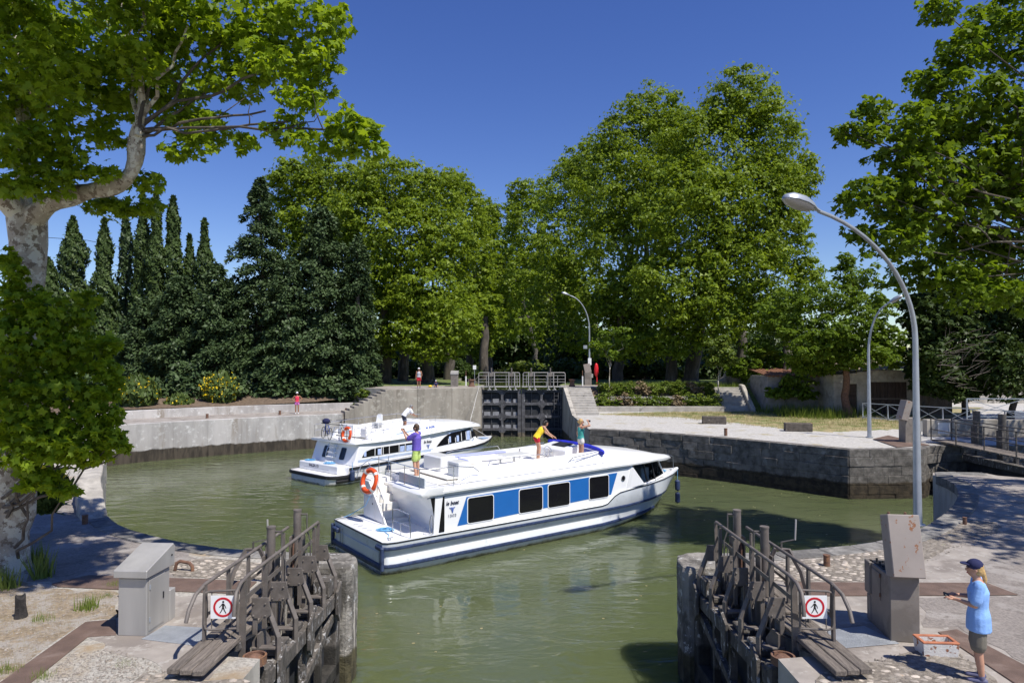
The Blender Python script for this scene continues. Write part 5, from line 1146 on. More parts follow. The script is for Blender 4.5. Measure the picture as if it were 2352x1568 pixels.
# stairs alcove
for k in range(6):
    y0 = .1 + .25 * k; MB().box((1.52, y0 + .45, .98 + .12 + .24 * k - .12 + .02), (.82, .9 - .0, .24)).build('stair_tread', M['cream'], r1, bevel=.012)
MB().extr([(1.02, -.0, 1.0), (1.02, .35, 1.0), (1.02, 1.75, 1.0), (1.02, 1.75, 2.28), (1.02, 1.35, 2.28)], (.07, 0, 0)).build('stringer', M['white'], r1, fix=True, bevel=.015)
MB().box((1.012, 1.25, 1.4), (.012, .75, .7)).build('locker_door', M['white'], r1, bevel=.006); MB().box((1.0, .98, 1.55), (.012, .05, .06)).build('latch', M['black'], r1)
bk = MB().box((1.97, -.4, 1.6), (.06, 3.05, 1.24)).build('bulkhead', M['white'], r1, bevel=.01)
ey = (0, -1, 0)
txt('lettering', 'le boat', .17, M['ink'], bk, basis(ey, ez, (1.937, -.05, 1.98)), .25, bold=.004); logo_fan('emblem', bk, (1.937, -.05, 1.76), ey, ez, .24); txt('lettering', '1503', .13, M['greyink'], bk, basis(ey, ez, (1.937, -.02, 1.55)), 0, sx=1.2); txt('lettering', '12', .13, M['ink'], bk, basis(ey, ez, (1.937, -.36, 1.5)), 0, sx=1.0)
MB().ell((1.92, -.05, 2.16), (.03, .05, .05), 10, 6).build('deck_lamp', M['chrome'], bk, smooth=True)
# terrace rails and screen
MB().box((1.46, -1.0, 2.62), (.05, 1.75, .3)).build('screen', M['hullgrey'], r1, bevel=.01)
b = MB(); b.tube([(.75, 1.75, 2.35), (.9, 1.75, 2.75), (1.3, 1.75, 3.0), (1.35, .3, 3.05), (1.35, -1.7, 3.05), (1.6, -1.9, 3.05), (2.6, -1.9, 3.05), (3.3, -1.85, 2.95), (3.6, -1.75, 2.75)], .016, 7)
for p in ((1.35, .3), (1.35, -.7), (1.35, -1.7), (2.5, -1.9), (1.6, 1.75)): b.cyl((p[0], p[1], 2.4), (p[0], p[1], 3.04), .014, 6)
b.tube([(2.0, 1.8, 2.4), (2.0, 1.8, 3.0), (3.2, 1.75, 3.0)], .014, 6)
b.build('terrace_rail', M['chrome'], r1, smooth=True)
b = MB(); b.tube([(.85, -.85, .98), (.85, -.85, 1.72), (.88, -1.1, 1.76), (.92, -1.85, 1.72), (.95, -1.88, .98)], .015, 7); b.cyl((.88, -1.35, .98), (.88, -1.35, 1.35), .013, 6); b.tube([(.86, -.86, 1.35), (.93, -1.86, 1.35)], .012, 6); b.build('stern_rail', M['chrome'], r1, smooth=True)
b = MB(); b.tube([(.95, .05, 1.0), (.95, .05, 1.85), (.95, 1.2, 2.95)], .015, 7); b.build('stair_rail', M['chrome'], r1, smooth=True)
b = MB(); b.tube([(13.9, 1.0, 1.5), (13.9, 1.0, 2.05), (14.1, .95, 2.1), (15.3, .15, 2.12), (15.45, -.02, 2.05), (15.45, -.05, 1.5)], .016, 7); b.cyl((14.7, .55, 1.5), (14.7, .55, 2.1), .014, 6); b.build('bow_rail', M['chrome'], r1, smooth=True)
for p in ((.3, -1.75, 1.0), (.3, 1.75, 1.0), (14.9, -.35, 1.5), (9.5, -1.9, 1.1)):
    b = MB(); b.cyl((p[0] - .03, p[1], p[2]), (p[0] - .03, p[1], p[2] + .07), .014, 6); b.cyl((p[0] + .03, p[1], p[2]), (p[0] + .03, p[1], p[2] + .07), .014, 6); b.cyl((p[0] - .1, p[1], p[2] + .07), (p[0] + .1, p[1], p[2] + .07), .014, 6); b.build('cleat', M['chrome'], r1)
MB().ell((10.55, -1.96, 2.36), (.05, .04, .07), 10, 6).build('side_light', M['chrome'], r1, smooth=True)
lifebuoy('orange lifebuoy hung at the stern stairs of the nearest boat', B1M @ Matrix.Translation((.72, .62, 2.42)) @ Matrix.Rotation(R(-75), 4, 'Y') @ Matrix.Rotation(R(12), 4, 'X'), .36, .08)
rope_coil('blue rope coiled on the stern deck of the nearest boat', B1M @ Vector((.75, -.55, 1.0)), .3)
o = MB().tube([B1M @ Vector(p) for p in ((.6, -.8, 1.01), (.55, -1.2, 1.01), (.35, -1.5, 1.01), (.3, -1.72, 1.05))], .012, 5).build('mooring_line', M['rope'], smooth=True); tag(o, 'loose blue mooring line running to the stern cleat', 'rope')
o = MB().tube([B1M @ Vector(p) for p in ((.3, 1.75, 1.05), (.4, 1.4, 1.2), (.8, 1.1, 1.5), (.9, .9, 1.9))], .012, 5).build('mooring_line', M['rope'], smooth=True); tag(o, 'blue line tied from the port stern cleat to the lifebuoy', 'rope')
fender('pair of dark blue fenders hanging off the bow of the nearest boat', B1M @ Vector((14.75, -.86, 1.25)), 2, .11, .52)
rope_coil('blue rope heaped on the bow of the nearest boat', B1M @ Vector((14.35, -.2, 1.53)), .28)

# ---------------------------------------------------------------- second boat
B2H = .871; B2O = (-10.74, 36.1, 0); B2M = Matrix.Translation(B2O) @ Matrix.Rotation(B2H, 4, 'Z')
r2 = thing('canal_boat', 'white canal cruiser with arched cabin windows and bicycles aft, farther off', 'boat', B2O, B2H)
hb2 = [(0, 1.55), (.1, 1.82), (.35, 2.0), (.8, 2.08), (9, 2.1), (10.5, 1.98), (12, 1.6), (13, 1.12), (13.8, .62), (14.3, .22), (14.45, .04)]
zs2 = [(0, .52), (1.0, .52), (1.08, .86), (6, .98), (11, 1.08), (14.45, 1.22)]
st2 = [0, .04, .1, .2, .35, .6, .8, 1.0, 1.08, 2, 4, 6, 8, 9, 10, 10.8, 11.5, 12, 12.5, 13, 13.4, 13.8, 14.1, 14.3, 14.45]
def prof2(h, z1, x):
    k = max(0, (x - 8) / 6.4); return [(max(h - .1, 0), z1), (h, z1 - .01), (h, z1 - .08), (max(h - .02 - .15 * k * h, 0), min(.5, z1 - .1)), (max(h - .06 - .5 * k * h, 0), .1), (max(h - .12 - .6 * k * h, 0), 0), (max(h * .7 * (1 - k), 0), -.35), (0, -.45)]
b = MB(); rows2 = hullmesh(b, st2, hb2, zs2, prof2, lambda x, z, z1: max(0, (x - 10.5) / 4) ** 1.6 * (z1 - z) * 1.1, 14.4)
hull2 = b.build('hull', M['hullwhite'], r2, smooth=True, fix=True)
b = MB(); b.grid([[(r_[0][0], r_[0][1], r_[0][2] - .02), (r_[0][0], 0, r_[0][2] - .01), (r_[-1][0], r_[-1][1], r_[-1][2] - .02)] for r_ in rows2]); b.build('deck', M['white'], r2, smooth=True)
for sd_ in (-1, 1):
    side_strip(rows2, 0, .02, .045, .07, M['black'], 'rub_rail', hull2, 1.05, 14.4, sd_, zf=lambda x: interp(zs2, x) - .07)
    side_strip(rows2, 0, .03, .06, .09, M['black'], 'rub_rail', hull2, 0, 1.2, sd_, zf=lambda x: .43)
    side_strip(rows2, .22, .02, .05, .1, M['black'], 'rub_rail', hull2, .3, 2.0, sd_)
    side_strip(rows2, 0, .006, .012, .03, M['lineblue'], 'stripe', hull2, 1.3, 13.6, sd_, zf=lambda x: interp(zs2, x) - .16)
MB().tube([(.0, -1.7, .43), (-.04, 0, .43), (.0, 1.7, .43)], 1, 8, sx=.06, sy=.09).build('rub_rail', M['black'], hull2, smooth=True)
MB().box((-.0, 0, .2), (.05, 3.0, .26)).build('transom_panel', M['hullgrey'], r2, bevel=.02)
# stern boxes and steps
MB().box((.95, .1, .72), (.6, 3.5, .42)).build('stern_locker', M['white'], r2, bevel=.05, seg=2)
txt('lettering', 'SALSA 15', .2, M['ink'], r2, basis((0, -1, 0), (0, 0, 1), (.645, .45, .78)), 0, sx=1.1, bold=.004)
MB().box((.645, .25, .665), (.01, 2.3, .02)).build('locker_seam', M['greyink'], r2)
txt('lettering', 'TOEM1872P', .16, M['ink'], hull2, basis((1, 0, 0), (0, 0, 1), (1.8, -2.11, .62)), 0, sx=1.2)
# aft cabin: sloping bulkhead with two windows, side walls with arched windows
pf2 = [(1.45, .86), (1.8, 1.85), (1.95, 2.0), (7.0, 2.05), (7.0, 1.0)]
cab2 = MB().extr([(x, -1.93, z) for x, z in pf2], (0, 3.86, 0)).build('aft_cabin', M['white'], r2, fix=True, bevel=.05, seg=2)
sl = Vector((.35, 0, .99)).normalized(); nx = Vector((-sl.z, 0, sl.x))
for yc in (.78, -.78):
    c = Vector((1.45, yc, .86)) + sl * .58
    wf = MB().extr([c + Vector((0, 1, 0)) * px + sl * pz + nx * -.0 for px, pz in rrect(-.27, .27, -.37, .37, .12)], nx * .02).build('window', M['hullgrey'], cab2, fix=True)
    MB().extr([c + Vector((0, 1, 0)) * px + sl * pz + nx * .012 for px, pz in rrect(-.23, .23, -.33, .33, .1)], nx * .014).build('pane', M['glass'], wf, fix=True)
for k in range(4): MB().box((1.32 + .09 * k, 0, .98 + .24 * k), (.3, .5, .06)).build('step', M['white'], r2, bevel=.01)
for y in (-.36, .36): MB().tube([(1.3, y, 1.1), (1.38, y, 1.5), (1.75, y, 2.3), (1.9, y, 2.75)], .016, 6).build('ladder_rail', M['chrome'], r2, smooth=True)
for sd_ in (-1, 1):
    y = sd_ * 1.935
    ap = [(2.0, 1.27), (2.12, 1.44), (2.32, 1.58), (2.62, 1.66), (3.0, 1.69), (6.2, 1.74), (6.2, 1.33)]
    wf = MB().extr([(x, y, z) for x, z in ap], (0, .012 * sd_, 0)).build('window_band', M['glass'], cab2)
    for x in (2.86, 3.3, 3.42, 3.85, 4.55, 5.0, 5.65): MB().bar((x, y + .01 * sd_, 1.28), (x, y + .01 * sd_, 1.72), .035, .02).build('mullion', M['white'], wf)
    for x0, x1 in ((2.12, 2.28), (3.05, 3.28), (4.62, 4.95), (5.08, 5.6), (5.72, 6.1)): MB().extr([(x, y + .014 * sd_, z) for x, z in ((x0, 1.31), (x1, 1.31), (x1, 1.62), (x0, 1.5 if x0 < 2.5 else 1.62))], (0, .004 * sd_, 0)).build('curtain', M['curtain'], wf)
    for z in (1.1, 1.15, 1.2):
        MB().bar((1.75, y + .003 * sd_, z - .06), (7.0, y + .003 * sd_, z), .008, .02).build('stripe', M['lineblue'], cab2)
# forward saloon
def sal(x): return interp([(6.2, 1.95), (9.5, 1.9), (10.6, 1.72), (11.6, 1.35), (12, 1.15)], x)
rings = []
for x, zt, dx in ((6.2, 2.1, 0), (7, 2.15, 0), (8, 2.2, 0), (9.5, 2.25, 0), (10.4, 2.25, 0), (11.0, 2.22, .0), (11.9, 2.2, -.75)):
    h = sal(x); z0 = interp(zs2, x) - .03; rings.append([(x, -h, z0), (x + dx, -h + .08, zt), (x + dx, h - .08, zt), (x, h, z0)])
sl2 = MB().loft(rings).build('saloon', M['white'], r2, fix=True)
for sd_ in (-1, 1):
    pts = [(7.45, 1.30), (7.75, 1.56), (8.1, 1.8), (8.45, 1.96), (9.0, 2.04), (10.55, 2.14), (10.95, 1.55)]
    wf = MB().extr([(x, sd_ * (sal(x) - .035 + .012), z) for x, z in pts[:5] + [(9.5, 2.06), (9.5, 1.42)]], (0, sd_ * .02, 0)).build('window', M['glass'], sl2, fix=True)
    MB().grid([[(9.5, sd_ * 1.895, 1.42), (9.5, sd_ * 1.87, 2.06)], [(10.4, sd_ * (sal(10.4) + .012), 1.5), (10.4, sd_ * (sal(10.4) - .04), 2.13)], [(11.3, sd_ * (sal(11.3) + .012), 1.55), (10.95, sd_ * (sal(11.1) - .04), 2.14)]]).build('window', M['glass'], sl2)
    for x in (8.45, 9.05, 9.6, 10.1, 10.6): MB().bar((x, sd_ * (sal(x) + .02), 1.36 + (x - 8.4) * .07), (x, sd_ * (sal(x) - .05), 2.06), .045, .02).build('mullion', M['white'], sl2)
    for x0, x1 in ((8.5, 8.65), (9.15, 9.35), (10.15, 10.5)): MB().extr([(x, sd_ * (sal(x) + .018 - (z - 1.4) * .06), z) for x, z in ((x0, 1.45), (x1, 1.45), (x1, 2.02), (x0, 2.02))], (0, .004 * sd_, 0)).build('curtain', M['curtain'], sl2)
    MB().bar((7.0, sd_ * 1.93, 1.2), (11, sd_ * (sal(11) + .02), 1.36), .01, .03).build('stripe', M['lineblue'], sl2)
MB().grid([[(11.93, -1.1, 1.35), (11.2, -1.15, 2.12)], [(12.05, 0, 1.35), (11.28, 0, 2.14)], [(11.93, 1.1, 1.35), (11.2, 1.15, 2.12)]]).build('windscreen', M['glass'], sl2)
txt('lettering', 'le boat', .22, M['ink'], cab2, basis((1, 0, 0), (0, 0, 1), (6.72, -1.957, 1.68)), .25, bold=.004); logo_fan('emblem', cab2, (6.75, -1.957, 1.42), (1, 0, 0), (0, 0, 1), .3)
# roof with high coamings
rings = []
for x, h, z0, c in ((1.35, 1.75, 2.0, .14), (1.5, 1.98, 1.98, .16), (3, 2.05, 1.98, .17), (6, 2.05, 2.03, .17), (7.0, 2.05, 2.1, .3), (8.5, 2.0, 2.18, .45), (10, 1.95, 2.22, .42), (11, 1.75, 2.2, .36), (11.8, 1.4, 2.12, .28), (12.4, .9, 2.04, .18), (12.75, .3, 1.98, .06)):
    row = [(h - .06, z0), (h + .02, z0 + .03), (h, z0 + .1), (h * .9, z0 + .13 + (c - .15) * .45), (h * .55, z0 + c * .94), (0, z0 + c)]; rings.append([(x, y, z) for y, z in row] + [(x, -y, z) for y, z in reversed(row[:-1])])
rf2 = MB().loft(rings).build('roof', M['white'], r2, smooth=True, fix=True)
for sd_ in (-1, 1):
    rings = []
    for x, top in ((2.6, 2.14), (2.9, 2.5), (4.2, 2.62), (6, 2.72), (7.6, 2.78), (8.4, 2.66)): rings.append([(x, sd_ * 1.95, 2.1), (x, sd_ * 1.7, 2.1 + (top - 2.1) * .75), (x, sd_ * 1.5, top), (x, sd_ * 1.4, top), (x, sd_ * 1.38, 2.1)])
    co2 = MB().loft(rings).build('coaming', M['white'], r2, smooth=True, fix=True)
    if sd_ < 0:
        for k, (a, e) in enumerate(((4.4, 6.1), (4.6, 6.3), (4.8, 6.4))): MB().bar((a, -1.86, 2.3 + .06 * k), (e, -1.80, 2.36 + .07 * k), .01, .025).build('stripe', M['lineblue'], co2)
        txt('lettering', 'le boat', .26, M['logoblue'], co2, basis((1, 0, .06), (0, .5, .87), (7.05, -1.78, 2.5)), .25, bold=.004)
    b = MB(); b.tube([(2.0, sd_ * 1.96, 2.22), (7, sd_ * 1.98, 2.28), (11, sd_ * 1.66, 2.42)], .013, 6)
    for x in (2.6, 4, 5.5, 7, 8.5, 10): b.cyl((x, sd_ * interp([(2, 1.96), (7, 1.98), (11, 1.66)], x), 2.1), (x, sd_ * interp([(2, 1.96), (7, 1.98), (11, 1.66)], x), 2.25 + (x > 8) * .1), .011, 5)
    b.build('grab_rail', M['chrome'], rf2, smooth=True)
    b = MB(); b.tube([(1.6, sd_ * 1.8, 2.15), (1.6, sd_ * 1.8, 2.82), (2.2, sd_ * 1.8, 2.86), (4.4, sd_ * 1.75, 2.98), (7.4, sd_ * 1.55, 3.08), (9.0, sd_ * 1.2, 2.95)], .014, 6); b.tube([(1.6, sd_ * 1.8, 2.5), (4.0, sd_ * 1.78, 2.6)], .012, 6)
    for x in (2.4, 3.6, 5, 6.3, 7.5): b.cyl((x, sd_ * 1.75, 2.15), (x, sd_ * 1.75, 2.86 + (x - 2.2) * .04), .012, 5)
    b.build('deck_rail', M['chrome'], r2, smooth=True)
MB().box((4.9, 0, 2.2), (4.4, 2.74, .03)).build('upper_deck', M['cream'], r2)
MB().box((3.1, .6, 2.5), (.5, 1.3, .6)).build('galley_unit', M['white'], r2, bevel=.03); MB().box((2.84, .6, 2.48), (.012, 1.0, .44)).build('galley_door', M['hullgrey'], r2)
MB().box((2.9, -1.1, 2.46), (.4, .5, .5)).build('seat_back', M['white'], r2, bevel=.04)
MB().extr([(7.2, -.8, 2.22), (7.2, -.8, 2.7), (7.4, -.8, 2.84), (7.9, -.8, 2.8), (8.2, -.8, 2.22)], (0, 1.6, 0)).build('helm_console', M['white'], r2, fix=True, bevel=.03)
MB().cyl((3.4, .2, 2.3), (3.4, .2, 3.1), .015, 6).build('mast', M['chrome'], r2)
MB().box((13.2, -.4, 1.2), (.6, .5, .02)).build('bow_mat', M['lineblue'], r2)
# bike rack, bicycles, chairs, ropes
rk = MB()
for y in (-.95, .95):
    rk.tube([(1.75, y, 2.15), (1.75, y, 2.95), (1.45, y, 2.97)], .02, 6)
for z in (2.95, 2.55): rk.tube([(1.5, -.95, z), (1.5, .95, z)], .018, 6)
rk.build('stern_rack', M['black'], r2)
def bicycle(label, M4, frame):
    t = thing('bicycle', label, 'bicycle', (0, 0, 0), 0, 'bicycles on the farther boat'); t.location = M4.to_translation(); t.rotation_euler = M4.to_euler()
    for x in (-.5, .5):
        w_ = MB().loop([(x + .31 * cos(a), 0, .33 + .31 * sin(a)) for a in [2 * pi * k / 24 for k in range(24)]], .018, 6).build('wheel', M['black'], t, smooth=True)
        b = MB()
        for k in range(10): a = 2 * pi * k / 10; b.cyl((x, 0, .33), (x + .3 * cos(a), 0, .33 + .3 * sin(a)), .004, 3)
        b.cyl((x, -.04, .33), (x, .04, .33), .02, 8); b.build('spokes', M['chrome'], w_)
    b = MB(); bb_, seat, head, ht, rear, fr_ = (-.05, 0, .3), (-.2, 0, .78), (.32, 0, .7), (.3, 0, .82), (-.5, 0, .33), (.5, 0, .33)
    for p, q_ in ((bb_, seat), (bb_, head), (seat, head), (rear, seat), (rear, bb_), (head, ht)): b.cyl(p, q_, .018, 8)
    b.tube([head, (.38, 0, .5), fr_], .016, 6); b.build('frame', M[frame], t, smooth=True)
    MB().tube([(.22, -.28, 1.02), (.3, -.2, 1.04), (.32, 0, 1.0), (.3, .2, 1.04), (.22, .28, 1.02)], .014, 6).build('handlebar', M['black'], t, smooth=True); MB().cyl((.31, 0, .8), (.32, 0, 1.0), .014, 6).build('stem', M['chrome'], t)
    MB().ell((-.24, 0, .95), (.14, .08, .04), 10, 6).build('saddle', M['black'], t, smooth=True); MB().cyl((-.2, 0, .76), (-.23, 0, .93), .013, 6).build('seat_post', M['chrome'], t)
    b = MB(); b.cyl((-.05, -.06, .3), (-.05, .06, .3), .02, 8); b.lathe([(.09, -.005), (.09, .005)], (-.05, -.05, .3), 14, M=Matrix.Rotation(R(90), 3, 'X')); b.bar((-.05, -.06, .3), (.08, -.06, .2), .02, .02); b.bar((-.05, .06, .3), (-.18, .06, .4), .02, .02); b.build('crank', M['chrome'], t); return t
bicycle('bicycle with a dark saddle bag, at the outer side of the stern rack', B2M @ Matrix.Translation((1.2, .15, 2.16)) @ Matrix.Rotation(R(75), 4, 'Z') @ Matrix.Rotation(R(6), 4, 'X'), 'logoblue')
bicycle('bicycle with raised handlebar beside the orange lifebuoy', B2M @ Matrix.Translation((1.75, -.6, 2.18)) @ Matrix.Rotation(R(50), 4, 'Z') @ Matrix.Rotation(R(-5), 4, 'X'), 'stainless')
o = MB().ell((0, 0, 0), (.22, .16, .16), 12, 8).build('saddle_bag', M['navycloth'], smooth=True); o.location = B2M @ Vector((1.1, .0, 3.15)); tag(o, 'dark blue bag on the rear bicycle', 'bag')
cs = None
for k in range(6):
    t = thing('stacking_chair', 'white plastic chair in the stack on the farther boat, %s' % ('lowest', 'second from the bottom', 'third from the bottom', 'third from the top', 'second from the top', 'topmost')[k], 'chair', B2M @ Vector((3.75, -1.0, 2.22 + .06 * k)), B2H + R(200), 'stacked white chairs')
    b = MB(); b.box((0, 0, .42), (.42, .42, .025)); b.build('seat', M['white'], t)
    MB().extr([(-.22, -.2, .43), (-.22, .2, .43), (-.3, .17, .82), (-.3, .08, .88), (-.3, -.08, .88), (-.3, -.17, .82)], (-.02, 0, 0)).build('backrest', M['white'], t, fix=True)
    for sx_ in (-.19, .19):
        for sy_ in (-.19, .19): MB().bar((sx_, sy_, .42), (sx_ * 1.15, sy_ * 1.15, 0), .03, .03).build('leg', M['white'], t)
lifebuoy('orange lifebuoy on the stern rail of the farther boat', B2M @ Matrix.Translation((1.45, -1.35, 2.5)) @ Matrix.Rotation(R(-78), 4, 'Y'), .34, .085)
rope_coil('pale blue rope coil on the left of the farther stern', B2M @ Vector((1.0, 1.3, .95)), .3); rope_coil('pale blue rope coil in the middle of the farther stern', B2M @ Vector((1.0, -.5, .95)), .32)
fender('dark blue fender hanging at the farther boat\'s aft quarter', B2M @ Vector((1.15, -2.25, .82)), 1, .13, .62)
fender('small dark blue fender tied at mid side of the farther boat', B2M @ Vector((3.55, -2.25, .82)), 1, .1, .4)
o = MB().tube([B2M @ Vector((13.6, -.55, 1.2)), B2M @ Vector((13.5, 1.2, 1.9)), Vector((-2.7, 56.0, 4.2))], .012, 5).build('mooring_line', M['reflect'], smooth=True); tag(o, 'thin mooring line from the farther bow up to the lock wall', 'rope')
# ================================================================ people (local frame: facing +y, right hand on +x, feet at z = 0)
def remesh(mb, voxel, name, mat, parent, smooth_it=2):
    me = mb.mesh(name); o = bpy.data.objects.new(name, me); COL.objects.link(o)
    md = o.modifiers.new('r', 'REMESH'); md.mode = 'VOXEL'; md.voxel_size = voxel; md.use_smooth_shade = True
    if smooth_it: sm = o.modifiers.new('s', 'SMOOTH'); sm.iterations = smooth_it; sm.factor = .5
    bpy.context.view_layer.update(); dg = bpy.context.evaluated_depsgraph_get(); m2 = bpy.data.meshes.new_from_object(o.evaluated_get(dg)); bpy.data.objects.remove(o)
    m2.materials.clear(); m2.materials.append(mat); m2.polygons.foreach_set('use_smooth', [True] * len(m2.polygons)); return link(name, m2, parent)
def limbring(c, ax, rx, ry, lat, n=14):
    ax = Vector(ax).normalized(); x = (Vector(lat) - ax * Vector(lat).dot(ax)).normalized(); y = ax.cross(x)
    return [Vector(c) + x * cos(2 * pi * k / n) * rx + y * sin(2 * pi * k / n) * ry for k in range(n)]
def torso(b, rows, lat=(1, 0, 0)):       # rows: (centre, rx, ry)
    cs = [Vector(r_[0]) for r_ in rows]; rings = []
    for i, r_ in enumerate(rows):
        ax = cs[min(i + 1, len(cs) - 1)] - cs[max(i - 1, 0)]; rings.append(limbring(r_[0], ax, r_[1], r_[2], lat))
    b.loft(rings)
def person(label, M4, J, wear, voxel=.016, h=1.7, skin='skin', female=True, group='people at the lock'):
    t = thing('person', label, 'person', M4.to_translation(), M4.to_euler().z, group); k = h / 1.7; t.scale = (k, k, k)
    D_ = dict(pel=(0, 0, .93), wai=(0, 0, 1.06), che=(0, 0, 1.27), nek=(0, -.01, 1.44), hed=(0, .02, 1.585), sr=(.185, 0, 1.385), sl=(-.185, 0, 1.385), er=(.23, -.02, 1.10), el=(-.23, -.02, 1.10), wr=(.24, .06, .86), wl=(-.24, .06, .86),
              hr=(.09, 0, .90), hl=(-.09, 0, .90), kr=(.1, .02, .49), kl=(-.1, .02, .49), ar=(.1, -.02, .08), al=(-.1, -.02, .08), look=(0, 1, 0), toe=(0, 1, 0), hipw=.16, lat=(1, 0, 0))
    D_.update(J); P_ = {a: (Vector(v) if isinstance(v, tuple) else v) for a, v in D_.items()}; lat = P_['lat']
    look = P_['look'].normalized(); hed = P_['hed']
    b = MB(); hw = P_['hipw']
    bust = .115 if female else .12
    torso(b, [(P_['pel'] - (P_['wai'] - P_['pel']).normalized() * .1, hw * .75, .085), (P_['pel'], hw, .115), (P_['wai'], .125 if female else .145, .092), (P_['che'], .155 if female else .175, bust), (P_['che'].lerp(P_['nek'], .7), .13, .085), (P_['nek'], .05, .05)], lat)
    b.caps(P_['nek'] - Vector((0, 0, .03)), hed - Vector((0, 0, .06)), .056, .052)
    for s in 'rl':
        b.caps(P_['s' + s], P_['e' + s], .052, .042); b.caps(P_['e' + s], P_['w' + s], .042, .027)
        b.caps(P_['h' + s], P_['k' + s], .085, .058); b.caps(P_['k' + s], P_['a' + s].lerp(P_['k' + s], .45), .056, .054); b.caps(P_['a' + s].lerp(P_['k' + s], .45), P_['a' + s], .052, .036)
        b.caps(P_['a' + s] + Vector((0, 0, -.045)), P_['a' + s] + P_['toe'] * .13 + Vector((0, 0, -.05)), .036, .03)
        b.caps(P_['che'].lerp(P_['nek'], .55), P_['s' + s], .06, .055)
    # head: skull, jaw, nose, ears
    rt = look.cross(Vector((0, 0, 1))).normalized(); up = rt.cross(look); Mh = Matrix((rt, look, up)).transposed()
    b.ell(hed + up * .015, (.076, .095, .102), 14, 10, Mh); b.ell(hed - up * .05 + look * .025, (.058, .068, .068), 12, 8, Mh)
    b.ell(hed + look * .1 - up * .018, (.014, .022, .024), 8, 6, Mh)
    for s in (-1, 1): b.ell(hed + rt * (.076 * s) - up * .01, (.012, .02, .03), 8, 6, Mh)
    # palms
    hands = []
    for s in 'rl':
        w_ = P_['w' + s]; d = (w_ - P_['e' + s]).normalized(); hd = P_.get('hd' + s, d)
        hd = hd.normalized(); b.caps(w_, w_ + hd * .07, .027, .032); hands.append((s, w_, hd))
    body = remesh(b, voxel, 'body', M[skin], t)
    # five fingers on each hand, joined into the body mesh
    f = MB()
    for s, w_, hd in hands:
        sd_ = hd.cross(Vector((0, 0, 1)));  sd_ = sd_.normalized() if sd_.length > .1 else Vector((1, 0, 0)); pn = sd_.cross(hd) * (1 if s == 'r' else 1); base = w_ + hd * .085
        for j, ln in enumerate((.068, .076, .07, .055)):
            o_ = sd_ * ((j - 1.5) * .018); p0 = base + o_; p1 = p0 + hd * ln * .5 - pn * .008; p2 = p1 + hd * ln * .4 - pn * .022; f.tube([p0 - hd * .02, p1, p2], [.0095, .0085, .006], 6)
        p0 = w_ + hd * .04 + sd_ * (-.028); f.tube([p0, p0 + hd * .03 - sd_ * .022 - pn * .01, p0 + hd * .06 - sd_ * .025 - pn * .02], [.011, .0095, .007], 6)
    import bmesh
    bm = bmesh.new(); bm.from_mesh(body.data); fm = f.mesh('f'); bm.from_mesh(fm); bm.to_mesh(body.data); bm.free(); bpy.data.meshes.remove(fm); body.data.polygons.foreach_set('use_smooth', [True] * len(body.data.polygons))
    # face: eyes, brows, mouth
    if wear.get('glasses'):
        g = MB(); 
        for s in (-1, 1): g.ell(hed + rt * (.034 * s) + look * .094 + up * .012, (.03, .012, .021), 10, 6, Mh)
        g.bar(hed + rt * .075 + look * .06 + up * .02, hed + rt * .078 - look * .02 + up * .02, .005, .008); g.bar(hed - rt * .075 + look * .06 + up * .02, hed - rt * .078 - look * .02 + up * .02, .005, .008); g.build('sunglasses', M['black'], t, smooth=True)
    else:
        for s in (-1, 1):
            e = MB().ell(hed + rt * (.032 * s) + look * .088 + up * .012, (.013, .01, .008), 8, 6, Mh).build('eye', M['black'], t, smooth=True)
    MB().ell(hed + look * .092 - up * .062, (.024, .008, .007), 8, 6, Mh).build('mouth', M['pinktop'], t, smooth=True)
    # hair
    hm = M[wear.get('hair', 'hairbrown')]; b = MB()
    b.ell(hed + up * .04 - look * .018, (.088, .1, .098), 14, 10, Mh); b.ell(hed - look * .04 - up * .02, (.08, .072, .09), 12, 8, Mh)
    hl = wear.get('hairlen')
    if hl == 'pony': b.caps(hed - look * .1 - up * .01, hed - look * .125 - up * .13, .028, .032); b.caps(hed - look * .125 - up * .13, hed - look * .115 - up * .29, .032, .012)
    if hl == 'bun': b.ell(hed - look * .12 + up * .0, (.045, .045, .045), 10, 8)
    if hl == 'messy': b.ell(hed - look * .1 + up * .01, (.06, .055, .07), 10, 8); b.caps(hed - look * .1, hed - look * .15 - up * .06, .04, .025)
    remesh(b, .014, 'hair', hm, t, 1)
    if wear.get('cap'):
        b = MB(); b.ell(hed + up * .055 - look * .006, (.094, .108, .088), 14, 10, Mh); cp = b.build('cap', M[wear['cap']], t, smooth=True)
        pts = [hed + up * .062 + look * (.08 + .1 * cos(a)) + rt * (.085 * sin(a)) for a in [R(-90 + 18 * q_) for q_ in range(11)]]; MB().extr(pts, up * .012 - look * 0).build('peak', M[wear['cap']], cp, fix=True)
    # clothes
    top = wear.get('top')
    if top:
        b = MB(); e = wear.get('loose', .014); hem = wear.get('hem', .03); pel, wai, che, nek = P_['pel'], P_['wai'], P_['che'], P_['nek']; dn = (pel - wai).normalized()
        torso(b, [(pel + dn * hem, hw + e + .012 + wear.get('flare', 0), .118 + e + wear.get('flare', 0)), (pel, hw + e + wear.get('flare', 0) * .7, .118 + e + wear.get('flare', 0) * .6), (wai, (.128 if female else .15) + e * 1.3, .096 + e * 1.3), (che, (.158 if female else .18) + e, bust + .004 + e), (che.lerp(nek, .66), .135 if not wear.get('tank') else .105, .092), (che.lerp(nek, .9), .07, .06)], lat)
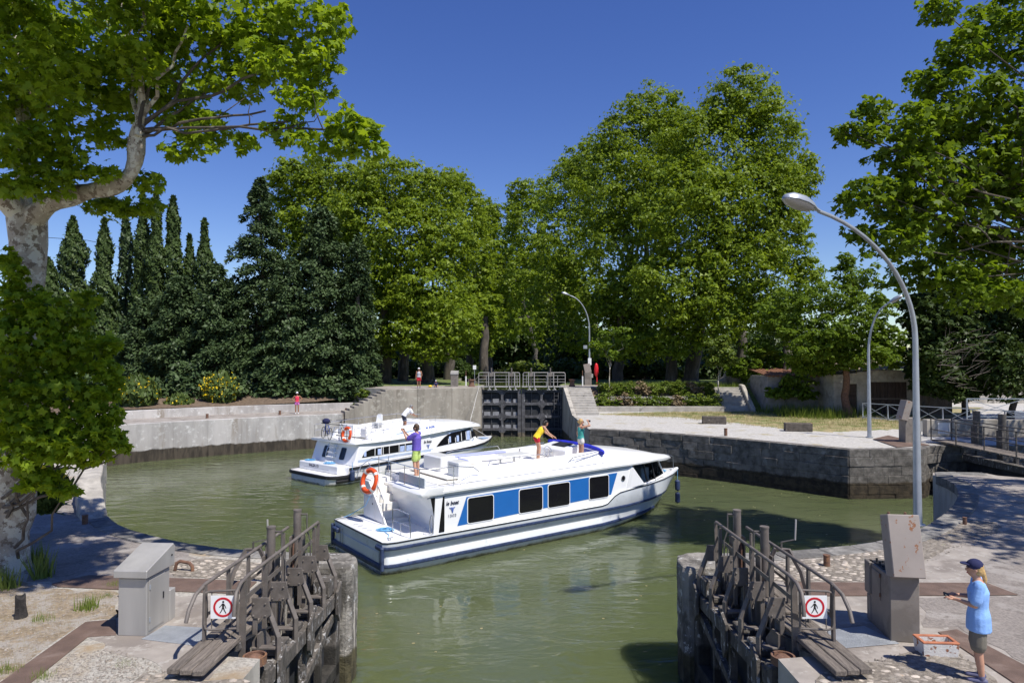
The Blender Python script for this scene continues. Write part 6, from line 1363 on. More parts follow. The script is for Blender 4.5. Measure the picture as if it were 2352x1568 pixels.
        if not wear.get('tank'):
            for s in 'rl': b.caps(che.lerp(nek, .55), P_['s' + s], .07, .068); b.caps(P_['s' + s], P_['s' + s].lerp(P_['e' + s], wear.get('sleeve', .6)), .066 + e * .5, .062 + e)
        else:
            for s in 'rl': b.caps(che.lerp(nek, .35) + (P_['s' + s] - nek) * .35, che.lerp(nek, .8) + (P_['s' + s] - nek) * .45, .05, .03)
        remesh(b, voxel * .9, 'top', M[top], t, 2)
    sh = wear.get('shorts')
    if sh:
        b = MB(); pel, wai = P_['pel'], P_['wai']; ln = wear.get('legs', .4); lo = wear.get('legloose', .02)
        torso(b, [(pel + (pel - wai).normalized() * .12, hw * .82, .09), (pel + (pel - wai).normalized() * .03, hw + .012, .122), (pel.lerp(wai, .55), hw * .93, .11)], lat)
        for s in 'rl': b.caps(P_['h' + s], P_['h' + s].lerp(P_['k' + s], ln), .096, .075 + lo)
        remesh(b, voxel * .9, 'shorts', M[sh], t, 2)
    shoe = wear.get('shoe')
    if shoe:
        for s in 'rl':
            b = MB(); a = P_['a' + s]; b.caps(a + Vector((0, 0, -.04)) - P_['toe'] * .03, a + P_['toe'] * .15 + Vector((0, 0, -.052)), .043, .036); b.caps(a + Vector((0, 0, -.02)), a + Vector((0, 0, .02)), .042, .04); b.build('shoe', M[shoe], t, smooth=True)
    return t
def PM(p, rz, s=1): return Matrix.Translation(p) @ Matrix.Rotation(rz, 4, 'Z')
def face(dx, dy): return atan2(dy, dx) - pi / 2
# girl at the right edge, seen from behind her right, holding a small device
gl = Vector((*G(2250, 1562), LQ))
person('girl in a light blue shirt, navy cap and blond ponytail at the bottom right', PM(gl, face(-.9, .5)), dict(er=(.24, .02, 1.12), el=(-.22, .06, 1.12), wr=(.16, .25, 1.13), wl=(-.06, .27, 1.13), hdr=(-.35, .8, .1), hdl=(.2, .9, .1), look=(-.15, 1, .0), hr=(.085, 0, .9), nek=(0, 0, 1.44), hed=(0, .04, 1.585)),
       dict(top='lightblue', loose=.02, hem=.2, flare=.022, sleeve=.75, shorts='cargo', legs=.92, legloose=.03, shoe='sandal', hair='hairblond', hairlen='pony', cap='navycloth'), .014, 1.58, 'skin')
o = MB().box((0, 0, 0), (.12, .07, .025)).build('handheld_device', M['black'], bevel=.008); mg = PM(gl, face(-.9, .5)); o.location = mg @ Vector((.05, .36, 1.06)); o.rotation_euler = (R(20), 0, face(-.9, .5)); tag(o, 'small dark device held by the girl in the navy cap', 'camera')
# man filming on the near boat
mp = B1M @ Vector((2.2, .05, 2.487))
person('man in purple shirt and lime shorts filming on the nearest boat', PM(mp, face(-1, .25)), dict(er=(.19, .30, 1.22), el=(-.18, .26, 1.20), wr=(.08, .44, 1.44), wl=(-.04, .44, 1.45), hdr=(-.3, .5, .8), hdl=(.3, .5, .8), look=(0, 1, -.05), kr=(.14, .02, .49), kl=(-.14, .02, .49), ar=(.2, .02, .08), al=(-.17, -.05, .08)),
       dict(top='purple', loose=.03, hem=.08, sleeve=.7, shorts='limeshorts', legs=.75, legloose=.035, hair='hairbrown', glasses=True), .016, 1.8, 'skin', False)
o = MB().box((0, 0, 0), (.07, .12, .09)).build('video_camera', M['black'], bevel=.015); mg = PM(mp, face(-1, .25)); o.location = mg @ Vector((.02, .52, 1.6)); o.rotation_euler = (0, 0, face(-1, .25)); tag(o, 'dark video camera in the hands of the man in purple', 'camera')
# woman in yellow leaning to the wheel
yp = B1M @ Vector((7.75, .25, 2.565))
person('woman in yellow top and red shorts leaning over the helm', PM(yp, B1H - pi / 2 - .35), dict(pel=(0, -.08, .9), wai=(0, .0, 1.02), che=(0, .14, 1.19), nek=(0, .24, 1.33), hed=(0, .32, 1.45), sr=(.17, .2, 1.29), sl=(-.17, .2, 1.29), er=(.26, .36, 1.06), el=(-.24, .38, 1.05), wr=(.24, .58, .92), wl=(-.16, .58, .9), hr=(.09, -.08, .88), hl=(-.09, -.08, .88), look=(-.25, 1, -.15)),
       dict(top='yellow', tank=True, hem=.05, loose=.02, shorts='redcloth', legs=.32, hair='hairdark', hairlen='messy', shoe=None), .016, 1.66)
# woman in teal shading her eyes
tp_ = B1M @ Vector((9.05, -.8, 2.5))
person('blond woman in teal top and pale shorts photographing toward the right quay', PM(tp_, B1H - pi / 2 - .25), dict(er=(.34, .22, 1.46), wr=(.12, .26, 1.60), hdr=(-.6, .2, .5), el=(-.24, -.03, 1.1), wl=(-.24, .02, .86), look=(.35, 1, .05)),
       dict(top='teal', tank=True, hem=.03, loose=.012, shorts='beigeshorts', legs=.3, legloose=.03, hair='hairblond', hairlen='bun', glasses=True), .016, 1.66)
o = MB().box((0, 0, 0), (.1, .05, .07)).build('compact_camera', M['black'], bevel=.01); mg = PM(tp_, B1H - pi / 2 - .25); o.location = mg @ Vector((.12, .32, 1.58)); o.rotation_euler = (0, 0, B1H - pi / 2); tag(o, 'small black camera held up by the woman in teal', 'camera')
# man in white at the farther helm
wp = B2M @ Vector((6.35, -.35, 2.215))
person('man in white shirt bent over the helm of the farther boat', PM(wp, B2H - pi / 2 - .3), dict(pel=(0, -.06, .9), wai=(0, .02, 1.02), che=(0, .2, 1.17), nek=(0, .32, 1.3), hed=(0, .42, 1.4), sr=(.18, .27, 1.26), sl=(-.18, .27, 1.26), er=(.24, .4, 1.0), el=(-.22, .42, 1.0), wr=(.2, .62, .88), wl=(-.14, .6, .88), hr=(.09, -.06, .88), hl=(-.09, -.06, .88), look=(0, 1, -.2)),
       dict(top='whitecloth', loose=.03, hem=.04, sleeve=.7, shorts='darkcloth', legs=.6, hair='hairgrey', shoe='sandal'), .02, 1.72, 'skintan', False)
# quay people
pp = Vector((-15.95, 50.75, 2.405))
person('woman in coral top and pink shorts, hands on hips, on the left ledge', PM(pp, face(.3, -1)), dict(er=(.40, -.08, 1.16), el=(-.40, -.08, 1.16), wr=(.17, .04, 1.0), wl=(-.17, .04, 1.0), hdr=(-.6, .5, -.2), hdl=(.6, .5, -.2)),
       dict(top='pinktop', tank=True, hem=0, shorts='pinkshorts', legs=.35, shoe='whiteshoe', hair='hairdark', cap='whitecloth', glasses=True), .018, 1.6, 'skintan')
gp = Vector((*G(962, 891, UQ), UQ + .008))
person('woman in grey vest and red shorts on the far quay by the child', PM(gp, face(.15, -1)), dict(el=(-.25, .03, 1.1), wl=(-.18, .1, .88)), dict(top='greytop', tank=True, hem=.02, loose=.015, shorts='redcloth', legs=.55, legloose=.04, hair='hairdark', cap='whitecloth', shoe='sandal'), .018, 1.62, 'skintan')
kp = Vector((*G(1001, 889, UQ), UQ - .28))
person('small child with white cap sitting on the edge of the far quay', PM(kp, face(.2, -1)), dict(pel=(0, 0, .52), wai=(0, .02, .66), che=(0, .03, .86), nek=(0, .03, 1.03), hed=(0, .05, 1.2), sr=(.17, .03, .98), sl=(-.17, .03, .98), er=(.24, .06, .74), el=(-.24, .06, .74), wr=(.22, .12, .54), wl=(-.22, .12, .54), hr=(.09, .03, .52), hl=(-.09, .03, .52), kr=(.14, .36, .60), kl=(-.14, .36, .60), ar=(.12, .5, .5), al=(-.12, .5, .5)),
       dict(top='navycloth', loose=.02, shorts='navycloth', legs=.7, hair='hairbrown', cap='whitecloth', shoe='sandal'), .018, 1.1)
o = MB().ell((0, 0, .09), (.16, .12, .1), 12, 8).build('toy_bucket', M['yellowtoy'], smooth=True); o.location = Vector((*G(988, 889.5, UQ), UQ + .01)); tag(o, 'yellow toy on the ground beside the seated child', 'toy')
# ================================================================ trees and plants
def tmpl(kind):
    if kind == 'maple':
        a = [(90, 1), (64, .50), (35, .92), (5, .48), (-32, .66), (-62, .36), (-90, .22), (-118, .36), (212, .66), (175, .48), (145, .92), (116, .50)]
        return np.array([(r_ * cos(R(d)), r_ * sin(R(d)), -.28 * r_ * r_) for d, r_ in a])
    if kind == 'maple5':
        a = [(90, 1), (58, .5), (30, .9), (-30, .55), (-90, .25), (210, .55), (150, .9), (122, .5)]
        return np.array([(r_ * cos(R(d)), r_ * sin(R(d)), -.28 * r_ * r_) for d, r_ in a])
    if kind == 'star':
        return np.array([((1 if k % 2 == 0 else .42) * cos(pi * k / 3), (1 if k % 2 == 0 else .42) * sin(pi * k / 3), -.25 if k % 2 == 0 else .05) for k in range(6)])
    if kind == 'spray':
        return np.array([(-.12, 0, 0), (.12, 0, 0), (.34, .55, -.05), (.08, 1.2, -.22), (-.30, .7, -.08)])
    if kind == 'oval':
        return np.array([(0, -1, -.2), (.5, -.2, 0), (.38, .5, 0), (0, 1, -.2), (-.38, .5, 0), (-.5, -.2, 0)])
    if kind == 'blade': return np.array([(-.035, 0, 0), (.035, 0, 0), (.0, 1, .3)])
def leafmesh(name, C, Nn, S, kind, up=None):
    T = tmpl(kind); n, k = len(C), len(T)
    Nn = Nn / np.maximum(np.linalg.norm(Nn, axis=1, keepdims=True), 1e-6)
    rv = RNG.normal(size=(n, 3)) if up is None else up
    U = np.cross(rv, Nn) if up is None else np.cross(rv, Nn); U /= np.maximum(np.linalg.norm(U, axis=1, keepdims=True), 1e-6); Vv = np.cross(Nn, U)
    Pv = C[:, None, :] + S[:, None, None] * (T[None, :, 0:1] * U[:, None, :] + T[None, :, 1:2] * Vv[:, None, :] + T[None, :, 2:3] * Nn[:, None, :])
    me = bpy.data.meshes.new(name); me.vertices.add(n * k); me.vertices.foreach_set('co', Pv.reshape(-1)); me.loops.add(n * k); me.loops.foreach_set('vertex_index', np.arange(n * k, dtype=np.int32))
    me.polygons.add(n); me.polygons.foreach_set('loop_start', np.arange(0, n * k, k, dtype=np.int32)); me.update(calc_edges=True); return me
def rdir(n):
    d = RNG.normal(size=(n, 3)); return d / np.linalg.norm(d, axis=1, keepdims=True)
def clumps(blobs, n, sub=10, subr=.42, inner=.18, squash=.8, upb=.55, shell=0.):
    """leaf points: blobs (centre, radii) carry smaller clumps on their surface, leaves sit on the clumps"""
    W_ = np.array([b_[1][0] * b_[1][2] for b_ in blobs]) ** .95; W_ = W_ / W_.sum(); C, Nn = [], []
    for (c, r_), w_ in zip(blobs, W_):
        c, r_ = np.array(c, float), np.array(r_, float); m0 = max(20, int(n * w_)); ms = int(m0 * shell); m = m0 - ms; mi = int(m * inner)
        ns = max(4, int(sub)); d = rdir(ns); sc_ = c + d * r_ * (.55 + .45 * RNG.random((ns, 1))); sr = r_.mean() * subr * (.65 + .7 * RNG.random(ns))
        idx = RNG.integers(0, ns, m - mi); dd = rdir(m - mi); dd[:, 2] = np.where(dd[:, 2] < -.3, -dd[:, 2] * .6, dd[:, 2])
        rad = (.55 + .45 * RNG.random(m - mi) ** .6)[:, None] * sr[idx][:, None]; p = sc_[idx] + dd * rad * np.array([1, 1, squash])
        C.append(p); Nn.append(dd * (1 - upb) + np.array([0, 0, upb]) + RNG.normal(size=p.shape) * .38)
        if ms: d3 = rdir(ms); C.append(c + d3 * r_ * (.78 + .3 * RNG.random((ms, 1)) + .1 * np.sin(d3[:, :1] * 9 + d3[:, 2:] * 11))); Nn.append(d3 * (1 - upb) + np.array([0, 0, upb]) + RNG.normal(size=d3.shape) * .45)
        d2 = rdir(mi); C.append(c + d2 * r_ * (RNG.random((mi, 1)) ** .5) * .85); Nn.append(d2 * .5 + RNG.normal(size=d2.shape) * .6 + np.array([0, 0, .4]))
    return np.concatenate(C), np.concatenate(Nn)
def blob(u, v, ru, rv, d, dep=None):
    k = d / FOC; return (tuple(at(u, v, d)), (ru * k, (dep or (ru + rv) / 2) * k, rv * k))
def crown(name, parent, blobs, n, size, mat, kind='star', world=True, **k):
    C, Nn = clumps(blobs, n, **k); S = size * (.65 + .7 * RNG.random(len(C))); me = leafmesh(name, C, Nn, S, kind); me.materials.append(mat); return stuff(link(name, me, parent, world))
def branch(b, p, q, r0, r1, n=6, wob=.06, seg=6):
    p, q = Vector(p), Vector(q); L_ = (q - p).length; pts = [p.lerp(q, i / seg) + Vector((random.gauss(0, 1), random.gauss(0, 1), random.gauss(0, .6))) * wob * L_ * (sin(pi * i / seg) if i else 0) for i in range(seg + 1)]
    b.tube(pts, [r0 + (r1 - r0) * i / seg for i in range(seg + 1)], n); return pts
def tree(name, label, base, blobs, nleaf, size, mat, bark='darkbark', r0=.45, group=None, kind='star', fork=.35, nb=None, **k):
    base = Vector(base); t = thing(name, label, 'tree', base, 0, group); top = max(b_[0][2] for b_ in blobs); cx = sum(b_[0][0] for b_ in blobs) / len(blobs); cy = sum(b_[0][1] for b_ in blobs) / len(blobs)
    f = Vector((base.x * .6 + cx * .4, base.y * .6 + cy * .4, base.z + (top - base.z) * fork)); b = MB(); branch(b, base - Vector((0, 0, .2)), f, r0, r0 * .62, 10, .02); b.tube([base - Vector((0, 0, .3)), base + Vector((0, 0, .5))], [r0 * 1.5, r0], 10)
    b.build('trunk', M[bark], t, world=True, smooth=True)
    for (c, r_) in (blobs if nb is None else blobs[:nb]):
        b = MB(); branch(b, f - Vector((0, 0, .3 * random.random())), c, r0 * .34, r0 * .06, 6, .07); b.build('branch', M[bark], t, world=True, smooth=True)
    crown('crown', t, blobs, nleaf, size, mat, kind, **k); return t

# ---- rows of tall plane trees along the canal beyond the gate
def px(u, v, d): return tuple(at(u, v, d))
def ground_at(u, d, z=UQ): x = (u - 1176) / FOC * d; return (x, d, z)
FAR = dict(sub=60, subr=.2, inner=.2, upb=.4, shell=.14)
GR = 'tall plane trees lining the canal'
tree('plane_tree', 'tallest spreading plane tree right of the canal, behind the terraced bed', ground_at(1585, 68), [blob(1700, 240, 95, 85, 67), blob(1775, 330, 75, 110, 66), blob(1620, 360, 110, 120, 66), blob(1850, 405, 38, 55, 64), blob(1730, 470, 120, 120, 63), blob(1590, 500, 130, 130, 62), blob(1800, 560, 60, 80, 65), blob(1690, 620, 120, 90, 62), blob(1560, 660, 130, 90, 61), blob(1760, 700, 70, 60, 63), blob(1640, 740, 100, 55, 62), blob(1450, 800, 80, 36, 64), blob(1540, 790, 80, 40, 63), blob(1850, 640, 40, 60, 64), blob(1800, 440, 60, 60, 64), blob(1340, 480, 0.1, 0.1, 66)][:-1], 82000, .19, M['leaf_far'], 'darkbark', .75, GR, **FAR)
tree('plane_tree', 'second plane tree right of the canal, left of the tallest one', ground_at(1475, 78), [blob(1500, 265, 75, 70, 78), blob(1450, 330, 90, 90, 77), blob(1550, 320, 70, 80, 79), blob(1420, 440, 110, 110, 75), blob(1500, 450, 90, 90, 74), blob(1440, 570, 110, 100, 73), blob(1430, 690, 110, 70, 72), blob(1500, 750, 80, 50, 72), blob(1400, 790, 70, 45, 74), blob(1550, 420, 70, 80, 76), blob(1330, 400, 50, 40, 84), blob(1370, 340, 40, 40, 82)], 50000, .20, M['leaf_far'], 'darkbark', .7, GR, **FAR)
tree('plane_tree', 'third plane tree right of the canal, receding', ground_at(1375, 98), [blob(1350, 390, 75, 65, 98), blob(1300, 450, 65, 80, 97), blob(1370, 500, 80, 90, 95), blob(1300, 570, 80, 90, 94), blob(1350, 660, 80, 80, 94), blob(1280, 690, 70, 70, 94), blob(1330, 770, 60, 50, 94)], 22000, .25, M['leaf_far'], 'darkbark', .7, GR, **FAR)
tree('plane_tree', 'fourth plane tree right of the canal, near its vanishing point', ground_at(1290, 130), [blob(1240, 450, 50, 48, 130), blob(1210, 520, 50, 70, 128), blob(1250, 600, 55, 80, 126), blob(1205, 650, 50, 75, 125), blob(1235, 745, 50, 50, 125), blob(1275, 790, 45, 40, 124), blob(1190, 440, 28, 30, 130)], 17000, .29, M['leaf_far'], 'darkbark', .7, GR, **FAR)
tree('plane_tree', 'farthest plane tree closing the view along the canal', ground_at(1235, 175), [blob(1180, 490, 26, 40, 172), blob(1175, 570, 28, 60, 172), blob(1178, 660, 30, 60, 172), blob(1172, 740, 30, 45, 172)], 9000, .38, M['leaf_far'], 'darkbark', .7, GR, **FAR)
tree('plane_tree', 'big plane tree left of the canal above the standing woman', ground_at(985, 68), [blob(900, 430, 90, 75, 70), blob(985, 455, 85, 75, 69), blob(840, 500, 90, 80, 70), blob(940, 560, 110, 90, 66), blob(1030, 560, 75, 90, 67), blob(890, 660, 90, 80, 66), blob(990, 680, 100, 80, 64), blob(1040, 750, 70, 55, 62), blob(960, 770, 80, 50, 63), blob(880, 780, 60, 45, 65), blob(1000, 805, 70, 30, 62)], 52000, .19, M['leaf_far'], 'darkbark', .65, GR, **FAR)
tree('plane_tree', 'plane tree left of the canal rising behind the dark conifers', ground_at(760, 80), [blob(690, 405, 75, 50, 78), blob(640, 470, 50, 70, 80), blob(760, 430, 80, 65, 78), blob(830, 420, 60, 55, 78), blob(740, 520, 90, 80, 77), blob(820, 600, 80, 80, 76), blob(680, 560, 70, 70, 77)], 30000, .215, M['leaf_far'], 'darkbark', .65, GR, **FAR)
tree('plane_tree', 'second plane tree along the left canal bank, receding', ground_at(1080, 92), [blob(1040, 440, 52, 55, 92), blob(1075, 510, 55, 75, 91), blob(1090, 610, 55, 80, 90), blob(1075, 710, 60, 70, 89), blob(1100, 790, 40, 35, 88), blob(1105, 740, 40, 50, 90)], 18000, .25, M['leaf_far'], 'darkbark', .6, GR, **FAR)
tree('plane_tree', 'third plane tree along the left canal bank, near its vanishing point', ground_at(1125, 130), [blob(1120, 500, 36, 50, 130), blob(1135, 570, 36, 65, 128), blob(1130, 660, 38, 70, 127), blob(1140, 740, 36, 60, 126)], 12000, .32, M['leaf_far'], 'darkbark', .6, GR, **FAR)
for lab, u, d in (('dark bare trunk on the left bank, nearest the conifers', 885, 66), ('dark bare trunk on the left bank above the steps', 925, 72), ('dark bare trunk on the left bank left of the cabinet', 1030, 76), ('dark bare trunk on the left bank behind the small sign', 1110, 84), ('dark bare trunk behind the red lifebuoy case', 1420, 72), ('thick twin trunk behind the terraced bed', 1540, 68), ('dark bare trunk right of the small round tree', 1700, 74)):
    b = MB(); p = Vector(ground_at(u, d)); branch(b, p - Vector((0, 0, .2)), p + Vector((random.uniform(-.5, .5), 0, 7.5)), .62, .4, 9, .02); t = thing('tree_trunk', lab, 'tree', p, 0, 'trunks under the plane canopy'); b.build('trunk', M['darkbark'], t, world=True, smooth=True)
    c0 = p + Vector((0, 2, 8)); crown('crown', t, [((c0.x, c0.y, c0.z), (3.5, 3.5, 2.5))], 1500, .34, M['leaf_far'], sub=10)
# hedge bank and undergrowth closing the view under the canopy
b = MB(); rows = []
for u in range(-260, 2700, 90):
    d = 110 + 18 * sin(u * .013); x = (u - 1176) / FOC * d
    rows.append((x, d))
def mass(name, label, cat, blobs, n, size, mat, kind='star', group=None, stem='darkbark', **k):
    c = blobs[0][0]; t = thing(name, label, cat, (c[0], c[1], min(b_[0][2] - b_[1][2] for b_ in blobs)), 0, group); z0 = t.location.z; bb = MB()
    for (p, r_) in blobs[:6]: branch(bb, (c[0] + (p[0] - c[0]) * .5, c[1] + (p[1] - c[1]) * .5, z0), p, .05, .015, 5)
    bb.build('stem', M[stem], t, world=True); crown('foliage', t, blobs, n, size, mat, kind, **k); return t
def hedge(label, us, v, rv, d, n, mat='leaf_dark', size=.5):
    return mass('hedge', label, 'hedge', [blob(u, v + random.uniform(-8, 8), 75, rv, d + random.uniform(-4, 4)) for u in us], n, size, M[mat], sub=14, inner=.4)
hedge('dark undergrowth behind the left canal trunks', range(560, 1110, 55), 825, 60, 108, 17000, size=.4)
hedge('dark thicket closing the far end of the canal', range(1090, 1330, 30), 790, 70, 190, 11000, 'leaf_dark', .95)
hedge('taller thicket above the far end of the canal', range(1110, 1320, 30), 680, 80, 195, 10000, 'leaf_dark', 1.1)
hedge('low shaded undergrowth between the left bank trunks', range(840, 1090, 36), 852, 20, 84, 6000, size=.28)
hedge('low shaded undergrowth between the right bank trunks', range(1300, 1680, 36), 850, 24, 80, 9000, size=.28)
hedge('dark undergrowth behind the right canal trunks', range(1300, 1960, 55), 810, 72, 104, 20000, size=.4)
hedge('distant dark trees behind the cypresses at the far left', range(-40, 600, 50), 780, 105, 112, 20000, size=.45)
mass('bush', 'bright sunlit bush seen beyond the far gate railings', 'bush', [blob(1230, 850, 38, 22, 112), blob(1190, 845, 28, 18, 114)], 1600, .3, M['leaf_bush'])

# ---- cypresses and conifers on the left bank
def column(label, u, vtop, vbase, wpx, d, n, mat='leaf_cypress', group='cypresses on the left bank', name='cypress', zb=3.3, prof=None, size=.34):
    top = at(u, vtop, d); x = top.x; t = thing(name, label, 'tree', (x, d, zb), 0, group); H = top.z - zb; Rm = wpx * d / FOC
    b = MB(); branch(b, (x, d, zb - .2), (x, d, zb + H * .9), .22, .04, 7, .01); b.build('trunk', M['darkbark'], t, world=True, smooth=True)
    tt = RNG.random(n) ** 1.1; pr_ = prof or (lambda q_: np.clip(1.25 * (1 - q_) ** .62 * (.55 + .45 * np.minimum(q_ * 5, 1)), 0, 1))
    lob = 1 + .22 * np.sin(tt * 23 + RNG.random() * 6) ; a = RNG.random(n) * 2 * pi; lump = 1 + .28 * np.sin(a * 3 + tt * 31) * np.sin(tt * 47 + a * 2); rr = Rm * pr_(tt) * lob * lump * (.5 + .5 * RNG.random(n) ** .4)
    C = np.stack([x + rr * np.cos(a), d + rr * np.sin(a), zb + .15 + tt * H], 1); out = np.stack([np.cos(a), np.sin(a), np.full(n, .35)], 1) + RNG.normal(size=(n, 3)) * .45
    upv = np.stack([.35 * np.cos(a), .35 * np.sin(a), np.ones(n)], 1) + RNG.normal(size=(n, 3)) * .25
    me = leafmesh('crown', C, out, size * (.6 + .7 * RNG.random(n)), 'spray', upv); me.materials.append(M[mat]); stuff(link('crown', me, t, True)); return t
for lab, u, vt, w_, d, n in (('broad cypress just right of the near plane trunk', 168, 505, 46, 66, 9000), ('slim cypress, second from the left', 240, 508, 28, 64, 7000), ('tallest of the cypresses, pointed, nearer the left', 328, 448, 24, 66, 7000), ('tall pointed cypress just right of the tallest one', 359, 446, 24, 65, 7000), ('tall forked cypress right of the two tallest', 398, 458, 30, 66, 8000), ('short slim cypress in the gap of the row', 436, 545, 20, 67, 5000), ('single pointed cypress left of the large conifer', 470, 510, 26, 66, 6000), ('dense cypress half hidden by the near plane leaves', 110, 600, 40, 62, 7000)):
    column(lab, u, vt, 900, w_ * 1.15, d, int(n * 1.5), size=.28)
column('thin blue grey conifer among the cypresses', 290, 488, 900, 26, 68, 3800, 'leaf_conifer', name='conifer', size=.36)
def conifer(label, u, vtop, d, wpx, n, group='large dark conifers on the left bank', zb=3.4, full=.75):
    top = at(u, vtop, d); t = thing('conifer', label, 'tree', (top.x, d, zb), 0, group); H = top.z - zb; Rm = wpx * d / FOC; b = MB(); branch(b, (top.x, d, zb - .2), (top.x, d, top.z - .6), .4, .05, 8, .008); b.build('trunk', M['darkbark'], t, world=True, smooth=True)
    C, Nn, Up = [], [], []; nb = 150
    for i in range(nb):
        q_ = (i + random.random()) / nb; q_ = q_ ** .9; a = random.random() * 2 * pi; ln = Rm * ((1 - q_) ** full * (.62 + .55 * random.random()) + .04); z = zb + .4 + q_ * (H - .4); m = max(14, int(2.4 * n / nb * (.35 + 1.3 * (1 - q_))))
        s = RNG.random(m) ** .55; wd = .34 * ln * (1 - s * .55) + .12; th = RNG.normal(size=m) * .5; lx = ln * s; ly = wd * th; lz = .22 * lx - .42 * ln * s ** 2 + RNG.normal(size=m) * .16 + .1 * ln
        C.append(np.stack([top.x + lx * cos(a) - ly * sin(a), d + lx * sin(a) + ly * cos(a), z + lz], 1)); Nn.append(np.stack([np.full(m, cos(a) * .3), np.full(m, sin(a) * .3), np.full(m, .8)], 1) + RNG.normal(size=(m, 3)) * .5); Up.append(np.stack([np.full(m, cos(a)), np.full(m, sin(a)), np.full(m, -.15)], 1) + RNG.normal(size=(m, 3)) * .55)
    C, Nn, Up = map(np.concatenate, (C, Nn, Up)); me = leafmesh('crown', C, Nn, .25 * (.6 + .7 * RNG.random(len(C))), 'spray', Up); me.materials.append(M['leaf_conifer']); stuff(link('crown', me, t, True)); return t
conifer('tall pyramid conifer with pointed top on the left bank', 598, 412, 61, 125, 16000)
conifer('broad dark conifer with blunt top, right of the pyramid one', 738, 478, 59, 120, 16000, full=.5)
conifer('rightmost dark conifer, above the left steps', 822, 545, 58, 62, 9000, full=.55)
conifer('low bushy conifer in front of the cypress row', 415, 640, 60, 95, 12000, full=.5)
conifer('bushy conifer above the single pointed cypress foot', 500, 610, 59, 75, 9000, full=.55)
conifer('low conifer behind the broom bushes', 330, 690, 61, 80, 8000, full=.5)
conifer('dark conifer filling between the pyramid and blunt ones', 665, 600, 57.5, 85, 9000, full=.5)

for lab, us, v, d in (('low dark evergreen scrub under the pyramid conifer', (560, 600, 640, 680), 905, 55.6), ('low dark evergreen scrub beside the left steps', (720, 755, 790, 820), 897, 56.2), ('low dark evergreen scrub behind the broom bushes', (300, 350, 400, 455, 520), 895, 53.5), ('low dark evergreen scrub at the far left', (120, 180, 240), 890, 50.5)):
    mass('evergreen_scrub', lab, 'bush', [blob(u, v + random.uniform(-6, 6), 42, 34, d) for u in us], 5500, .3, M['leaf_conifer'], 'spray', sub=24, subr=.3, inner=.3)
# ---- near-left plane tree
def P3(u, v, d): return at(u, v, d)
t = thing('plane_tree', 'great pollarded plane tree leaning in at the left edge', 'tree', (-10.1, 13.9, LQ))
b = MB(); b.tube([V(-10.4, 13.9, 2.0), V(-10.36, 13.9, 2.5), V(-10.3, 13.9, 3.1), P3(26, 1180, 13.9), P3(38, 1000, 13.9), P3(50, 800, 13.9), P3(60, 650, 13.9), P3(66, 560, 13.9), P3(62, 500, 13.9), P3(52, 455, 13.9)], [.70, .52, .45, .42, .38, .345, .325, .335, .36, .25], 18)
tr = b.build('trunk', M['bark'], t, world=True, smooth=True)
LP = polyline([P3(62, 515, 13.85), P3(112, 470, 13.7), P3(175, 446, 13.6), P3(238, 433, 13.45), P3(288, 414, 13.3), P3(310, 372, 13.2), P3(314, 325, 13.15), P3(320, 285, 13.1)], .15)
b = MB(); b.tube(LP, [.215 - .085 * (k_ / (len(LP) - 1)) + .025 * sin(k_ * 1.1) for k_ in range(len(LP))], 12); lm = b.build('limb', M['bark'], t, world=True, smooth=True)
b = MB(); b.tube(polyline([P3(66, 520, 13.9), P3(20, 460, 13.6), P3(-30, 430, 13.2), P3(-90, 410, 12.8)], .2), .24, 12); b.build('limb', M['bark'], t, world=True, smooth=True)
b = MB(); b.tube(polyline([P3(70, 470, 14.0), P3(60, 410, 14.2), P3(50, 350, 14.3), P3(48, 320, 14.3)], .2), [.25] * 20, 12) if False else b.tube([P3(66, 480, 14.0), P3(60, 410, 14.2), P3(50, 350, 14.3)], [.3, .2, .17], 12); b.build('limb', M['bark'], t, world=True, smooth=True)
kn = P3(318, 300, 13.1)
for (u, v, d, r_) in ((245, 20, 14.2, .075), (300, -40, 13.6, .08), (330, -30, 12.4, .09), (372, 0, 13.5, .10), (430, 60, 12.6, .07), (520, 80, 13.2, .06), (610, 255, 12.6, .045), (660, 280, 12.2, .04), (560, 160, 13.6, .05), (720, 110, 13.0, .05), (810, 300, 12.0, .04), (270, -30, 13.2, .08), (350, 60, 12.8, .06)):
    b = MB(); pts = branch(b, kn + Vector((random.uniform(-.1, .1), random.uniform(-.1, .1), random.uniform(-.2, .1))), P3(u, v, d), r_ * .72, .018, 7, .03, 8)
    for _ in range(2):
        q_ = pts[random.randint(3, 7)]; branch(b, q_, q_ + Vector((random.uniform(-.2, .7), random.uniform(-.5, .4), random.uniform(-.1, .6))), .014, .005, 5, .06, 4)
    b.build('branch', M['bark'] if r_ > .065 else M['darkbark'], t, world=True, smooth=True)
for (u, v, d, r_) in ((28, -20, 14.5, .10), (70, -30, 14.2, .09), (85, -30, 13.6, .10), (140, 60, 14.4, .05), (10, -10, 13.0, .06), (170, 150, 14, .04)):
    b = MB(); branch(b, P3(50, 345, 14.3), P3(u, v, d), r_, .03, 7, .03, 8); b.build('branch', M['bark'], t, world=True, smooth=True)
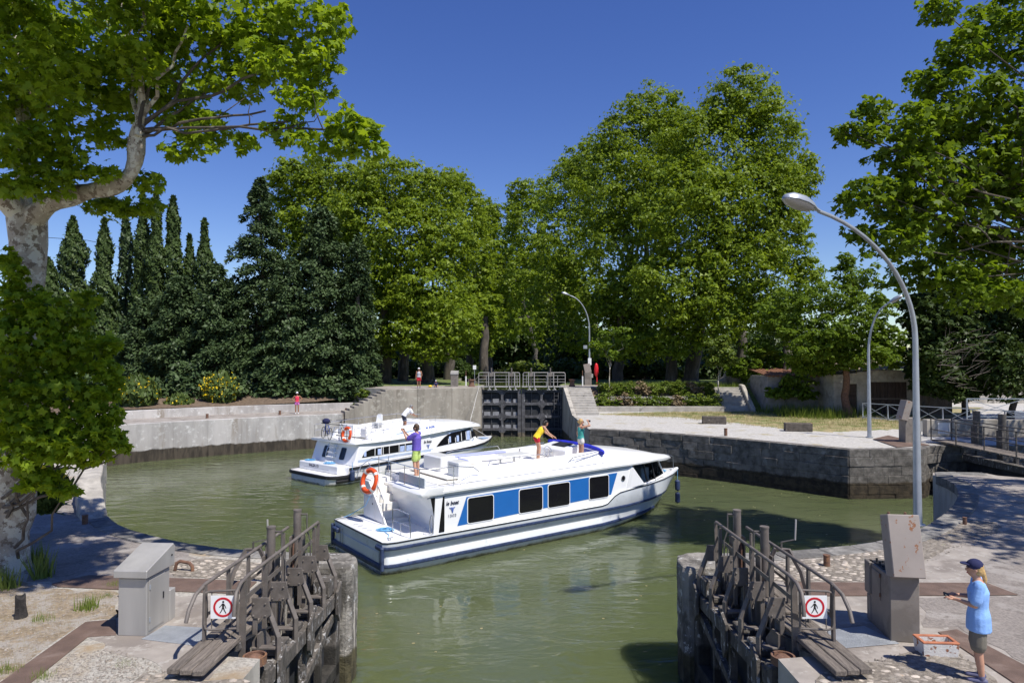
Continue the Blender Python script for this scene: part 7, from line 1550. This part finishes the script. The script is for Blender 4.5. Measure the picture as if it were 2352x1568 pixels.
NB = [blob(60, 110, 110, 120, 13), blob(190, 70, 120, 110, 13.6), blob(320, 110, 100, 110, 12.6), blob(440, 80, 100, 100, 13.2), blob(560, 50, 110, 75, 13.2), blob(680, 50, 95, 70, 12.9), blob(745, 130, 55, 55, 12.4), blob(640, 150, 95, 60, 12.8), blob(530, 190, 90, 55, 13.4), blob(690, 235, 60, 35, 12.2), blob(795, 285, 60, 40, 11.9), blob(830, 330, 48, 40, 11.8), blob(740, 335, 75, 42, 12.1), blob(410, 260, 80, 60, 13.6), blob(430, 345, 70, 35, 13.2), blob(200, 230, 90, 80, 14.2), blob(70, 260, 95, 80, 14.2), blob(55, 370, 70, 50, 12.9), blob(190, 375, 60, 42, 12.9), blob(240, 310, 55, 45, 14.2), blob(280, 470, 65, 28, 14.4), blob(-60, 200, 90, 160, 13), blob(560, 330, 34, 26, 12.8), blob(110, 430, 80, 40, 13.0), blob(330, 420, 60, 30, 13.6), blob(130, 170, 110, 110, 12.4), blob(390, 180, 90, 90, 13.9), blob(270, 180, 90, 100, 13.9), blob(590, 120, 90, 70, 13.6), blob(770, 60, 45, 50, 12.6), blob(870, 345, 26, 24, 11.8), blob(660, 300, 60, 40, 12.4), blob(480, 300, 60, 50, 13.4), blob(20, 30, 120, 60, 12.6), blob(350, 20, 160, 50, 12.8), blob(340, 480, 50, 24, 14.3), blob(40, 330, 70, 55, 12.4), blob(130, 320, 70, 50, 12.8), blob(20, 425, 55, 38, 12.3), blob(140, 400, 48, 30, 12.8), blob(230, 400, 40, 26, 12.9), blob(250, 480, 70, 26, 14.2), blob(840, 300, 34, 30, 11.8), blob(720, 200, 60, 40, 12.6)]
NB += [((-5.2, 9.4, 14.5), (2.2, 2.0, 1.6)), ((-7.2, 10.4, 14.6), (2.2, 2.0, 1.8)), ((-6.2, 9.4, 15.6), (2.2, 1.8, 1.6)), ((-4.2, 8.6, 15), (2, 1.8, 1.5)), ((-8.6, 9.4, 14.4), (2, 1.8, 1.5))]
C, Nn = clumps(NB, 34000, sub=30, subr=.27, inner=.3, upb=.5); S = .105 * (.7 + .6 * RNG.random(len(C)))
order = np.argsort(np.linalg.norm(C - np.array([0, 0, CAMZ]), axis=1)); big, rest = order[:150], order[150:]
me = leafmesh('crown', C[rest], Nn[rest], S[rest], 'maple'); me.materials.append(M['leaf_near']); stuff(link('crown', me, t, True))
LEAF = leafmesh('leaf_shape', np.zeros((1, 3)), np.array([[0, 0, 1.]]), np.ones(1), 'maple', np.array([[0, 1., 0]])); LEAF.materials.append(M['leaf_near'])
def leaf_objs(C, Nn, S, th):
    for c, n_, s in zip(C, Nn, S):
        o = bpy.data.objects.new('leaf', LEAF); COL.objects.link(o); o.parent = th; o.matrix_parent_inverse = wm(th).inverted(); q_ = Vector(n_).to_track_quat('Z', 'Y').to_matrix().to_4x4() @ Matrix.Rotation(random.random() * 6.28, 4, 'Z')
        o.matrix_basis = Matrix.Translation(Vector(c)) @ q_ @ Matrix.Scale(float(s), 4)
leaf_objs(C[big], Nn[big], S[big], t)
# sprouts round the trunk
SB = [blob(130, 720, 90, 50, 12.9), blob(50, 790, 90, 80, 12.7), blob(170, 810, 85, 75, 12.9), blob(110, 920, 120, 80, 12.5), blob(215, 930, 55, 60, 12.6), blob(235, 990, 45, 40, 12.4), blob(55, 1030, 85, 75, 12.3), blob(180, 1040, 80, 50, 12.4), blob(25, 650, 35, 50, 13.0), blob(100, 1105, 65, 26, 12.5), blob(-30, 900, 80, 160, 12.6), blob(60, 700, 60, 50, 13.1), blob(250, 870, 30, 60, 12.7), blob(20, 600, 30, 30, 13.1), blob(265, 1010, 26, 26, 12.3), blob(130, 1000, 120, 70, 12.6)]
SB += [blob(265, 950, 22, 24, 12.4), blob(290, 1030, 14, 16, 12.3), blob(250, 790, 26, 22, 12.8), blob(200, 690, 34, 20, 12.9), blob(150, 1130, 40, 16, 12.5)]
C, Nn = clumps(SB, 9500, sub=34, subr=.24, inner=.3, upb=.5); S = .105 * (.7 + .6 * RNG.random(len(C))); order = np.argsort(np.linalg.norm(C - np.array([0, 0, CAMZ]), axis=1)); big, rest = order[:100], order[100:]
me = leafmesh('trunk_sprouts', C[rest], Nn[rest], S[rest], 'maple'); me.materials.append(M['leaf_near']); stuff(link('trunk_sprouts', me, t, True)); leaf_objs(C[big], Nn[big], S[big], t)
b = MB()
for (c, r_) in SB: branch(b, V(-10 + random.uniform(-.3, .5), 13.6, max(LQ, c[2] - 1.5)), c, .035, .01, 5, .06)
b.build('sprout_stems', M['darkbark'], t, world=True)

# ---- right plane tree
t = thing('plane_tree', 'large plane tree whose leafy boughs fill the upper right corner', 'tree', (21.8, 20.5, LQ))
b = MB(); b.tube([V(21.9, 20.5, 2.0), V(21.8, 20.5, 2.6), V(21.6, 20.6, 6), V(21.3, 20.8, 9)], [.8, .6, .5, .42], 14); b.build('trunk', M['bark'], t, world=True, smooth=True)
RB = [blob(2200, 240, 120, 100, 21), blob(2085, 300, 85, 60, 20.5), blob(1985, 310, 70, 34, 20.2), blob(2290, 80, 110, 95, 21.5), blob(2350, 300, 110, 110, 21), blob(2140, 410, 120, 75, 20.5), blob(2010, 440, 75, 42, 20.2), blob(2250, 500, 130, 80, 21), blob(2060, 560, 95, 55, 20.6), blob(2190, 630, 110, 48, 21), blob(2340, 600, 90, 70, 21.5), blob(2440, 200, 120, 180, 21), blob(2200, 120, 55, 55, 20.8), blob(1975, 540, 40, 26, 20.4), blob(2450, 480, 120, 130, 21), blob(2120, 190, 45, 40, 20.8), blob(2080, 370, 90, 50, 20.5), blob(1930, 300, 28, 16, 20), blob(1960, 470, 50, 34, 20.2), blob(2120, 500, 90, 60, 20.6), blob(2260, 380, 100, 90, 21), blob(2160, 20, 60, 40, 20.8), blob(2250, 680, 110, 40, 20.6), blob(2000, 250, 50, 30, 20.3)]
for (c, r_) in RB:
    b = MB(); pts = branch(b, V(21.3, 20.8, 7.5 + random.random() * 2.5), c, .06, .012, 7, .04, 8); q_ = pts[5]; branch(b, q_, q_ + Vector((random.uniform(-1.5, 0), random.uniform(-1, 1), random.uniform(-.3, 1.3))), .03, .008, 5, .06, 4); b.build('branch', M['darkbark'], t, world=True, smooth=True)
RB += [((18.5, 11.5, 13.5), (3, 3, 2)), ((20.5, 15, 15), (3.2, 3, 2.2)), ((19.5, 8.5, 13), (3, 2.6, 2)), ((22.5, 12, 15), (3, 3, 2.2)), ((17.2, 14.8, 15.5), (2.2, 2.2, 1.6)), ((31, 27, 12), (4.5, 4, 3)), ((29.5, 30, 13.5), (3.5, 3.5, 2.5)), ((33, 31, 12), (4, 4, 3))]  # the farthest masses are unseen foliage, added to shade the right side lock
RB += [blob(2300, 420, 110, 90, 22), blob(2220, 580, 120, 60, 22), blob(2100, 640, 80, 36, 21.5), blob(2340, 690, 80, 40, 22), blob(2060, 480, 70, 40, 21.5), blob(2150, 310, 80, 60, 22)]
crown('crown', t, RB, 60000, .14, M['leaf_right'], 'maple5', sub=30, subr=.27, inner=.3, upb=.5)

# ---- trees and shrubs on the right bank
tree('robinia_tree', 'feathery light green robinia hanging over the shed', ground_at(1945, 50, 2.5), [blob(1965, 640, 60, 38, 51), blob(1900, 690, 85, 45, 50), blob(2000, 710, 60, 45, 49), blob(1835, 745, 60, 48, 50), blob(1945, 760, 90, 50, 48.5), blob(2040, 780, 45, 35, 48.5), blob(1870, 800, 70, 40, 49), blob(1990, 820, 70, 30, 48), blob(1850, 835, 55, 30, 51), blob(1930, 832, 70, 24, 49.5), blob(2035, 812, 40, 24, 48.3), blob(1800, 700, 40, 40, 52), blob(1945, 600, 22, 26, 51), blob(1900, 795, 55, 36, 49.5), blob(1990, 790, 60, 36, 49), blob(2050, 820, 40, 30, 49.5), blob(1870, 845, 50, 24, 51)], 34000, .13, M['leaf_robinia'], 'rust', .3, None, 'oval', sub=36, subr=.22, inner=.25)
tree('small_round_tree', 'small round tree between the terraced bed and second steps', ground_at(1646, 55, 2.4), [blob(1655, 800, 33, 26, 55), blob(1642, 825, 28, 20, 55), blob(1672, 825, 26, 20, 55)], 2600, .13, M['leaf_bush'], 'bark', .07, None, 'oval', fork=.55, sub=14)
tree('sapling', 'slender sapling right of the red lifebuoy case', ground_at(1397, 56, 3.0), [blob(1410, 765, 36, 14, 56), blob(1380, 790, 30, 12, 56), blob(1400, 815, 22, 12, 56), blob(1432, 775, 18, 8, 56)], 900, .15, M['leaf_robinia'], 'bark', .05, None, 'oval', fork=.5, sub=10, inner=.1)
mass('shrub', 'bright green shrub right of the small round tree', 'shrub', [blob(1745, 805, 40, 26, 58), blob(1720, 850, 40, 26, 58), blob(1690, 850, 28, 26, 59), blob(1790, 840, 36, 30, 59), blob(1760, 870, 60, 20, 58), blob(1830, 880, 40, 26, 53.0), blob(1790, 905, 40, 16, 52.6), blob(1850, 905, 30, 14, 52.4)], 7000, .17, M['leaf_robinia'], 'oval', sub=22, subr=.3)
DB = 'dark evergreens behind the right side lock'
for lab, bl in (('dark evergreen beside the tall lamp pole', [blob(2130, 730, 60, 80, 49), blob(2150, 840, 70, 90, 48)]), ('dark evergreen with bare twigs above the footbridge', [blob(2225, 700, 70, 80, 50), blob(2230, 820, 80, 100, 48), blob(2200, 890, 60, 40, 47)]), ('dark evergreen at the right frame edge', [blob(2330, 720, 80, 110, 48), blob(2320, 850, 90, 90, 46), blob(2420, 780, 90, 150, 47)])):
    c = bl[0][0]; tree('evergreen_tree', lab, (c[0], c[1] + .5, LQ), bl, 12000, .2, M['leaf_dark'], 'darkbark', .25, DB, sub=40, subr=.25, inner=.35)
b = MB()
for k in range(60):
    p = at(random.uniform(2150, 2260), random.uniform(760, 900), 45.2); branch(b, p, p + Vector((random.uniform(-.2, 1.3), -.3, random.uniform(-.2, .8))), .018, .005, 4, .05, 4)
o = stuff(b.build('bare_twigs', M['timber'])); o['label'] = 'tangle of bare grey twigs over the right lock'; o['category'] = 'twigs'
t = thing('old_trunk', 'leaning thick trunk beside the ruined wall', 'tree', ground_at(1800, 57, 3.2)); b = MB(); b.tube([V(*ground_at(1790, 57, 2.9)), V(*ground_at(1803, 57, 4.2)), V(*ground_at(1812, 57.3, 6.5)), V(*ground_at(1800, 58, 9))], [.75, .42, .36, .25], 10); b.build('trunk', M['darkbark'], t, world=True, smooth=True); crown('crown', t, [blob(1800, 740, 60, 45, 58)], 2200, .2, M['leaf_robinia'], 'oval', sub=14)
# ---- bedding bushes
for row, z, v, d, us in (('upper', 3.5, 896, 56.2, (1385, 1412, 1440, 1472, 1500, 1535, 1562, 1592, 1622)), ('lower', 2.8, 925, 54.9, (1378, 1405, 1432, 1462, 1492, 1520, 1552, 1580, 1610, 1638))):
    for i, u in enumerate(us):
        dry = (i * 7 + (row == 'lower') * 3) % 4 == 1; wd = 16 + (i * 5) % 6
        mass('bed_bush', '%s bush, number %s from the left in the %s terraced bed' % ('dry brownish' if dry else 'green', ('one', 'two', 'three', 'four', 'five', 'six', 'seven', 'eight', 'nine', 'ten')[i], row), 'bush', [blob(u, v - 5, wd * 1.1, 16, d, 15), blob(u + 10, v + 2, wd * .9, 13, d - .15, 13)], 750, .1, M['leaf_twig'] if dry else M['leaf_bush'], 'oval', 'bushes in the terraced beds', sub=12, upb=.6)
        if dry: pass
# ---- broom bushes
def broom(label, u, v, ru, rv, d, nf):
    c = at(u, v, d); k = d / FOC; t = thing('broom_bush', label, 'bush', (c.x, c.y, c.z - rv * k), 0, 'yellow broom bushes on the left bank'); n = 2600
    a = RNG.random(n) * 2 * pi; s = RNG.random(n) ** .5; hgt = RNG.random(n) ** .7; base = np.array([c.x, c.y, c.z - rv * k]); C = base + np.stack([np.cos(a) * s * ru * k * (.4 + .6 * hgt), np.sin(a) * s * ru * k * (.4 + .6 * hgt), hgt * 2 * rv * k * (1 - .45 * s * s)], 1)
    out = np.stack([np.cos(a), np.sin(a), np.full(n, .2)], 1) + RNG.normal(size=(n, 3)) * .5; upv = np.stack([.4 * np.cos(a), .4 * np.sin(a), np.ones(n)], 1); me = leafmesh('stems', C - np.array([0, 0, .2]), out, .32 * (.6 + .6 * RNG.random(n)), 'spray', upv); me.materials.append(M['leaf_broom']); stuff(link('stems', me, t, True))
    sel = np.where((hgt > .45) & (s > .5))[0]; sel = RNG.choice(sel, min(nf, len(sel)), replace=False); me = leafmesh('flowers', C[sel] + RNG.normal(size=(len(sel), 3)) * .08 + np.array([0, -.1, .12]), RNG.normal(size=(len(sel), 3)) + np.array([0, -.6, .6]), np.full(len(sel), .095), 'star'); me.materials.append(M['flower']); stuff(link('flowers', me, t, True))
broom('broad broom bush with scattered yellow flowers, leftmost', 315, 905, 54, 50, 49, 220); broom('low broom bush with few yellow flowers, middle one', 412, 925, 30, 22, 50.5, 60); broom('tall broom bush crowned with bright yellow flowers', 507, 898, 44, 50, 52.5, 480)
broom('dark broom bush behind the near plane trunk', 108, 1120, 40, 40, 16.5, 90)
mass('bush', 'small green bush at the side of the left steps', 'bush', [blob(835, 905, 14, 12, 54.5), blob(815, 930, 8, 5, 53.8)], 500, .13, M['leaf_bush'], 'oval')
# ---- grasses
def grass(name, label, polys, n, hmin, hmax, mat, z=LQ, clump=True, width=1.0, one=True):
    pts = []
    for P_ in polys:
        xs = [p[0] for p in P_]; ys = [p[1] for p in P_]; q_ = 0
        while q_ < n // len(polys):
            x, y = random.uniform(min(xs), max(xs)), random.uniform(min(ys), max(ys))
            if inpoly(x, y, P_):
                m = random.randint(4, 12) if clump else 1
                for _ in range(m): pts.append((x + random.gauss(0, .06 * width), y + random.gauss(0, .06 * width), z(x, y) if callable(z) else z)); q_ += 1
    C = np.array(pts); a = RNG.random(len(C)) * 2 * pi; nn = np.stack([np.cos(a), np.sin(a), np.full(len(C), .25)], 1); up = np.stack([-.5 * np.cos(a), -.5 * np.sin(a), np.ones(len(C))], 1) + RNG.normal(size=C.shape) * .25
    me = leafmesh(name, C, nn, hmin + (hmax - hmin) * RNG.random(len(C)) ** 1.5, 'blade', up); me.materials.append(M[mat]); o = stuff(link(name, me)); o['label'] = label; o['category'] = 'grass'; return o
grass('dry_grass', 'dry straw grass tufts over the right far quay', [Gp([(1380, 952), (1560, 962), (1700, 975), (1800, 985), (1900, 990), (2060, 985), (2150, 962), (1900, 940), (1700, 945), (1500, 948)], LQ)], 13000, .06, .24, 'hay', LQ - .02, width=2)
grass('grass', 'green grass tufts over the right far quay', [Gp([(1380, 950), (1560, 956), (1700, 960), (1800, 975), (2060, 982), (2150, 955), (1900, 940), (1700, 944), (1500, 947)], LQ)], 15000, .05, .2, 'grass', LQ - .02, width=2)
grass('tall_grass', 'tall dark green weeds below the annex', [Gp([(1735, 942), (1800, 958), (1900, 962), (2010, 955), (2000, 935), (1900, 925), (1760, 925)], LQ)], 9000, .3, .9, 'leaf_bush', LQ - .02, width=4)
grass('weeds', 'green weeds along the upper ground edge right of the gate', [[(8, 57.2), (20, 57.2), (24, 60), (10, 62)]], 7000, .15, .5, 'grass', UQ, width=3)
grass('dry_grass', 'dry grass over the ground at the bottom left', [Gp([(0, 1345), (110, 1355), (262, 1362), (262, 1415), (190, 1425), (90, 1492), (0, 1555)])], 4200, .015, .06, 'hay', LQ, width=1.4)
for i, (u, v, h_) in enumerate(((100, 1425, .12), (15, 1350, .4), (95, 1325, .5), (95, 1555, .1), (240, 1370, .08), (265, 1345, .1), (200, 1400, .25), (285, 1525, .05), (15, 1540, .12), (90, 1290, .4))):
    g = G(u, v); grass('grass_tuft', 'green grass tufts at the bottom left', [[(g[0] - .12, g[1] - .08), (g[0] + .12, g[1] - .08), (g[0] + .12, g[1] + .08), (g[0] - .12, g[1] + .08)]], 130, h_ * .4, h_ * 1.2, 'grass', LQ)
# floating leaves on the water
C = np.array([(*G(random.uniform(1590, 1900) if k % 2 else random.uniform(860, 1560), random.uniform(1120, 1560) if k % 2 == 0 else random.uniform(1100, 1260), .006), .006) for k in range(46)])
me = leafmesh('floating_leaves', C, np.tile([0, 0, 1.], (46, 1)) + RNG.normal(size=(46, 3)) * .05, .05 + .05 * RNG.random(46), 'maple'); me.materials.append(M['hay']); o = stuff(link('floating_leaves', me)); o['label'] = 'scattered fallen leaves floating on the basin'; o['category'] = 'leaves'
